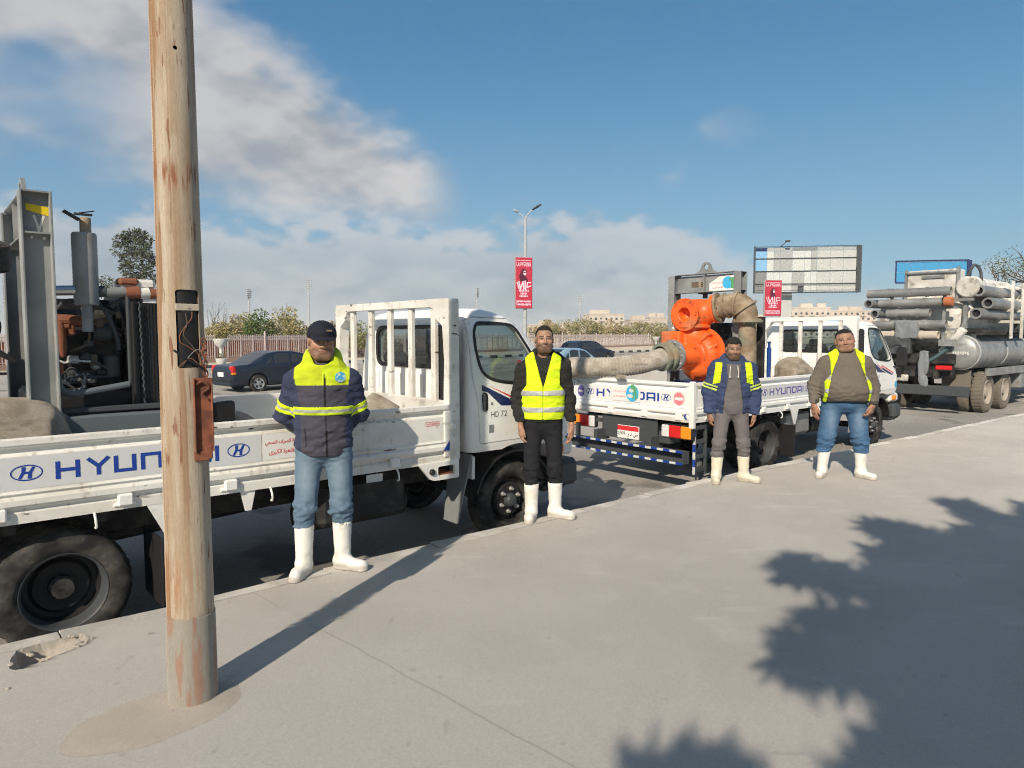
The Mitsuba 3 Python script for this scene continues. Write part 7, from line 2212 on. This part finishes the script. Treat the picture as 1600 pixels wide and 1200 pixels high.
suv_win = [('rear_window', [(.10, 1.10), (.36, 1.44), (.50, 1.50), (.30, 1.10)], 0), ('windscreen', [(2.62, 1.50), (2.80, 1.44), (3.38, 1.10), (3.25, 1.06), (2.55, 1.42)], 0),
           ('side_window', [(.62, 1.06), (1.45, 1.06), (1.45, 1.50), (.85, 1.48)], 1), ('side_window', [(1.53, 1.06), (2.20, 1.06), (2.20, 1.50), (1.53, 1.51)], 1), ('side_window', [(2.28, 1.06), (3.15, 1.06), (2.66, 1.38), (2.28, 1.48)], 1)]
make_car(mat4(3.85, 49.0, ROAD_Z - .1, rad(45)), 'dark blue crossover car across the road, right of the bearded man', 'bluecar_m', 4.5, 1.8, suv_top, suv_win, .33, (.9, 3.6))
make_car(mat4(.75, 28.55, ROAD_Z, rad(46)), 'silvery blue car in front of the dark crossover, half hidden by the bearded man', 'silvercar_m', 4.4, 1.72, sedan_top, sedan_win, .305, (.95, 3.52))

# ---------------------------------------------------------------- the jetting truck ahead
TRUCK3 = mat4(11.494 * SC, 16.747 * SC, ROAD_Z, .70) @ SCL
jt = thing('jetting_truck', 'dusty grey sewer jetting truck with racks of grey pipes at the right edge', 'truck', TRUCK3)
yof = lambda px: .49 + (1490 - px) * .01437
for x in (0, 1.35):
    for s, y in ((-1, .04), (1, 2.36)):
        R = .49
        prof = [(R * .60, -.24), (R * .85, -.25), (R * .96, -.22), (R, -.17), (R, -.05), (R * .96, -.01), (R * .85, .015), (R * .66, .0), (R * .60, -.03)]
        w = part(jt, 'wheel', lathe(prof, (x, y, R), (0, s, 0), 40), 'dusty_m', 40)
        part(w, 'rim', lathe([(R * .62, -.01), (R * .58, .005), (R * .54, -.02), (R * .40, -.12), (R * .25, -.13), (R * .22, -.02), (0, -.01)], (x, y, R), (0, s, 0), 32), 'dustyrim_m', 40)
        part(jt, 'wheel', lathe([(q[0], q[1] - .30) for q in prof], (x, y, R), (0, s, 0), 40), 'dusty_m', 40)
        part(w, 'tread', cat([xf(bx([0, 0, 0], [.06, .2, .014]), np.array([[math.cos(a), 0, -math.sin(a), x - R * math.sin(a)], [0, 1, 0, y - s * .11], [math.sin(a), 0, math.cos(a), R + R * math.cos(a)], [0, 0, 0, 1.0]])) for a in np.arange(0, 6.28, .2)]), 'dusty_m', False)
part(jt, 'chassis', cat([bx([2.6, y, .95], [7.6, .09, .24]) for y in (.80, 1.60)] + [bx([x, 1.2, .95], [.10, .8, .18]) for x in (-1, 0, 1.3, 3)] + [rod([x, .2, .49], [x, 2.2, .49], .08) for x in (0, 1.35)] + [bx([-.3, 1.2, 1.30], [1.6, 1.5, .26], .03), bx([-.85, 1.35, 1.05], [.3, 1.7, .42], .02)]), 'grime_m')
part(jt, 'bumper', bx([-1.28, 1.20, .56], [.12, 2.30, .24], .02), 'darkgrey_m')
part(jt, 'bumper_stripe', bx([-1.285, 1.72, .56], [.125, .20, .242]), 'black_m')
part(jt, 'mud_apron', cat([bx([-.70, .35, .78], [.02, .66, .44]), bx([-.70, 2.05, .78], [.02, .6, .44])]), 'dusty_m') if False else None
for y in (.52, 2.05):
    part(jt, 'mud_flap', bx([-.66, y, .80], [.02, .62, .50], .004), 'dusty_m')
for y in (.62, 1.98):
    part(jt, 'tail_lamp', bx([-1.20, y, 1.10], [.08, .34, .10], .015), 'lampred_m')
part(jt, 'sub_frame', cat([bx([2.3, .02, 1.00], [5.0, .10, .14], .01), bx([2.3, 2.38, 1.00], [5.0, .10, .14], .01), bx([2.3, .35, .93], [5, .8, .06])]), 'galv_m')
# side water tanks
for y in (.40, 2.0):
    tk = part(jt, 'side_tank', lathe([(0, -.06), (.20, -.045), (.34, -.01), (.395, .04), (.405, .10), (.405, 6.0), (0, 6.05)], (-.90, y, 1.46), (1, 0, 0), 40), 'galv_m', 40)
    part(tk, 'band', cat([lathe([(.40, 0), (.418, .01), (.418, .07), (.40, .08)], (x, y, 1.46), (1, 0, 0), 36) for x in (-.84, 1.2, 3.0)]), 'panelgrey_m', 30, kind='stuff')
part(jt, 'stencil', sheet(unary_union([sbox(-.10 + .05 * i, .02 * (i % 2), -.10 + .05 * i + .034, .085) for i in range(7)]), lambda u, v: np.stack([u * 0 - .975, .42 - u, 1.40 + v], 1)), 'chalk_m', False, kind='stuff')
# the debris body and its lid
part(jt, 'debris_tank', lathe([(0, -.10), (.55, -.06), (.85, .0), (.92, .10), (.92, 5.8), (0, 5.9)], (-.25, 1.25, 2.28), (1, 0, 0), 44), 'cream_m', 40)
lid = part(jt, 'rear_lid', lathe([(0, .0), (.30, .03), (.55, .10), (.70, .20), (.74, .22), (.74, .28), (0, .28)], (-.72, .93, 2.22), (.96, .22, .1), 40), 'cream_m', 40)
part(lid, 'hinge_arm', cat([bx([-.62, .40, 2.20], [.10, .10, .90], .02), bx([-.55, .30, 1.85], [.12, .24, .16], .03), tube(curve([(-.72, .62, 1.72), (-.80, .50, 1.85), (-.82, .38, 2.05), (-.78, .33, 2.3)], 6), .05, 8)]), 'galv_m')
part(lid, 'chute', xf(bx([0, 0, 0], [.22, .18, .75], .03), np.array([[1, 0, 0, -.86], [0, .8, -.6, .56], [0, .6, .8, 1.72], [0, 0, 0, 1.0]])), 'cream_m')
hd_ = part(jt, 'header_box', bx([-.35, 1.16, 3.10], [.55, 1.12, .72], .03), 'cream_m')
part(hd_, 'rail', cat([rod([-.66, .55, 3.38], [-.66, 1.74, 3.40], .03, n=8), bx([-.64, 1.12, 3.28], [.05, .50, .07], .01), bx([-.62, 1.74, 3.12], [.08, .05, .74], .01), bx([-.62, .58, 3.12], [.10, .06, .76], .01)]), 'galv_m')
part(hd_, 'hose_loop', tube(curve([(-.5, .55, 3.0), (-.55, .40, 3.3), (-.5, .30, 3.52), (-.4, .20, 3.4), (-.4, .16, 3.1)], 8), .035, 8), 'darkgrey_m', True)
bo = part(jt, 'boom', cat([xf(bx([0, 0, 0], [2.8, .46, .42], .10), np.array([[1, 0, 0, .80], [0, 1, 0, .42], [0, 0, 1, 3.02], [0, 0, 0, 1.0]])), lathe([(0, 0), (.22, .0), (.25, .03), (.25, .55), (.2, .6), (0, .6)], (-.75, .35, 3.0), (1, 0, .05), 24)]), 'cream_m', 30)
part(bo, 'support', bx([-.75, .62, 2.70], [.10, .85, .07], .01), 'galv_m')
# the rack of cross pipes on the tail
for i, (x0, x1, z, m) in enumerate(((1355, 1486, 2.90, 'galv_m'), (1375, 1474, 2.655, 'galv_m'), (1388, 1456, 2.40, 'galv_m'), (1371, 1481, 2.13, 'galv_m'), (1376, 1470, 1.87, 'oldpale_m'))):
    r = .098 if i else .105
    y0, y1 = yof(x0), yof(x1)
    k = part(jt, 'rack_pipe', lathe([(r * .86, 0), (r * .98, 0), (r, .01), (r, y0 - y1), (r * .86, y0 - y1), (r * .86, .0)], (-1.15, y1, z), (0, 1, 0), 24), m, 30)
    part(k, 'bore', lathe([(0, .05), (r * .855, .05)], (-1.15, y1, z), (0, 1, 0), 20), 'black_m', False)
    for q in (.25, .72):
        part(k, 'coupling', lathe([(r, 0), (r * 1.13, .01), (r * 1.13, .07), (r, .08)], (-1.15, y1 + (y0 - y1) * q, z), (0, 1, 0), 24), m, 30)
part(jt, 'pipe_cap', lathe([(0, 0), (.10, 0), (.112, .01), (.112, .17), (0, .18)], (-1.15, yof(1489), 2.655), (0, 1, 0), 24), 'capred_m', 30, label='rust orange cap on the end of a rack pipe')
part(jt, 'rack', cat([bx([-1.02, y, 2.35], [.07, .07, 1.35], .01) for y in (.72, 1.9)] + [bx([-1.0, 1.3, z], [.06, 1.7, .06]) for z in (2.52, 2.0, 1.74)] + [bx([-1.12, .60, 1.66], [.06, .35, .10])]), 'galv_m')
for y, z, x in ((2.34, 2.655, -1.32), (2.20, 2.40, -1.28)):
    k = part(jt, 'side_pipe', lathe([(.075, 0), (.105, 0), (.108, .01), (.108, 3.0), (.075, 3.0), (.075, .0)], (x, y, z), (1, 0, 0), 24), 'galv_m', 30)
    part(k, 'bore', lathe([(0, .06), (.075, .06)], (x, y, z), (1, 0, 0), 20), 'black_m', False)
# the three pipes in the side rack
for y, z, x in ((.12, 2.90, -.72), (.00, 2.62, -.45), (.13, 2.375, -.80)):
    k = part(jt, 'side_pipe', lathe([(.088, 0), (.128, 0), (.132, .012), (.132, 3.2), (.088, 3.2), (.088, 0)], (x, y, z), (1, 0, 0), 26), 'galv_m', 30)
    part(k, 'bore', lathe([(0, .08), (.088, .08)], (x, y, z), (1, 0, 0), 20), 'black_m', False)
part(jt, 'side_rack', cat([bx([x, .0 - .14, 2.48], [.10, .06, 1.40], .01) for x in (.90, 1.75)] + [bx([x, .10, z], [.09, .44, .07]) for x in (.90, 1.75) for z in (2.74, 2.48, 2.2, 3.06)]), 'cream_m')
part(jt, 'shelf', bx([.9, .22, 1.98], [3.4, .60, .10], .01), 'grime_m')
part(jt, 'side_pipe', rod([1.9, -.05, 3.06], [6.0, -.05, 3.12], .09, n=18), 'cream_m', 30)
part(jt, 'side_pipe', rod([1.9, -.05, 2.80], [6.0, -.05, 2.83], .10, n=18), 'cream_m', 30)
part(jt, 'pump_house', bx([4.4, .45, 2.20], [3.6, .9, .62], .06), 'darkgrey_m')
part(jt, 'tool_box', bx([2.95, .20, .70], [1.0, .4, .46], .03), 'galv_m')
part(jt, 'cab', cat([bx([7.0, 1.2, 1.9], [1.9, 2.4, 2.0], .15), bx([7.1, 1.2, 1.0], [2.0, 2.3, .5], .05)]), 'cream_m')
part(jt, 'front_wheel', lathe([(.28, -.28), (.44, -.28), (.49, -.22), (.49, -.06), (.44, .0), (.28, 0)], (6.6, .08, .49), (0, -1, 0), 32), 'dusty_m', 40)
part(jt, 'hose', tube(curve([(-.80, .42, 2.0), (-.95, .50, 1.72), (-1.05, .72, 1.45), (-1.15, 1.0, 1.22)], 8), .045, 10), 'hosegreen_m', True)
part(jt, 'hose', tube(curve([(-1.1, 1.9, 1.9), (-1.2, 2.1, 1.7), (-1.22, 2.25, 1.45), (-1.18, 2.2, 1.2)], 8), .035, 8), 'black_m', True)
for nm, o, hs, sd in (('cloth', (-1.26, 1.45, 2.0), (.07, .26, .22), 3), ('cloth', (-1.30, 1.02, 1.05), (.03, .11, .46), 5), ('cloth', (-1.22, 1.75, 1.62), (.10, .42, .22), 8)):
    m = polish(lambda P: rbox(P, (0, 0, 0), hs, .03) + .10 * vnoise(P, (7, 7, 4), sd), np.array(hs) * -1.6 - .06, np.array(hs) * 1.6 + .06, .022)
    part(jt, nm, m, 'clothgrey_m' if sd != 8 else 'darkgrey_m', True, M=mat4(*o))
part(jt, 'lamp_bracket', cat([bx([-1.1, 2.2, .98], [.12, .12, .2], .02), bx([-1.16, 1.75, .82], [.05, .7, .16], .02)]), 'cream_m')
# ---------------------------------------------------------------- the air: light dust haze between here and the far blocks
scene['air'] = {'type': 'homogeneous', 'albedo': {'type': 'rgb', 'value': [.95, .95, .95]}, 'sigma_t': 0.0005}
scene['haze'] = {'type': 'cube', 'to_world': T().translate([0, 0, 14.5]).scale([1700, 1700, 16.5]), 'bsdf': {'type': 'null'}, 'interior': {'type': 'ref', 'id': 'air'}}
labels['haze'] = {'kind': 'stuff'}
scene['camera']['medium'] = {'type': 'ref', 'id': 'air'}
